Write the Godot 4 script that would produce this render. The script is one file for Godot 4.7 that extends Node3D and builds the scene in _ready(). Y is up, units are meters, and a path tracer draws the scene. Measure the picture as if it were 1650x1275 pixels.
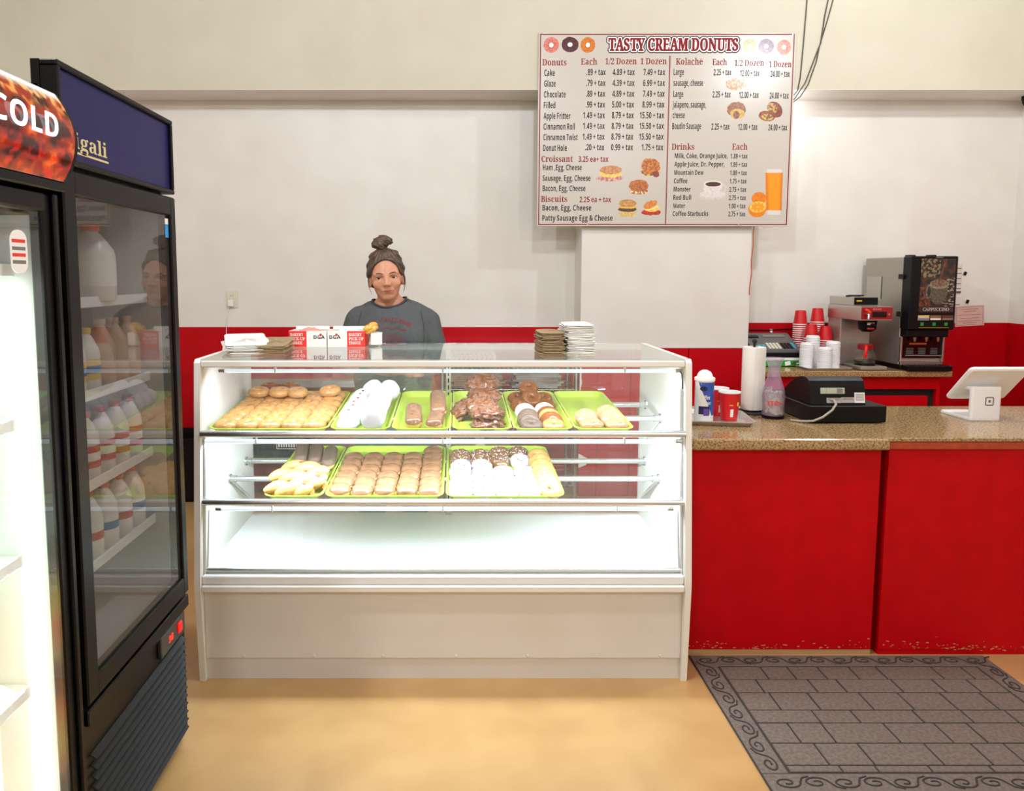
extends Node3D
# A donut shop counter. Metres, y up, the camera looks along -z from the origin.

var M := {}
var names := {}
var rng := RandomNumberGenerator.new()
const ORD := ["first", "second", "third", "fourth", "fifth", "sixth", "seventh", "eighth", "ninth", "tenth", "eleventh", "twelfth", "thirteenth", "fourteenth", "fifteenth", "sixteenth"]


func _ready() -> void:
	rng.seed = 77
	# ---- camera: level with the eyes, tipped 5.5 degrees down, lens shifted
	var cam := Camera3D.new()
	cam.name = "camera"
	cam.projection = Camera3D.PROJECTION_FRUSTUM
	cam.keep_aspect = Camera3D.KEEP_HEIGHT
	cam.near = 0.05
	cam.far = 60.0
	var k := 0.05 / 1200.0
	cam.size = 1275.0 * k
	cam.frustum_offset = Vector2(90.0, -77.5) * k
	cam.position = Vector3(0, 1.52, 0)
	cam.rotation_degrees = Vector3(-5.5, 0, 0)
	add_child(cam)
	cam.current = true
	# ---- surroundings and exposure
	var we := WorldEnvironment.new()
	we.name = "surroundings"
	var env := Environment.new()
	env.background_mode = Environment.BG_COLOR
	env.background_color = Color(0.5, 0.55, 0.6)
	env.background_energy_multiplier = 0.3
	env.tonemap_mode = Environment.TONE_MAPPER_LINEAR
	env.tonemap_exposure = 0.165
	env.sdfgi_enabled = true
	env.ssao_enabled = true
	env.ssil_enabled = true
	we.environment = env
	add_child(we)
	# ---- lamps of the room: recessed ceiling downlights
	mats()
	for p in [[Vector3(2.10, 2.712, -5.165), 1.7, "hidden behind the menu board's right end"], [Vector3(-1.25, 3.38, -1.75), 27.0, "above the left of the room before the case"], [Vector3(2.57, 3.38, -3.3), 17.5, "above the red counter"], [Vector3(0.5, 3.38, -2.2), 18.0, "above the display case's front"], [Vector3(-0.9, 3.38, 1.4), 21.0, "above the customers' side, near the coolers"], [Vector3(2.2, 3.38, 1.0), 21.0, "above the customers' side, opposite the counter"]]:
		downlight(p[0], p[1], p[2])
	# ---- structure, then objects
	room()
	display_case()
	food()
	top_of_case()
	woman()
	coolers()
	menu_sign()
	counters()
	counter_items()
	back_counter()
	behind_case()
	wall_bits()


func downlight(p: Vector3, e: float, where: String) -> void:
	var t := thing("ceiling_downlight", "round ceiling downlight with white trim ring, " + where, "ceiling light", p)
	var s := Shape.new()
	s.lathe([[0.075, -0.012], [0.1, -0.01], [0.105, 0.0], [0.075, 0.0], [0.075, -0.012]], 32)
	part("trim_ring", s, M.white_metal, t)
	s = Shape.new()
	s.cyl(Vector3(0, -0.006, 0), Vector3(0, 0.0, 0), 0.074, 0.074, 32)
	part("lamp_glass", s, M.lamp_warm, t)
	var l := OmniLight3D.new()
	l.name = "downlight_lamp"
	l.position = Vector3(0, -0.03, 0)
	l.light_color = Color(0.93, 0.96, 1.0)
	l.light_energy = e
	l.light_size = 0.07
	l.omni_range = 14.0
	l.omni_attenuation = 2.0
	l.shadow_enabled = true
	t.add_child(l)


# ------------------------------------------------------------------ helpers
class Shape:
	var st := SurfaceTool.new()
	var x := Transform3D.IDENTITY
	var g0 := 0

	func _init() -> void:
		st.begin(Mesh.PRIMITIVE_TRIANGLES)

	func tri(a: Vector3, b: Vector3, c: Vector3, g := -1, ua := Vector2.ZERO, ub := Vector2.ZERO, uc := Vector2.ZERO) -> void:
		if a.is_equal_approx(b) or b.is_equal_approx(c) or a.is_equal_approx(c):
			return
		st.set_smooth_group(g)
		st.set_uv(ua)
		st.add_vertex(x * a)
		st.set_uv(uc)
		st.add_vertex(x * c)
		st.set_uv(ub)
		st.add_vertex(x * b)

	func quad(a: Vector3, b: Vector3, c: Vector3, d: Vector3, g := -1) -> void:
		tri(a, b, c, g)
		tri(a, c, d, g)

	# printed face: a lower left, b lower right, c upper right, d upper left
	func quad_uv(a: Vector3, b: Vector3, c: Vector3, d: Vector3) -> void:
		tri(a, b, c, -1, Vector2(0, 1), Vector2(1, 1), Vector2(1, 0))
		tri(a, c, d, -1, Vector2(0, 1), Vector2(1, 0), Vector2(0, 0))

	func poly(p: Array, hint: Vector3, g := -1) -> void:
		var c := Vector3.ZERO
		for q in p:
			c += q
		c /= p.size()
		var n: Vector3 = (p[1] - p[0]).cross(p[2] - p[0])
		var flip := n.dot(c - hint) < 0.0
		for i in range(1, p.size() - 1):
			if flip:
				tri(p[0], p[i + 1], p[i], g)
			else:
				tri(p[0], p[i], p[i + 1], g)

	func box(c: Vector3, s: Vector3, b := 0.0) -> void:
		var h := s * 0.5
		b = minf(b, minf(h.x, minf(h.y, h.z)) * 0.9)
		if b <= 0.0:
			for ax in 3:
				for sg in [-1.0, 1.0]:
					var pts := []
					for k in [[-1, -1], [1, -1], [1, 1], [-1, 1]]:
						var v := Vector3.ZERO
						v[ax] = sg * h[ax]
						v[(ax + 1) % 3] = k[0] * h[(ax + 1) % 3]
						v[(ax + 2) % 3] = k[1] * h[(ax + 2) % 3]
						pts.append(c + v)
					poly(pts, c)
			return
		var P := func(sx: float, sy: float, sz: float, ax: int) -> Vector3:
			var v := Vector3(sx * (h.x - b), sy * (h.y - b), sz * (h.z - b))
			v[ax] = [sx, sy, sz][ax] * h[ax]
			return c + v
		for ax in 3:
			for sg in [-1.0, 1.0]:
				var pts := []
				for k in [[-1, -1], [1, -1], [1, 1], [-1, 1]]:
					var s3 := Vector3.ZERO
					s3[ax] = sg
					s3[(ax + 1) % 3] = k[0]
					s3[(ax + 2) % 3] = k[1]
					pts.append(P.call(s3.x, s3.y, s3.z, ax))
				poly(pts, c)
			var a1 := (ax + 1) % 3
			var a2 := (ax + 2) % 3
			for k in [[-1, -1], [1, -1], [1, 1], [-1, 1]]:
				var q := []
				for e in [[-1.0, a1], [1.0, a1], [1.0, a2], [-1.0, a2]]:
					var s3 := Vector3.ZERO
					s3[ax] = e[0]
					s3[a1] = k[0]
					s3[a2] = k[1]
					q.append(P.call(s3.x, s3.y, s3.z, e[1]))
				poly(q, c)
		for sx in [-1.0, 1.0]:
			for sy in [-1.0, 1.0]:
				for sz in [-1.0, 1.0]:
					poly([P.call(sx, sy, sz, 0), P.call(sx, sy, sz, 1), P.call(sx, sy, sz, 2)], c)

	# box from corner to corner
	func span(a: Vector3, b: Vector3, bev := 0.0) -> void:
		box((a + b) * 0.5, (b - a).abs(), bev)

	func frame_of(d: Vector3) -> Array:
		var up := Vector3.UP if absf(d.normalized().y) < 0.95 else Vector3.RIGHT
		var u := up.cross(d).normalized()
		return [u, d.cross(u).normalized()]

	func cyl(a: Vector3, b: Vector3, ra: float, rb := -1.0, n := 14, cap := true) -> void:
		if rb < 0.0:
			rb = ra
		var f := frame_of(b - a)
		g0 += 1
		var g := g0
		for i in n:
			var t0 := TAU * i / n
			var t1 := TAU * (i + 1) / n
			var e0: Vector3 = f[0] * cos(t0) + f[1] * sin(t0)
			var e1: Vector3 = f[0] * cos(t1) + f[1] * sin(t1)
			quad(a + e0 * ra, a + e1 * ra, b + e1 * rb, b + e0 * rb, g)
			if cap:
				tri(a, a + e1 * ra, a + e0 * ra)
				tri(b, b + e0 * rb, b + e1 * rb)

	func lathe(p: Array, n := 24, crease := 38.0, c := Vector3.ZERO, from := 0.0, to := TAU) -> void:
		g0 += 1
		for j in range(p.size() - 1):
			if j > 0:
				var d0 := Vector2(p[j][0] - p[j - 1][0], p[j][1] - p[j - 1][1])
				var d1 := Vector2(p[j + 1][0] - p[j][0], p[j + 1][1] - p[j][1])
				if absf(d0.angle_to(d1)) > deg_to_rad(crease):
					g0 += 1
			for i in n:
				var t0 := from + (to - from) * i / n
				var t1 := from + (to - from) * (i + 1) / n
				var e0 := Vector3(cos(t0), 0, sin(t0))
				var e1 := Vector3(cos(t1), 0, sin(t1))
				var lo := c + Vector3(0, p[j][1], 0)
				var hi := c + Vector3(0, p[j + 1][1], 0)
				quad(lo + e0 * p[j][0], hi + e0 * p[j + 1][0], hi + e1 * p[j + 1][0], lo + e1 * p[j][0], g0)

	# radii: one number or one for each point
	func tube(p: Array, r, n := 8, closed := false) -> void:
		g0 += 1
		var m := p.size()
		var rings := []
		var u := Vector3.ZERO
		for i in m:
			var d: Vector3
			if closed:
				d = (p[(i + 1) % m] - p[(i + m - 1) % m]).normalized()
			else:
				d = (p[mini(i + 1, m - 1)] - p[maxi(i - 1, 0)]).normalized()
			if i == 0:
				u = frame_of(d)[0]
			else:
				u = (u - d * u.dot(d)).normalized()
			var w := d.cross(u)
			var rr: float = r[i] if r is Array else r
			var ring := []
			for k in n:
				var t := TAU * k / n
				ring.append(p[i] + (u * cos(t) + w * sin(t)) * rr)
			rings.append(ring)
		for i in (m if closed else m - 1):
			var a: Array = rings[i]
			var b: Array = rings[(i + 1) % m]
			for k in n:
				quad(a[k], a[(k + 1) % n], b[(k + 1) % n], b[k], g0)
		if not closed:
			for k in n:
				tri(p[0], rings[0][(k + 1) % n], rings[0][k])
				tri(p[m - 1], rings[m - 1][k], rings[m - 1][(k + 1) % n])

	# polygon in x-y pushed along z
	func prism(p: PackedVector2Array, z0: float, z1: float, smooth := false) -> void:
		var q := p
		if Geometry2D.is_polygon_clockwise(q):
			q.reverse()
		if z0 > z1:
			var t := z0
			z0 = z1
			z1 = t
		var ix := Geometry2D.triangulate_polygon(q)
		for i in range(0, ix.size(), 3):
			var a := q[ix[i]]
			var b := q[ix[i + 1]]
			var c := q[ix[i + 2]]
			if (b - a).cross(c - a) < 0.0:
				var t := b
				b = c
				c = t
			tri(Vector3(a.x, a.y, z1), Vector3(b.x, b.y, z1), Vector3(c.x, c.y, z1))
			tri(Vector3(a.x, a.y, z0), Vector3(c.x, c.y, z0), Vector3(b.x, b.y, z0))
		g0 += 1
		var n := q.size()
		for i in n:
			var a := q[i]
			var b := q[(i + 1) % n]
			quad(Vector3(a.x, a.y, z0), Vector3(b.x, b.y, z0), Vector3(b.x, b.y, z1), Vector3(a.x, a.y, z1), g0 if smooth else -1)

	func ell(c: Vector3, r: Vector3, nu := 16, nv := 10) -> void:
		surf(nu, nv, func(u: float, v: float) -> Vector3:
			var t := u * TAU
			var f := (v - 0.5) * PI
			return c + Vector3(r.x * cos(f) * cos(t), r.y * sin(f), r.z * cos(f) * sin(t)))

	# a patch fn(u, v): outward is d/dv x d/du
	func surf(nu: int, nv: int, fn: Callable, g := -2) -> void:
		if g == -2:
			g0 += 1
			g = g0
		var rows := []
		for j in nv + 1:
			var row := []
			for i in nu + 1:
				row.append(fn.call(float(i % nu) / nu if i == nu and wraps else float(i) / nu, float(j) / nv))
			rows.append(row)
		for j in nv:
			for i in nu:
				quad(rows[j][i], rows[j + 1][i], rows[j + 1][i + 1], rows[j][i + 1], g)
	var wraps := true

	# rings of rounded rectangles: [width, depth, corner radius, y]
	func rr_loft(rings: Array, n := 5, cap_lo := true, cap_hi := true, at := Vector3.ZERO, crease := true) -> void:
		var loops := []
		for r in rings:
			var loop := []
			for k in 4:
				var sx: float = [1, -1, -1, 1][k]
				var sz: float = [1, 1, -1, -1][k]
				for i in n + 1:
					var t := PI / 2 * k + PI / 2 * i / n
					loop.append(at + Vector3(sx * (r[0] / 2 - r[2]) + r[2] * cos(t), r[3], sz * (r[1] / 2 - r[2]) + r[2] * sin(t)))
			loops.append(loop)
		var m: int = loops[0].size()
		for j in range(loops.size() - 1):
			if crease or j == 0:
				g0 += 1
			for i in m:
				var i2 := (i + 1) % m
				quad(loops[j][i], loops[j + 1][i], loops[j + 1][i2], loops[j][i2], g0)
		if cap_lo:
			for i in range(1, m - 1):
				tri(loops[0][0], loops[0][i], loops[0][i + 1])
		if cap_hi:
			var l: Array = loops[-1]
			for i in range(1, m - 1):
				tri(l[0], l[i + 1], l[i])

	func add(m: Mesh, t := Transform3D.IDENTITY) -> void:
		for s in m.get_surface_count():
			var ar := m.surface_get_arrays(s)
			var vs: PackedVector3Array = ar[Mesh.ARRAY_VERTEX]
			var ix: PackedInt32Array = ar[Mesh.ARRAY_INDEX] if ar[Mesh.ARRAY_INDEX] != null else PackedInt32Array(range(vs.size()))
			for i in range(0, ix.size(), 3):
				tri(t * vs[ix[i]], t * vs[ix[i + 2]], t * vs[ix[i + 1]], -1)

	func done() -> ArrayMesh:
		st.generate_normals()
		return st.commit()


func numbered(parent: Node, n: String) -> String:
	var key := [parent, n]
	var c: int = names.get(key, 0)
	names[key] = c + 1
	return n if c == 0 else "%s_%03d" % [n, c]


func thing(called: String, label: String, category: String, at := Vector3.ZERO, turn := 0.0, group := "") -> Node3D:
	var o := Node3D.new()
	o.name = numbered(self, called)
	add_child(o)
	o.position = at
	o.rotation.y = turn
	tag(o, label, category, group)
	return o


func tag(o: Node, label: String, category: String, group := "") -> void:
	o.set_meta("label", label)
	o.set_meta("category", category)
	if group:
		o.set_meta("group", group)


func part(called: String, s, m: Material, parent: Node = self, at := Vector3.ZERO, label := "") -> MeshInstance3D:
	var o := MeshInstance3D.new()
	o.name = numbered(parent, called)
	o.mesh = s.done() if s is Shape else s
	o.material_override = m
	o.position = at
	o.cast_shadow = GeometryInstance3D.SHADOW_CASTING_SETTING_ON
	parent.add_child(o)
	if label:
		o.set_meta("label", label)
	return o


func struct(called: String, s: Shape, m: Material) -> MeshInstance3D:
	var o := part(called, s, m)
	o.set_meta("kind", "structure")
	return o


func dup(src: Node3D, at: Transform3D, label: String, group := "") -> Node3D:
	var o: Node3D = src.duplicate()
	var base: String = src.get_meta("base_name") if src.has_meta("base_name") else str(src.name)
	o.name = numbered(self, base)
	add_child(o)
	o.transform = at
	o.set_meta("label", label)
	if group:
		o.set_meta("group", group)
	return o


func text_mesh(txt: String, font: String, bold := true, italic := false) -> Mesh:
	var f := SystemFont.new()
	f.font_names = PackedStringArray([font])
	f.font_weight = 700 if bold else 400
	f.font_italic = italic
	var t := TextMesh.new()
	t.text = txt
	t.font = f
	t.font_size = 48
	t.pixel_size = 0.01
	t.depth = 0.0
	t.curve_step = 4.0
	return t


# lettering fitted between x0 and x1 with its foot at y (capitals h tall), lying in the x-y plane
func letters(s: Shape, txt: String, x0: float, x1: float, y: float, h: float, font := "Droid Sans", bold := false, z := 0.0, italic := false) -> void:
	var m := text_mesh(txt, font, bold, italic)
	var b := m.get_aabb()
	var ref := text_mesh("H", font, bold, italic).get_aabb()
	var sx := (x1 - x0) / b.size.x
	var sy := h / ref.size.y
	s.add(m, Transform3D(Basis.from_scale(Vector3(sx, sy, 1)), Vector3(x0 - b.position.x * sx, y - ref.position.y * sy, z)))


# ------------------------------------------------------------------ materials
func mat(c: Color, rough := 0.5, metal := 0.0) -> StandardMaterial3D:
	var m := StandardMaterial3D.new()
	m.albedo_color = c
	m.roughness = rough
	m.metallic = metal
	return m


func noise_tex(freq: float, stops: Array, type := FastNoiseLite.TYPE_SIMPLEX_SMOOTH, size := 256, oct := 4, sd := 1, bump := false) -> NoiseTexture2D:
	var n := FastNoiseLite.new()
	n.noise_type = type
	n.seed = sd
	n.frequency = freq
	n.fractal_octaves = oct
	var t := NoiseTexture2D.new()
	t.width = size
	t.height = size
	t.seamless = true
	t.noise = n
	if stops:
		var g := Gradient.new()
		var off := PackedFloat32Array()
		var col := PackedColorArray()
		for s in stops:
			off.append(s[0])
			col.append(s[1])
		g.offsets = off
		g.colors = col
		t.color_ramp = g
	return t


func textured(freq: float, stops: Array, scale: float, rough := 0.5, type := FastNoiseLite.TYPE_SIMPLEX_SMOOTH, oct := 4, sd := 1, world := false) -> StandardMaterial3D:
	var m := mat(Color.WHITE, rough)
	m.albedo_texture = noise_tex(freq, stops, type, 256, oct, sd)
	m.uv1_triplanar = true
	m.uv1_world_triplanar = world
	m.uv1_scale = Vector3.ONE * scale
	return m


func bumpy(m: StandardMaterial3D, freq: float, cm: float, sd := 5) -> StandardMaterial3D:
	m.heightmap_enabled = true
	m.heightmap_texture = noise_tex(freq, [], FastNoiseLite.TYPE_SIMPLEX_SMOOTH, 256, 3, sd)
	m.heightmap_scale = cm
	return m


func rgb(r: int, g: int, b: int) -> Color:
	return Color(r / 255.0, g / 255.0, b / 255.0)


func glass(a := 0.06, c := Color(0.9, 0.97, 0.94)) -> StandardMaterial3D:
	var m := mat(Color(c.r, c.g, c.b, a), 0.02)
	m.transparency = BaseMaterial3D.TRANSPARENCY_ALPHA
	return m


func glow(c: Color, e: float) -> StandardMaterial3D:
	var m := mat(c, 0.5)
	m.emission_enabled = true
	m.emission = c
	m.emission_energy_multiplier = e
	return m


func mats() -> void:
	M.wall = bumpy(textured(0.01, [[0.0, rgb(226, 219, 208)], [1.0, rgb(234, 228, 218)]], 0.8, 0.42, FastNoiseLite.TYPE_SIMPLEX_SMOOTH, 3, 3, true), 0.06, 0.02)
	M.soffit = textured(0.012, [[0.0, rgb(203, 195, 172)], [1.0, rgb(209, 202, 180)]], 0.7, 0.7, FastNoiseLite.TYPE_SIMPLEX_SMOOTH, 3, 4, true)
	M.red_wall = textured(0.02, [[0.0, rgb(176, 0, 12)], [1.0, rgb(188, 1, 15)]], 1.2, 0.42, FastNoiseLite.TYPE_SIMPLEX_SMOOTH, 3, 6, true)
	M.red_panel = textured(0.02, [[0.0, rgb(182, 0, 10)], [1.0, rgb(196, 1, 13)]], 1.2, 0.42, FastNoiseLite.TYPE_SIMPLEX_SMOOTH, 3, 7, true)
	for k in [M.red_wall, M.red_panel]:
		k.metallic_specular = 0.28
	M.floor = textured(0.012, [[0.2, rgb(180, 140, 88)], [0.8, rgb(190, 150, 97)]], 1.0, 0.3, FastNoiseLite.TYPE_SIMPLEX_SMOOTH, 3, 8, true)
	M.granite = textured(0.07, [[0.2, rgb(100, 74, 46)], [0.38, rgb(150, 118, 78)], [0.52, rgb(184, 152, 106)], [0.66, rgb(158, 126, 82)], [0.8, rgb(208, 182, 138)], [0.92, rgb(120, 90, 56)]], 4.3, 0.13, FastNoiseLite.TYPE_SIMPLEX, 5, 9, true)
	M.laminate = mat(rgb(236, 232, 222), 0.4)
	M.case_front = textured(0.01, [[0.0, rgb(216, 210, 200)], [1.0, rgb(221, 215, 206)]], 1.0, 0.5, FastNoiseLite.TYPE_SIMPLEX_SMOOTH, 2, 12, true)
	M.white_metal = mat(rgb(238, 238, 236), 0.35)
	M.chrome = mat(rgb(232, 235, 238), 0.26, 0.92)
	M.steel = mat(rgb(196, 192, 184), 0.32, 1.0)
	M.dull_steel = mat(rgb(176, 170, 158), 0.45, 0.75)
	M.aluminium = mat(rgb(215, 212, 208), 0.38, 0.9)
	M.black = mat(rgb(11, 9, 9), 0.38)
	M.black.metallic_specular = 0.3
	M.black_matte = mat(rgb(14, 13, 13), 0.7)
	M.black_gloss = mat(rgb(10, 10, 10), 0.12)
	M.rubber = mat(rgb(40, 36, 33), 0.8)
	M.glass = glass(0.02)
	M.door_glass = glass(0.45, Color(0.3, 0.28, 0.26))
	M.tube_light = glow(Color(0.94, 0.98, 1.0), 11.0)
	M.tube_soft = glow(Color(0.88, 0.95, 1.0), 4.0)
	M.lamp_warm = glow(Color(1.0, 0.93, 0.84), 12.0)
	M.top_glass = glass(0.10, Color(0.75, 0.86, 0.82))
	M.grey_card = mat(rgb(150, 142, 138), 0.85)
	M.brown_cake = mat(rgb(120, 74, 40), 0.6)
	M.lime = bumpy(mat(rgb(188, 213, 76), 0.35), 0.2, 0.02)
	M.white_plastic = mat(rgb(240, 238, 234), 0.35)
	M.ivory = mat(rgb(222, 214, 192), 0.4)
	M.paper = mat(rgb(238, 232, 220), 0.85)
	M.paper_white = mat(rgb(240, 236, 228), 0.8)
	M.kraft = textured(0.05, [[0.2, rgb(150, 126, 92)], [0.8, rgb(168, 144, 108)]], 6.0, 0.85)
	M.cardboard = textured(0.04, [[0.2, rgb(140, 108, 88)], [0.8, rgb(154, 122, 100)]], 5.0, 0.85)
	M.red_ink = mat(rgb(132, 4, 12), 0.75)
	M.black_ink = mat(rgb(26, 20, 18), 0.75)
	M.white_ink = mat(rgb(245, 242, 236), 0.5)
	M.red_print = mat(rgb(226, 48, 34), 0.5)
	M.cup_red = mat(rgb(206, 16, 22), 0.35)
	M.grey_ink = mat(rgb(120, 112, 104), 0.6)


# ------------------------------------------------------------------ the room
func room() -> void:
	var s := Shape.new()
	s.span(Vector3(-3.42, -0.12, -5.42), Vector3(4.05, 0, 3.32))
	struct("floor", s, M.floor)
	s = Shape.new()
	s.span(Vector3(-3.42, 3.4, -5.42), Vector3(4.05, 3.52, 3.32))
	struct("ceiling", s, M.wall)
	s = Shape.new()
	s.span(Vector3(-3.42, 0, -5.42), Vector3(4.05, 3.4, -5.3))
	var w := struct("wall_back", s, M.wall)
	s = Shape.new()
	s.span(Vector3(-3.3, 0, -5.3), Vector3(0.84, 1.156, -5.296))
	s.span(Vector3(1.98, 0, -5.3), Vector3(3.93, 1.186, -5.296))
	part("red_dado", s, M.red_wall, w)
	s = Shape.new()
	s.span(Vector3(3.93, 0, -5.3), Vector3(4.05, 3.4, 3.32))
	w = struct("wall_right", s, M.wall)
	s = Shape.new()
	s.span(Vector3(3.926, 0, -5.296), Vector3(3.93, 1.186, -1.5))
	part("red_dado", s, M.red_wall, w)
	s = Shape.new()
	s.span(Vector3(-3.42, 0, -5.3), Vector3(-3.3, 3.4, 3.32))
	struct("wall_left", s, M.wall)
	s = Shape.new()
	s.span(Vector3(-3.3, 0, 3.2), Vector3(3.93, 3.4, 3.32))
	struct("wall_front", s, M.wall)
	s = Shape.new()
	s.span(Vector3(-3.3, 2.729, -5.3), Vector3(3.93, 3.4, -4.99))
	var sf := struct("trim_soffit", s, M.soffit)
	s = Shape.new()
	s.span(Vector3(-3.3, 2.726, -5.3), Vector3(3.93, 2.729, -4.9905))
	part("underside", s, M.wall, sf)
	# the boxed-in pillar below the menu: white above, red boards below
	s = Shape.new()
	s.span(Vector3(0.84, 1.03, -5.3), Vector3(1.98, 2.727, -5.03), 0.003)
	w = struct("wall_pillar", s, M.wall)
	var cuts := [0.842, 0.965, 1.19, 1.58, 1.978]
	for i in 4:
		s = Shape.new()
		s.span(Vector3(cuts[i] + 0.0015, 0, -5.3), Vector3(cuts[i + 1] - 0.0015, 1.03, -5.034), 0.003)
		part("red_board", s, M.red_wall, w)
	# bare plaster where the paint has come off the pillar's corner
	var chips := [[0.842, 0.86, 0.70, 0.96], [0.842, 0.868, 0.52, 0.60], [0.842, 0.93, 0.20, 0.30], [0.842, 0.853, 0.40, 0.5]]
	for c in chips:
		var p := PackedVector2Array()
		p.append(Vector2(c[0], c[2]))
		var n := 7
		for i in n:
			var f: float = sin(PI * (i + 0.5) / n) * (0.55 + 0.45 * rng.randf())
			p.append(Vector2(lerpf(c[0] + 0.002, c[1], f), lerpf(c[2], c[3], (i + 0.5) / n)))
		p.append(Vector2(c[0], c[3]))
		s = Shape.new()
		s.prism(p, -5.034, -5.0325)
		part("paint_chip", s, M.white_ink, w)


# ------------------------------------------------------------------ the display case
func display_case() -> void:
	var t := thing("display_case", "white bakery display case with sloped glass front, lit shelves and beige base", "display case", Vector3(-0.05, 0, -3.0))
	var o := Vector3(0.05, 0, 3.0)     # from world to the case's own axes
	var L := -0.965
	var R := 0.868
	var s: Shape
	for sd in [0, 1]:
		s = Shape.new()
		s.x = Transform3D(Basis(Vector3(0, 0, -1), Vector3(0, 1, 0), Vector3(1, 0, 0)), o)
		# side outline: x of the outline is depth towards the viewer, pushed along world x
		var poly := PackedVector2Array([Vector2(-3.40, 0), Vector2(-2.672, 0), Vector2(-2.648, 0.36), Vector2(-2.648, 0.39), Vector2(-2.722, 1.20), Vector2(-2.735, 1.213), Vector2(-3.40, 1.213)])
		var x0: float = L if sd == 0 else R - 0.022
		s.x = Transform3D(Basis(Vector3(0, 0, 1), Vector3(0, 1, 0), Vector3(-1, 0, 0)), o)
		s.prism(poly, -x0 - 0.022, -x0)
		part("side_panel", s, M.laminate, t)
	var il := L + 0.0225
	var ir := R - 0.0225
	# base: front panel, recessed kick, ledge, screws
	s = Shape.new()
	s.span(Vector3(il, 0.084, -2.70) + o, Vector3(ir, 0.352, -2.682) + o, 0.002)
	part("base_panel", s, M.case_front, t)
	s = Shape.new()
	s.span(Vector3(il, 0, -2.715) + o, Vector3(ir, 0.083, -2.692) + o)
	part("kick_panel", s, M.case_front, t)
	s = Shape.new()
	s.span(Vector3(il, 0.353, -2.72) + o, Vector3(ir, 0.378, -2.652) + o, 0.004)
	part("front_ledge", s, M.laminate, t)
	for x in [-0.80, -0.535, -0.275, 0.0, 0.27, 0.53, 0.77]:
		s = Shape.new()
		s.x = Transform3D(Basis(Vector3.RIGHT, PI / 2), Vector3(x, 0.094, -2.6815) + o)
		s.lathe([[0.006, 0.0], [0.005, 0.0015], [0.002, 0.0022], [0.0, 0.0022]], 12)
		part("screw", s, M.ivory, t)
	# inside: deck and low front rim
	s = Shape.new()
	s.span(Vector3(il, 0.385, -3.39) + o, Vector3(ir, 0.42, -2.70) + o)
	part("deck", s, M.white_plastic, t)
	s = Shape.new()
	s.span(Vector3(il, 0.3785, -2.699) + o, Vector3(ir, 0.412, -2.664) + o, 0.004)
	part("front_rim", s, M.white_metal, t)
	s = Shape.new()
	s.cyl(Vector3(il, 0.427, -2.69) + o, Vector3(ir, 0.427, -2.69) + o, 0.008)
	part("chrome_rail", s, M.chrome, t)
	# shelves of tubes
	for q in [[0.9385, -2.705, 0.934, 0.949], [0.6838, -2.695, 0.6797, 0.694]]:
		s = Shape.new()
		s.cyl(Vector3(il, q[0], q[1]) + o, Vector3(ir, q[0], q[1]) + o, 0.0128, 0.0128, 18)
		part("chrome_rail", s, M.chrome, t)
		for r in [[-3.03, q[2]], [-3.27, q[3]]]:
			s = Shape.new()
			s.cyl(Vector3(il, r[1], r[0]) + o, Vector3(ir, r[1], r[0]) + o, 0.0115, 0.0115, 18)
			var rail := part("chrome_rail", s, M.chrome, t)
			for e in [[il, 1.0], [ir, -1.0]]:
				s = Shape.new()
				s.cyl(Vector3(e[0], r[1], r[0]) + o, Vector3(e[0] + e[1] * 0.006, r[1], r[0]) + o, 0.021, 0.020, 18)
				s.cyl(Vector3(e[0] + e[1] * 0.006, r[1], r[0]) + o, Vector3(e[0] + e[1] * 0.03, r[1], r[0]) + o, 0.0145, 0.0145, 18)
				part("flange", s, M.chrome, rail)
		for e in [il + 0.006, ir - 0.006]:
			s = Shape.new()
			s.tube([Vector3(e, q[2] - 0.012, -3.04) + o, Vector3(e, q[2] - 0.16, -3.30) + o], 0.006, 6)
			part("strut", s, M.white_metal, t)
	# light tubes under the top rail and under each shelf: glowing tube, end caps, clips, and a strip of light
	for q in [[-0.868, 0.822, 1.165, -2.772, 0.0065, 5.5], [-0.933, 0.815, 0.907, -2.722, 0.0075, 18.0], [-0.877, 0.79, 0.652, -2.715, 0.0075, 4.0]]:
		s = Shape.new()
		s.cyl(Vector3(q[0], q[2], q[3]) + o, Vector3(q[1], q[2], q[3]) + o, q[4], q[4], 12)
		var tb := part("light_tube", s, M.tube_soft, t)
		s = Shape.new()
		s.span(Vector3(q[0] + 0.01, q[2] - q[4] - 0.001, q[3] - q[4] - 0.0005) + o, Vector3(q[1] - 0.01, q[2] - 0.001, q[3] - 0.001) + o)
		part("light_strip", s, M.tube_light, tb)
		for e in [q[0], q[1]]:
			s = Shape.new()
			var sg: float = 1.0 if e > 0.0 else -1.0
			s.cyl(Vector3(e, q[2], q[3]) + o, Vector3(e + sg * 0.022, q[2], q[3]) + o, q[4] * 1.15, q[4] * 1.1, 12)
			part("end_cap", s, M.steel, tb)
		for x in [q[0] + 0.19, -0.05, q[1] - 0.19]:
			s = Shape.new()
			s.box(Vector3(x, q[2] + 0.003, q[3]) + o, Vector3(0.006, q[4] * 2 + 0.01, q[4] * 2 + 0.004), 0.001)
			part("clip", s, M.white_metal, tb)
		var al := AreaLight3D.new()
		al.name = "tube_lamp"
		al.area_size = Vector2(q[1] - q[0], 0.02)
		al.light_color = Color(0.85, 0.93, 1.0)
		al.light_energy = q[5]
		al.area_range = 8.0
		al.area_attenuation = 2.0
		al.shadow_enabled = true
		al.position = Vector3((q[0] + q[1]) * 0.5, q[2] - q[4] - 0.002, q[3] - 0.004) + o
		al.rotation_degrees = Vector3(-62, 0, 0)
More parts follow.
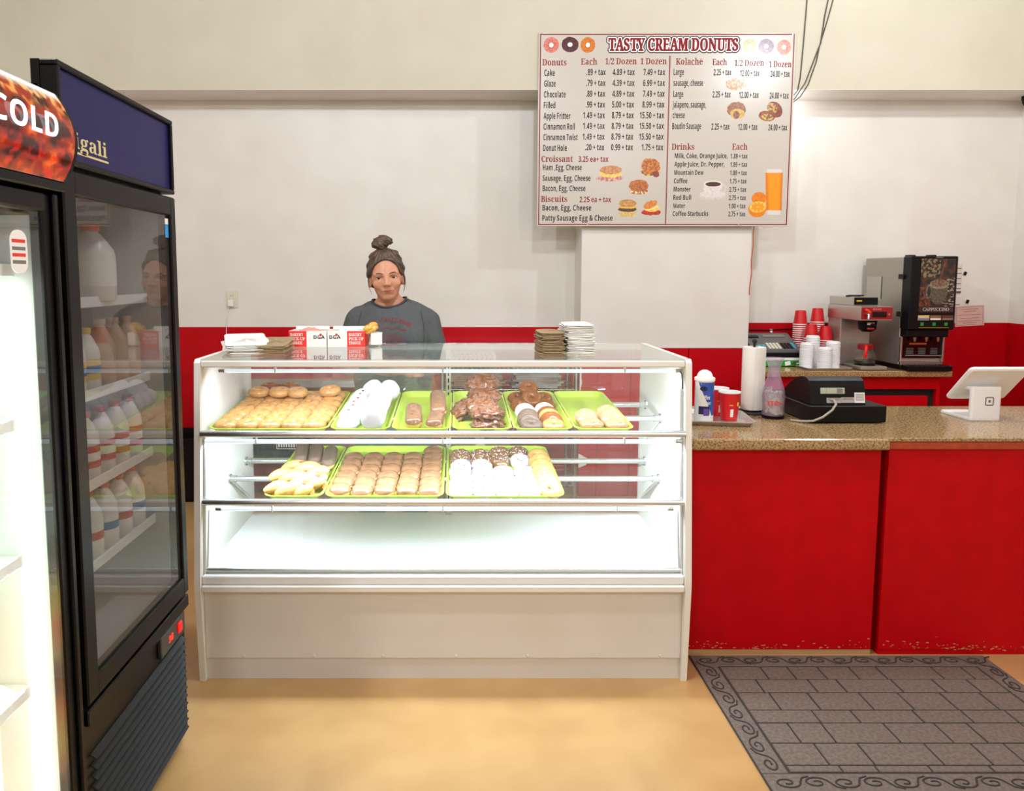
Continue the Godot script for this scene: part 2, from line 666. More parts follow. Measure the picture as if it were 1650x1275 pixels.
		t.add_child(al)
	# black feed wire at the right end of the top tube
	s = Shape.new()
	s.tube([Vector3(0.842, 1.165, -2.772) + o, Vector3(0.838, 1.162, -2.765) + o, Vector3(0.8415, 1.155, -2.755) + o, Vector3(0.843, 1.13, -2.75) + o, Vector3(0.8435, 1.10, -2.748) + o], 0.0025, 6)
	part("feed_wire", s, M.black, t)
	# upright rods at both ends, and the slotted post at the back
	for e in [[ir - 0.010, 0.64, -2.735, 0.43, -2.70, 0.004], [ir - 0.005, 1.10, -2.748, 0.40, -2.685, 0.005], [il + 0.011, 0.64, -2.735, 0.43, -2.70, 0.004], [il + 0.006, 0.93, -2.728, 0.40, -2.685, 0.005]]:
		s = Shape.new()
		s.tube([Vector3(e[0], e[1], e[2]) + o, Vector3(e[0], e[3], e[4]) + o], e[5], 8)
		part("conduit", s, M.chrome, t)
	s = Shape.new()
	s.span(Vector3(-0.047, 0.42, -3.362) + o, Vector3(-0.023, 1.19, -3.352) + o, 0.002)
	var post := part("slotted_post", s, M.steel, t)
	for i in 22:
		s = Shape.new()
		s.span(Vector3(-0.038, 0.46 + i * 0.032, -3.3525) + o, Vector3(-0.032, 0.48 + i * 0.032, -3.351) + o)
		part("slot", s, M.black_matte, post)
	# back: header, sliding glass doors in a white frame
	s = Shape.new()
	s.span(Vector3(il, 1.185, -3.40) + o, Vector3(ir, 1.2075, -3.37) + o, 0.002)
	part("back_rail", s, M.laminate, t)
	for q in [[il, -0.02, -3.392], [-0.67, ir, -3.382]]:
		s = Shape.new()
		s.span(Vector3(q[0], 0.425, q[2] - 0.002) + o, Vector3(q[1], 1.184, q[2] + 0.002) + o)
		part("sliding_glass_door", s, M.glass, t)
	# front: top rail, sloped pane, glass top
	s = Shape.new()
	s.span(Vector3(il, 1.183, -2.765) + o, Vector3(ir, 1.2075, -2.727) + o, 0.004)
	part("top_rail", s, M.laminate, t)
	s = Shape.new()
	s.poly([Vector3(il, 0.414, -2.668) + o, Vector3(ir, 0.414, -2.668) + o, Vector3(ir, 1.186, -2.7365) + o, Vector3(il, 1.186, -2.7365) + o], Vector3(0, 0.8, -1))
	part("front_glass", s, M.glass, t)
	s = Shape.new()
	s.span(Vector3(il, 1.208, -3.40) + o, Vector3(ir, 1.213, -2.727) + o)
	part("glass_top", s, M.top_glass, t)
	for e in [0.8575]:
		s = Shape.new()
		s.box(Vector3(e, 1.2135, -2.745) + o, Vector3(0.012, 0.002, 0.008), 0.0005)
		part("worn_corner", s, M.kraft, t)


# ------------------------------------------------------------------ trays and what lies on them
func wob(sd: int, f := 1.0) -> FastNoiseLite:
	var n := FastNoiseLite.new()
	n.seed = sd
	n.frequency = f
	n.fractal_octaves = 2
	return n


func make_tray(w: float, d: float, label: String, at: Transform3D) -> void:
	var t := thing("serving_tray", label, "tray", at.origin, 0.0, "lime green serving trays")
	t.transform = at
	var s := Shape.new()
	s.rr_loft([[w - 0.05, d - 0.05, 0.03, 0.0], [w - 0.012, d - 0.012, 0.04, 0.021], [w, d, 0.045, 0.022], [w, d, 0.045, 0.025], [w - 0.012, d - 0.012, 0.04, 0.025], [w - 0.05, d - 0.05, 0.03, 0.003]], 6, true, true, Vector3(0, 0, -d / 2))
	part("tray_pan", s, M.lime, t)


# a ring doughnut: R ring radius, r half width, ry half height
func ring_part(R: float, r: float, ry: float, sd: int, from: float, to: float, grow: float, wavy := 0.0, amp := 0.06) -> Shape:
	var s := Shape.new()
	var n := wob(sd, 18.0)
	s.surf(26, 12, func(u: float, v: float) -> Vector3:
		var t := u * TAU
		var edge := wavy * (sin(t * 3.0 + sd) + 0.6 * sin(t * 7.0 + sd * 2))
		var a := lerpf(from - edge, to + edge, v)
		var k := 1.0 + amp * n.get_noise_2d(cos(t) * R + a * 0.01, sin(t) * R)
		var rr := (r + grow) * k
		var q := R * (1.0 + 0.05 * sin(t * 2.0 + sd)) + rr * cos(a)
		return Vector3(q * cos(t), ry + (ry + grow) * k * sin(a) * (1.0 if sin(a) > 0.0 else 0.94), q * sin(t)))
	return s


func ring_donut(called: String, dough: Material, top: Material, R: float, r: float, ry: float, sd: int, top_name := "glaze", sprinkled: Array = []) -> Node3D:
	var t := thing(called, "proto", "donut")
	t.set_meta("base_name", called)
	part("dough", ring_part(R, r, ry, sd, -PI, PI, 0.0), dough, t)
	if top:
		var c := part(top_name, ring_part(R, r, ry, sd, -0.25, PI + 0.5, 0.0016, 0.16), top, t)
		if sprinkled:
			for k in sprinkled.size():
				part("sprinkles", sprinkle_bits(func(u: float, v: float) -> Array:
					var a := lerpf(0.15, PI - 0.3, v)
					var q := R + (r + 0.0022) * cos(a)
					var nn := Vector3(cos(a) * cos(u * TAU), sin(a), cos(a) * sin(u * TAU))
					return [Vector3(q * cos(u * TAU), ry + (ry + 0.0022) * sin(a), q * sin(u * TAU)), nn], 26, sd * 7 + k), sprinkled[k], c).set_meta("kind", "stuff")
	return t


func sprinkle_bits(fn: Callable, n: int, sd: int) -> Shape:
	var r := RandomNumberGenerator.new()
	r.seed = sd
	var s := Shape.new()
	for i in n:
		var q: Array = fn.call(r.randf(), r.randf())
		var d := Vector3(r.randf() - 0.5, r.randf() - 0.5, r.randf() - 0.5)
		d = (d - q[1] * d.dot(q[1])).normalized() * 0.0026
		s.cyl(q[0] - d, q[0] + d, 0.0011, 0.0011, 5, false)
	return s


# a round filled bun lying flat; icing is a cap over its top
func bun_part(rx: float, ry: float, sd: int, lo: float, grow: float, wavy := 0.0, rz := -1.0) -> Shape:
	var s := Shape.new()
	var n := wob(sd, 16.0)
	if rz < 0.0:
		rz = rx
	s.surf(26, 12, func(u: float, v: float) -> Vector3:
		var t := u * TAU
		var e := wavy * (sin(t * 3.0 + sd) + 0.6 * sin(t * 5.0 + sd * 2))
		var f := lerpf(lo + e, PI / 2, v)
		var d := Vector3(cos(f) * cos(t), sin(f), cos(f) * sin(t))
		var k := 1.0 + 0.07 * n.get_noise_3d(d.x * 0.05, d.y * 0.05, d.z * 0.05)
		# squarer shoulder than an ellipsoid
		var q := pow(maxf(cos(f), 0.0), 0.62)
		# a bar is a bun pulled apart along z: straight sides, round ends
		var core := clampf(sin(t) * 4.0, -1.0, 1.0) * maxf(rz - rx, 0.0)
		var gq := grow * minf(1.0, q * 4.0)
		return Vector3((rx * q + gq) * cos(t) * k, ry + (ry + grow) * sin(f) * k, (minf(rx, rz) * q + gq) * sin(t) * k + core))
	return s


func bun(called: String, dough: Material, icing: Material, rx: float, ry: float, sd: int, rz := -1.0, cap_name := "icing") -> Node3D:
	var t := thing(called, "proto", "donut")
	t.set_meta("base_name", called)
	part("dough", bun_part(rx, ry, sd, -PI / 2, 0.0, 0.0, rz), dough, t)
	if icing:
		part(cap_name, bun_part(rx, ry, sd, 0.12, 0.0013, 0.1, rz), icing, t)
	return t


func lumpy(called: String, m: Material, glaze: Material, r: Vector3, sd: int) -> Node3D:
	var t := thing(called, "proto", "donut")
	t.set_meta("base_name", called)
	var n := wob(sd, 34.0)
	n.fractal_octaves = 4
	for k in 2:
		var s := Shape.new()
		var n2 := wob(sd + 50, 45.0)
		s.surf(36, 20, func(u: float, v: float) -> Vector3:
			var a := u * TAU
			var f := (v - 0.5) * PI
			var d := Vector3(cos(f) * cos(a), sin(f), cos(f) * sin(a))
			var p := Vector3(r.x * pow(absf(cos(f)), 0.6) * cos(a), r.y * d.y, r.z * pow(absf(cos(f)), 0.6) * sin(a))
			var h := 1.0 + 0.30 * n.get_noise_3d(p.x, p.y * 1.5, p.z)
			if k == 1:
				h += 0.09 * n2.get_noise_3d(p.x, p.y, p.z) + 0.012
			return Vector3(0, r.y, 0) + p * h)
		part(["dough", "sugar_glaze"][k], s, [m, glaze][k], t)
	return t


func long_john(called: String, dough: Material, icing: Material, rx: float, ry: float, rz: float, sd: int) -> Node3D:
	return bun(called, dough, icing, rx, ry, sd, rz)


func twist(called: String, m: Material, m2: Material, sd: int) -> Node3D:
	var t := thing(called, "proto", "pastry")
	t.set_meta("base_name", called)
	for k in 2:
		var p := []
		var r := []
		for i in 19:
			var q := i / 18.0
			var a := q * TAU * 1.25 + k * PI + sd
			p.append(Vector3((q - 0.5) * 0.175, 0.026 + 0.013 * sin(a), 0.016 * cos(a)))
			r.append(0.0255 * pow(sin(PI * clampf(q * 0.9 + 0.05, 0, 1)), 0.35))
		var s := Shape.new()
		s.tube(p, r, 12)
		part("strand", s, m, t)
	var e := Shape.new()
	var pp := []
	for i in 11:
		var q := i / 10.0
		var a := q * TAU * 0.8 + sd + 0.6
		pp.append(Vector3((q - 0.5) * 0.12, 0.0455 + 0.004 * sin(a), 0.014 * cos(a)))
	e.tube(pp, 0.007, 6)
	part("cinnamon_filling", e, m2, t)
	return t


func food() -> void:
	var R := RandomNumberGenerator.new()
	R.seed = 5
	M.glazed = textured(0.03, [[0.2, rgb(204, 142, 76)], [0.5, rgb(220, 164, 100)], [0.8, rgb(194, 128, 62)]], 8.0, 0.22, FastNoiseLite.TYPE_SIMPLEX_SMOOTH, 4, 31)
	M.glazed.clearcoat_enabled = true
	M.glazed.clearcoat = 0.5
	M.glazed.clearcoat_roughness = 0.15
	M.dough = textured(0.03, [[0.2, rgb(226, 186, 122)], [0.8, rgb(212, 162, 92)]], 7.0, 0.6, FastNoiseLite.TYPE_SIMPLEX_SMOOTH, 3, 32)
	M.pale_dough = textured(0.03, [[0.2, rgb(236, 200, 130)], [0.8, rgb(226, 178, 92)]], 7.0, 0.6, FastNoiseLite.TYPE_SIMPLEX_SMOOTH, 3, 33)
	M.brown_glaze = mat(rgb(138, 78, 34), 0.25)
	M.choc = textured(0.02, [[0.2, rgb(128, 86, 58)], [0.8, rgb(148, 104, 74)]], 6.0, 0.22, FastNoiseLite.TYPE_SIMPLEX_SMOOTH, 3, 34)
	M.choc.clearcoat_enabled = true
	M.choc.clearcoat = 0.6
	M.choc.clearcoat_roughness = 0.12
	M.dark_choc = textured(0.05, [[0.2, rgb(58, 32, 20)], [0.8, rgb(88, 52, 34)]], 8.0, 0.35, FastNoiseLite.TYPE_SIMPLEX_SMOOTH, 3, 35)
	M.nutty = bumpy(textured(0.12, [[0.25, rgb(76, 56, 44)], [0.5, rgb(140, 114, 94)], [0.75, rgb(100, 74, 58)]], 10.0, 0.7, FastNoiseLite.TYPE_SIMPLEX, 4, 36), 0.2, 0.12)
	M.powder = bumpy(textured(0.08, [[0.2, rgb(212, 210, 212)], [0.8, rgb(236, 235, 235)]], 8.0, 0.9, FastNoiseLite.TYPE_SIMPLEX_SMOOTH, 4, 37), 0.15, 0.03)
	M.jelly = mat(rgb(130, 14, 24), 0.12)
	M.fritter = bumpy(textured(0.07, [[0.2, rgb(84, 42, 18)], [0.5, rgb(136, 76, 36)], [0.8, rgb(104, 54, 26)]], 9.0, 0.3, FastNoiseLite.TYPE_SIMPLEX, 4, 38), 0.1, 0.1)
	M.sugar_glaze = textured(0.06, [[0.2, rgb(66, 36, 20)], [0.45, rgb(110, 62, 36)], [0.58, rgb(186, 152, 130)], [0.68, rgb(108, 60, 34)], [1.0, rgb(206, 184, 170)]], 9.0, 0.18, FastNoiseLite.TYPE_SIMPLEX_SMOOTH, 4, 39)
	M.white_icing = mat(rgb(236, 226, 226), 0.3)
	M.lilac_icing = mat(rgb(222, 208, 230), 0.3)
	M.sprinkle_brown = mat(rgb(90, 48, 30), 0.4)
	M.sprinkle_pink = mat(rgb(226, 96, 120), 0.4)
	M.sprinkle_blue = mat(rgb(92, 84, 190), 0.4)
	M.sprinkle_yellow = mat(rgb(240, 200, 70), 0.4)
	M.roll = textured(0.03, [[0.2, rgb(224, 170, 100)], [0.8, rgb(206, 140, 70)]], 6.0, 0.3, FastNoiseLite.TYPE_SIMPLEX_SMOOTH, 3, 40)
	M.cinnamon = mat(rgb(120, 48, 26), 0.5)
	M.cocoa = textured(0.04, [[0.2, rgb(96, 74, 58)], [0.8, rgb(128, 104, 86)]], 8.0, 0.5, FastNoiseLite.TYPE_SIMPLEX_SMOOTH, 3, 41)
	M.pink_glaze = textured(0.03, [[0.2, rgb(186, 126, 84)], [0.8, rgb(214, 166, 126)]], 8.0, 0.2, FastNoiseLite.TYPE_SIMPLEX_SMOOTH, 3, 42)

	var tilt := Basis(Vector3.RIGHT, deg_to_rad(3.5))
	var hi := func(x: float) -> Transform3D: return Transform3D(tilt, Vector3(x, 0.9275, -2.733))
	var lo := func(x: float) -> Transform3D: return Transform3D(tilt, Vector3(x, 0.6732, -2.724))
	make_tray(0.45, 0.66, "wide lime green tray full of glazed donuts, leftmost on the top shelf", hi.call(-0.705))
	make_tray(0.225, 0.66, "narrow lime green tray of powdered donuts on the top shelf", hi.call(-0.362))
	make_tray(0.225, 0.66, "narrow lime green tray of three chocolate long johns on the top shelf", hi.call(-0.131))
	make_tray(0.225, 0.66, "narrow lime green tray of stacked apple fritters on the top shelf", hi.call(0.098))
	make_tray(0.225, 0.66, "narrow lime green tray with two columns of cake donuts, top shelf", hi.call(0.327))
	make_tray(0.225, 0.66, "mostly empty lime green tray at the right end of the top shelf", hi.call(0.556))
	make_tray(0.225, 0.66, "lime green tray of long pastries, leftmost on the lower shelf", lo.call(-0.615))
	make_tray(0.45, 0.66, "wide lime green tray of chocolate iced donuts on the lower shelf", lo.call(-0.272))
	make_tray(0.45, 0.66, "wide lime green tray of sprinkled donuts, rightmost on the lower shelf", lo.call(0.186))

	# a spot on a tray: across, height above the pan, back from the tray's front edge
	var spot := func(tr: Transform3D, x: float, y: float, z: float, turn := 0.0, rx := 0.0, rz := 0.0) -> Transform3D:
		return tr * Transform3D(Basis(Vector3.RIGHT, rx) * Basis(Vector3.BACK, rz) * Basis(Vector3.UP, turn), Vector3(x, y + 0.0035, -z))
	var first := {}
	var put := func(kind: String, protos: Array, at: Transform3D, label: String, group: String) -> void:
		var pick: Node3D = protos[R.randi() % protos.size()]
		if not first.has(pick):
			first[pick] = true
			pick.transform = at
			pick.set_meta("label", label)
			pick.set_meta("group", group)
		else:
			dup(pick, at, label, group)

	# A: glazed ring donuts, five across and seven deep, more piled on the back
	var gl := []
	for i in 4:
		gl.append(ring_donut("glazed_donut", M.dough, M.glazed, 0.0262, 0.0195, 0.0185, 11 + i))
	var cin := [ring_donut("cinnamon_donut", M.fritter, M.brown_glaze, 0.0262, 0.018, 0.0175, 17)]
	for row in 7:
		for c in 5:
			var a: Transform3D = spot.call(hi.call(-0.705), -0.166 + 0.083 * c + R.randf_range(-0.003, 0.003), 0.0 + R.randf_range(0.0, 0.002), 0.056 + 0.0845 * row + R.randf_range(-0.003, 0.003), R.randf() * TAU, R.randf_range(-0.03, 0.09), R.randf_range(-0.06, 0.06))
			put.call("glazed", gl, a, "amber glazed donut, %s row from the front, %s from left, on the wide top tray" % [ORD[row], ORD[c]], "glazed ring donuts on the wide top tray")
	for q in [[-0.150, 0.475, "left"], [-0.060, 0.470, "middle"], [0.018, 0.468, "right"]]:
		put.call("glazed", gl, spot.call(hi.call(-0.705), q[0], 0.037, q[1], R.randf() * TAU, 0.05, 0.0), "glazed donut in the piled second layer, %s of the row of three" % q[2], "glazed donuts piled in a second layer")
	put.call("glazed", gl, spot.call(hi.call(-0.705), 0.155, 0.037, 0.50, 1.0, 0.12, 0.1), "single glazed donut piled alone at the back right of the wide top tray", "glazed donuts piled in a second layer")
	for q in [[-0.128, 0.585, "left"], [-0.04, 0.585, "right"]]:
		put.call("cinnamon", cin, spot.call(hi.call(-0.705), q[0], 0.037, q[1], R.randf() * TAU), "brown ring donut at the back of the wide top tray, %s of the two" % q[2], "brown ring donuts at the back")

	# B: powdered donuts leaning in two columns, jelly showing in the left one
	var pj := []
	for i in 2:
		var t := bun("powdered_donut", M.powder, null, 0.044, 0.021, 61 + i)
		var s := Shape.new()
		s.ell(Vector3(0.0, 0.0372, -0.024), Vector3(0.0085, 0.004, 0.006), 10, 6)
		part("jelly", s, M.jelly, t)
		pj.append(t)
	var pw := [bun("sugared_donut", M.powder, null, 0.047, 0.0205, 71), bun("sugared_donut", M.powder, null, 0.046, 0.021, 72)]
	put.call("p", pj, spot.call(hi.call(-0.362), -0.048, 0.004, 0.062, 0.15, 0.25), "powdered jelly donut at the very front of the left powdered column", "powdered jelly donuts")
	for i in 6:
		put.call("p", pj, spot.call(hi.call(-0.362), -0.050 + R.randf_range(-0.003, 0.003), 0.018, 0.145 + 0.068 * i, R.randf_range(-0.25, 0.25), 0.8 + R.randf_range(-0.08, 0.08)), "powdered jelly donut with a red dot, %s of six leaning behind the front one" % ORD[i], "powdered jelly donuts")
	put.call("w", pw, spot.call(hi.call(-0.362), 0.048, 0.048, 0.050, 0.4, 1.35), "sugared donut standing on edge at the front of the right powdered column", "sugared donuts standing on edge")
	for i in 8:
		put.call("w", pw, spot.call(hi.call(-0.362), 0.046 + R.randf_range(-0.002, 0.002), 0.050, 0.096 + 0.045 * i, R.randf() * 0.6, 1.22 + R.randf_range(-0.05, 0.05)), "sugared donut on edge, %s behind the front one in the right powdered column" % ORD[i], "sugared donuts standing on edge")
	for q in [[0.005, 0.50, 0.2, "left"], [0.066, 0.50, -0.3, "right"]]:
		put.call("w", pw, spot.call(hi.call(-0.362), q[0], 0.055, q[1], q[2], 1.1, q[2]), "sugared donut upright at the back of the powdered tray, %s of two" % q[3], "sugared donuts standing on edge")

	# C: chocolate long johns
	var lj := [long_john("chocolate_long_john", M.pale_dough, M.choc, 0.033, 0.025, 0.112, 81)]
	put.call("l", lj, spot.call(hi.call(-0.131), -0.036, 0.006, 0.155, 0.06, 0.07), "chocolate long john lying alone on the left of its tray", "chocolate long johns")
	put.call("l", lj, spot.call(hi.call(-0.131), 0.052, 0.0, 0.125, -0.05), "front chocolate long john of the right pair, pale end showing", "chocolate long johns")
	put.call("l", lj, spot.call(hi.call(-0.131), 0.056, 0.026, 0.285, 0.05, 0.14), "rear chocolate long john of the right pair, longer and further back", "chocolate long johns")

	# D: apple fritters
	var fr := [lumpy("apple_fritter", M.fritter, M.sugar_glaze, Vector3(0.066, 0.021, 0.062), 91), lumpy("apple_fritter", M.fritter, M.sugar_glaze, Vector3(0.068, 0.022, 0.058), 92)]
	for q in [[0.024, 0.0, 0.072, 0.1, "flat at the front bottom of the fritter tray"], [0.02, 0.036, 0.105, 0.12, "second from the front of the fritter tray"], [0.006, 0.04, 0.20, 0.5, "in the middle of the fritter pile"], [0.03, 0.002, 0.225, 0.0, "flat under the middle of the fritter pile"], [0.02, 0.066, 0.275, 0.28, "third layer of the fritter pile"], [0.012, 0.104, 0.36, 0.35, "topmost at the back of the fritter pile"], [0.015, 0.035, 0.40, 0.1, "low at the back of the fritter pile"], [0.012, 0.07, 0.43, 0.2, "under the topmost at the back of the fritter pile"]]:
		put.call("f", fr, spot.call(hi.call(0.098), q[0], q[1], q[2], R.randf() * TAU, q[3]), "glazed dark brown apple fritter, " + q[4], "apple fritters")
	put.call("f", fr, spot.call(hi.call(0.098), -0.066, 0.012, 0.25, 1.2, 0.2, 0.75), "glazed apple fritter leaning on the left side of the fritter pile", "apple fritters")

	# E: cake donuts in two columns
	var dk := [ring_donut("chocolate_cake_donut", M.cocoa, M.cocoa, 0.024, 0.0185, 0.0155, 101)]
	var br := [ring_donut("brown_cake_donut", M.brown_cake if M.has("brown_cake") else M.glazed, M.brown_glaze, 0.024, 0.0185, 0.0155, 103, "crust"), ring_donut("brown_cake_donut", M.glazed, M.brown_glaze, 0.024, 0.018, 0.0155, 104, "crust")]
	var tn := [ring_donut("plain_cake_donut", M.pale_dough, M.glazed, 0.024, 0.0185, 0.0155, 105, "crust")]
	var wc := [ring_donut("white_cake_donut", M.powder, M.powder, 0.024, 0.0185, 0.0155, 106, "powder")]
	for i in 4:
		put.call("d", dk, spot.call(hi.call(0.327), -0.042 + R.randf_range(-0.003, 0.003), 0.004, 0.056 + 0.046 * i, R.randf() * TAU, 0.65 if i > 0 else 0.2), "greyish chocolate cake donut, %s from the front of the left cake column" % ORD[i], "chocolate cake donuts")
	for i in 5:
		put.call("b", tn if i in [0, 3] else br, spot.call(hi.call(0.327), 0.044 + R.randf_range(-0.003, 0.003), 0.004, 0.056 + 0.046 * i, R.randf() * TAU, 0.65 if i > 0 else 0.2), "tan or brown cake donut, %s from the front of the right cake column" % ORD[i], "brown cake donuts")
	for q in [[-0.045, 0.275, "left"], [0.036, 0.29, "right"]]:
		put.call("wc", wc, spot.call(hi.call(0.327), q[0], 0.006, q[1], 0.0, 0.6), "white powdered cake donut in the cake tray, %s of the pair" % q[2], "white cake donuts")
	for q in [[-0.055, 0.0, 0.385, 0.3, "low left behind the white ones"], [0.05, 0.0, 0.395, 0.3, "low right behind the white ones"], [-0.06, 0.01, 0.49, 0.3, "furthest back on the left"], [0.05, 0.01, 0.49, 0.3, "furthest back on the right"], [-0.005, 0.030, 0.43, 0.75, "tilted on top in the middle"], [-0.012, 0.055, 0.50, 0.4, "topmost of the pile"]]:
		put.call("b", br, spot.call(hi.call(0.327), q[0], q[1], q[2], R.randf() * TAU, q[3]), "dark brown cake donut at the back of its tray, " + q[4], "brown cake donuts")

	# F: four glazed filled donuts, shingled two and two
	var gf := [bun("filled_glazed_donut", M.dough, M.pink_glaze, 0.045, 0.0205, 111), bun("filled_glazed_donut", M.dough, M.pink_glaze, 0.046, 0.0205, 112)]
	for g in gf:
		var s := Shape.new()
		s.ell(Vector3(0.012, 0.036, 0.024), Vector3(0.007, 0.005, 0.006), 10, 6)
		part("jelly", s, M.jelly if g == gf[0] else M.sprinkle_yellow, g)
	for q in [[-0.042, 0.0, 0.06, 0.05, "front left"], [-0.05, 0.012, 0.135, 0.5, "rear left"], [0.052, 0.0, 0.058, 0.1, "front right"], [0.047, 0.01, 0.13, 0.5, "rear right"], [0.045, 0.012, 0.2, 0.55, "hindmost right"]]:
		put.call("gf", gf, spot.call(hi.call(0.556), q[0], q[1], q[2], R.randf_range(-0.4, 0.4), q[3]), "pale glazed filled donut on the mostly empty tray, " + q[4], "filled glazed donuts")

	# G: nut topped bars behind, big cinnamon twists in front
	var nb := [long_john("nut_topped_bar", M.pale_dough, M.nutty, 0.030, 0.023, 0.095, 121)]
	for q in [[-0.064, 0.50, 0.12, "left"], [0.002, 0.475, 0.1, "middle"], [0.068, 0.44, 0.06, "right"]]:
		put.call("nb", nb, spot.call(lo.call(-0.615), q[0], 0.010, q[1], q[2], 0.10), "brown nut topped long bar on the lower left tray, %s of three" % q[2 + 1], "nut topped bars")
	var tw := [twist("cinnamon_twist", M.roll, M.cinnamon, 1), twist("cinnamon_twist", M.roll, M.cinnamon, 3)]
	for q in [[-0.03, 0.0, 0.055, 0.0, "in front, lying across"], [0.035, 0.012, 0.125, -0.35, "second from the front, aslant"], [-0.05, 0.004, 0.19, -0.1, "third, towards the left"], [0.036, 0.020, 0.225, -0.55, "fourth, towards the right"], [-0.02, 0.0, 0.30, -0.3, "hindmost, just before the nut bars"]]:
		put.call("tw", tw, spot.call(lo.call(-0.615), q[0] * 0.72, q[1], q[2], q[3]), "big golden cinnamon twist on the lower left tray, " + q[4], "cinnamon twists")

	# H: chocolate iced donuts in five columns
	var ci := [bun("chocolate_iced_donut", M.pale_dough, M.choc, 0.0425, 0.0225, 131), bun("chocolate_iced_donut", M.pale_dough, M.choc, 0.042, 0.0225, 132), bun("chocolate_iced_donut", M.pale_dough, M.choc, 0.0415, 0.0235, 133)]
	for c in 5:
		for row in (7 if c == 4 else 6):
			var z := 0.056 + 0.0805 * row + R.randf_range(-0.003, 0.003)
			put.call("ci", ci, spot.call(lo.call(-0.272), -0.170 + 0.085 * c + R.randf_range(-0.0015, 0.0015), 0.0 if row < 6 else 0.003, z, R.randf() * TAU, 0.10), "chocolate iced donut, %s column from the left, %s from the front, lower shelf" % [ORD[c], ORD[row]], "chocolate iced donuts in rows")
	# crumbs left on that tray
	for q in [[0.035, 0.585], [0.085, 0.60], [0.125, 0.578]]:
		var s := Shape.new()
		s.ell(Vector3(0, 0.003, 0), Vector3(0.005, 0.003, 0.004), 8, 5)
		var cr := part("chocolate_crumb", s, M.dark_choc)
		cr.transform = spot.call(lo.call(-0.272), q[0], 0.0, q[1])
		tag(cr, "small dark chocolate crumb on bare tray, %s from the left" % ORD[[0.035, 0.085, 0.125].find(q[0])], "crumb", "crumbs on the chocolate tray")

	# I: sprinkled donuts, and a column of glazed ones at the right
	var sp := []
	for i in 2:
		sp.append(ring_donut("nut_sprinkled_donut", M.pale_dough, M.choc, 0.0258, 0.0185, 0.018, 141 + i, "icing", [M.sprinkle_brown, M.white_icing, M.paper]))
	var sl := [ring_donut("sprinkled_donut", M.pale_dough, M.lilac_icing, 0.0258, 0.019, 0.018, 145, "icing", [M.sprinkle_blue, M.sprinkle_pink]), ring_donut("sprinkled_donut", M.pale_dough, M.white_icing, 0.0258, 0.019, 0.018, 146, "icing", [M.sprinkle_pink, M.sprinkle_yellow, M.sprinkle_blue])]
	for c in 2:
		for row in 7:
			put.call("s", sp if row > 4 else sl, spot.call(lo.call(0.186), -0.165 + 0.087 * c + R.randf_range(-0.003, 0.003), 0.003, 0.056 + 0.0755 * row, R.randf() * TAU, 0.14), "%s donut, %s column of the sprinkled tray, %s from the front" % ["brown nut sprinkled" if row > 4 else "pale sprinkled", ORD[c], ORD[row]], "sprinkled donuts")
	for c in 2:
		for row in [0, 1, 2, 3]:
			put.call("s", sl, spot.call(lo.call(0.186), 0.008 + 0.086 * c + R.randf_range(-0.003, 0.003), 0.0, 0.056 + 0.0765 * row, R.randf() * TAU, 0.06), "white sprinkled donut, %s column of the sprinkled tray, %s from the front" % [ORD[c + 2], ORD[row]], "sprinkled donuts")
	for q in [[0.002, 0.0, 0.435, 0.12, 0, "third column, nearer the glass"], [0.004, 0.012, 0.515, 0.2, 0, "third column, furthest back"], [0.092, 0.0, 0.44, 0.35, 1, "fourth column, tipped forward"], [0.090, 0.008, 0.53, 0.2, 0, "fourth column, furthest back"]]:
		put.call("s", sl if q[4] == 1 else sp, spot.call(lo.call(0.186), q[0], q[1], q[2], R.randf() * TAU, q[3]), "sprinkled donut behind the gap in its tray, " + q[5], "sprinkled donuts")
	for i in 7:
		put.call("g", gl, spot.call(lo.call(0.186), 0.170, 0.012, 0.06 + 0.068 * i, R.randf() * TAU, 0.42), "glazed donut, %s from the front of the rightmost column on the lower shelf" % ORD[i], "glazed donuts in the lower right column")
	# protos that no spot picked
	for set in [gl, cin, pj, pw, lj, fr, dk, br, tn, wc, gf, nb, tw, ci, sp, sl]:
		for p in set:
			if not first.has(p):
				remove_child(p)
				p.free()


# ------------------------------------------------------------------ what stands on the glass top
# a flat paper bag: a soft slab with a sagging, slightly ragged outline
func bag_shape(w: float, h: float, d: float, sd: int, sag := 0.0) -> Shape:
	var s := Shape.new()
	var n := wob(sd, 9.0)
	s.surf(24, 8, func(u: float, v: float) -> Vector3:
		var t := u * TAU
		var f := (v - 0.5) * PI
		var cx := pow(absf(cos(t)), 0.22) * signf(cos(t))
		var cz := pow(absf(sin(t)), 0.22) * signf(sin(t))
		var q := pow(maxf(cos(f), 0.0), 0.3)
		var x := cx * q * w * 0.5
		var z := cz * q * d * 0.5
		var e := n.get_noise_3d(x * 2.0, z * 2.0, sd)
		return Vector3(x * (1.0 + 0.05 * e), h * 0.5 + h * 0.5 * sin(f) * (0.75 + 0.5 * absf(sin(t))) + 0.006 * e * absf(z) / d - sag * z * z, z * (1.0 + 0.03 * n.get_noise_2d(x * 6.0, sd))))
	return s


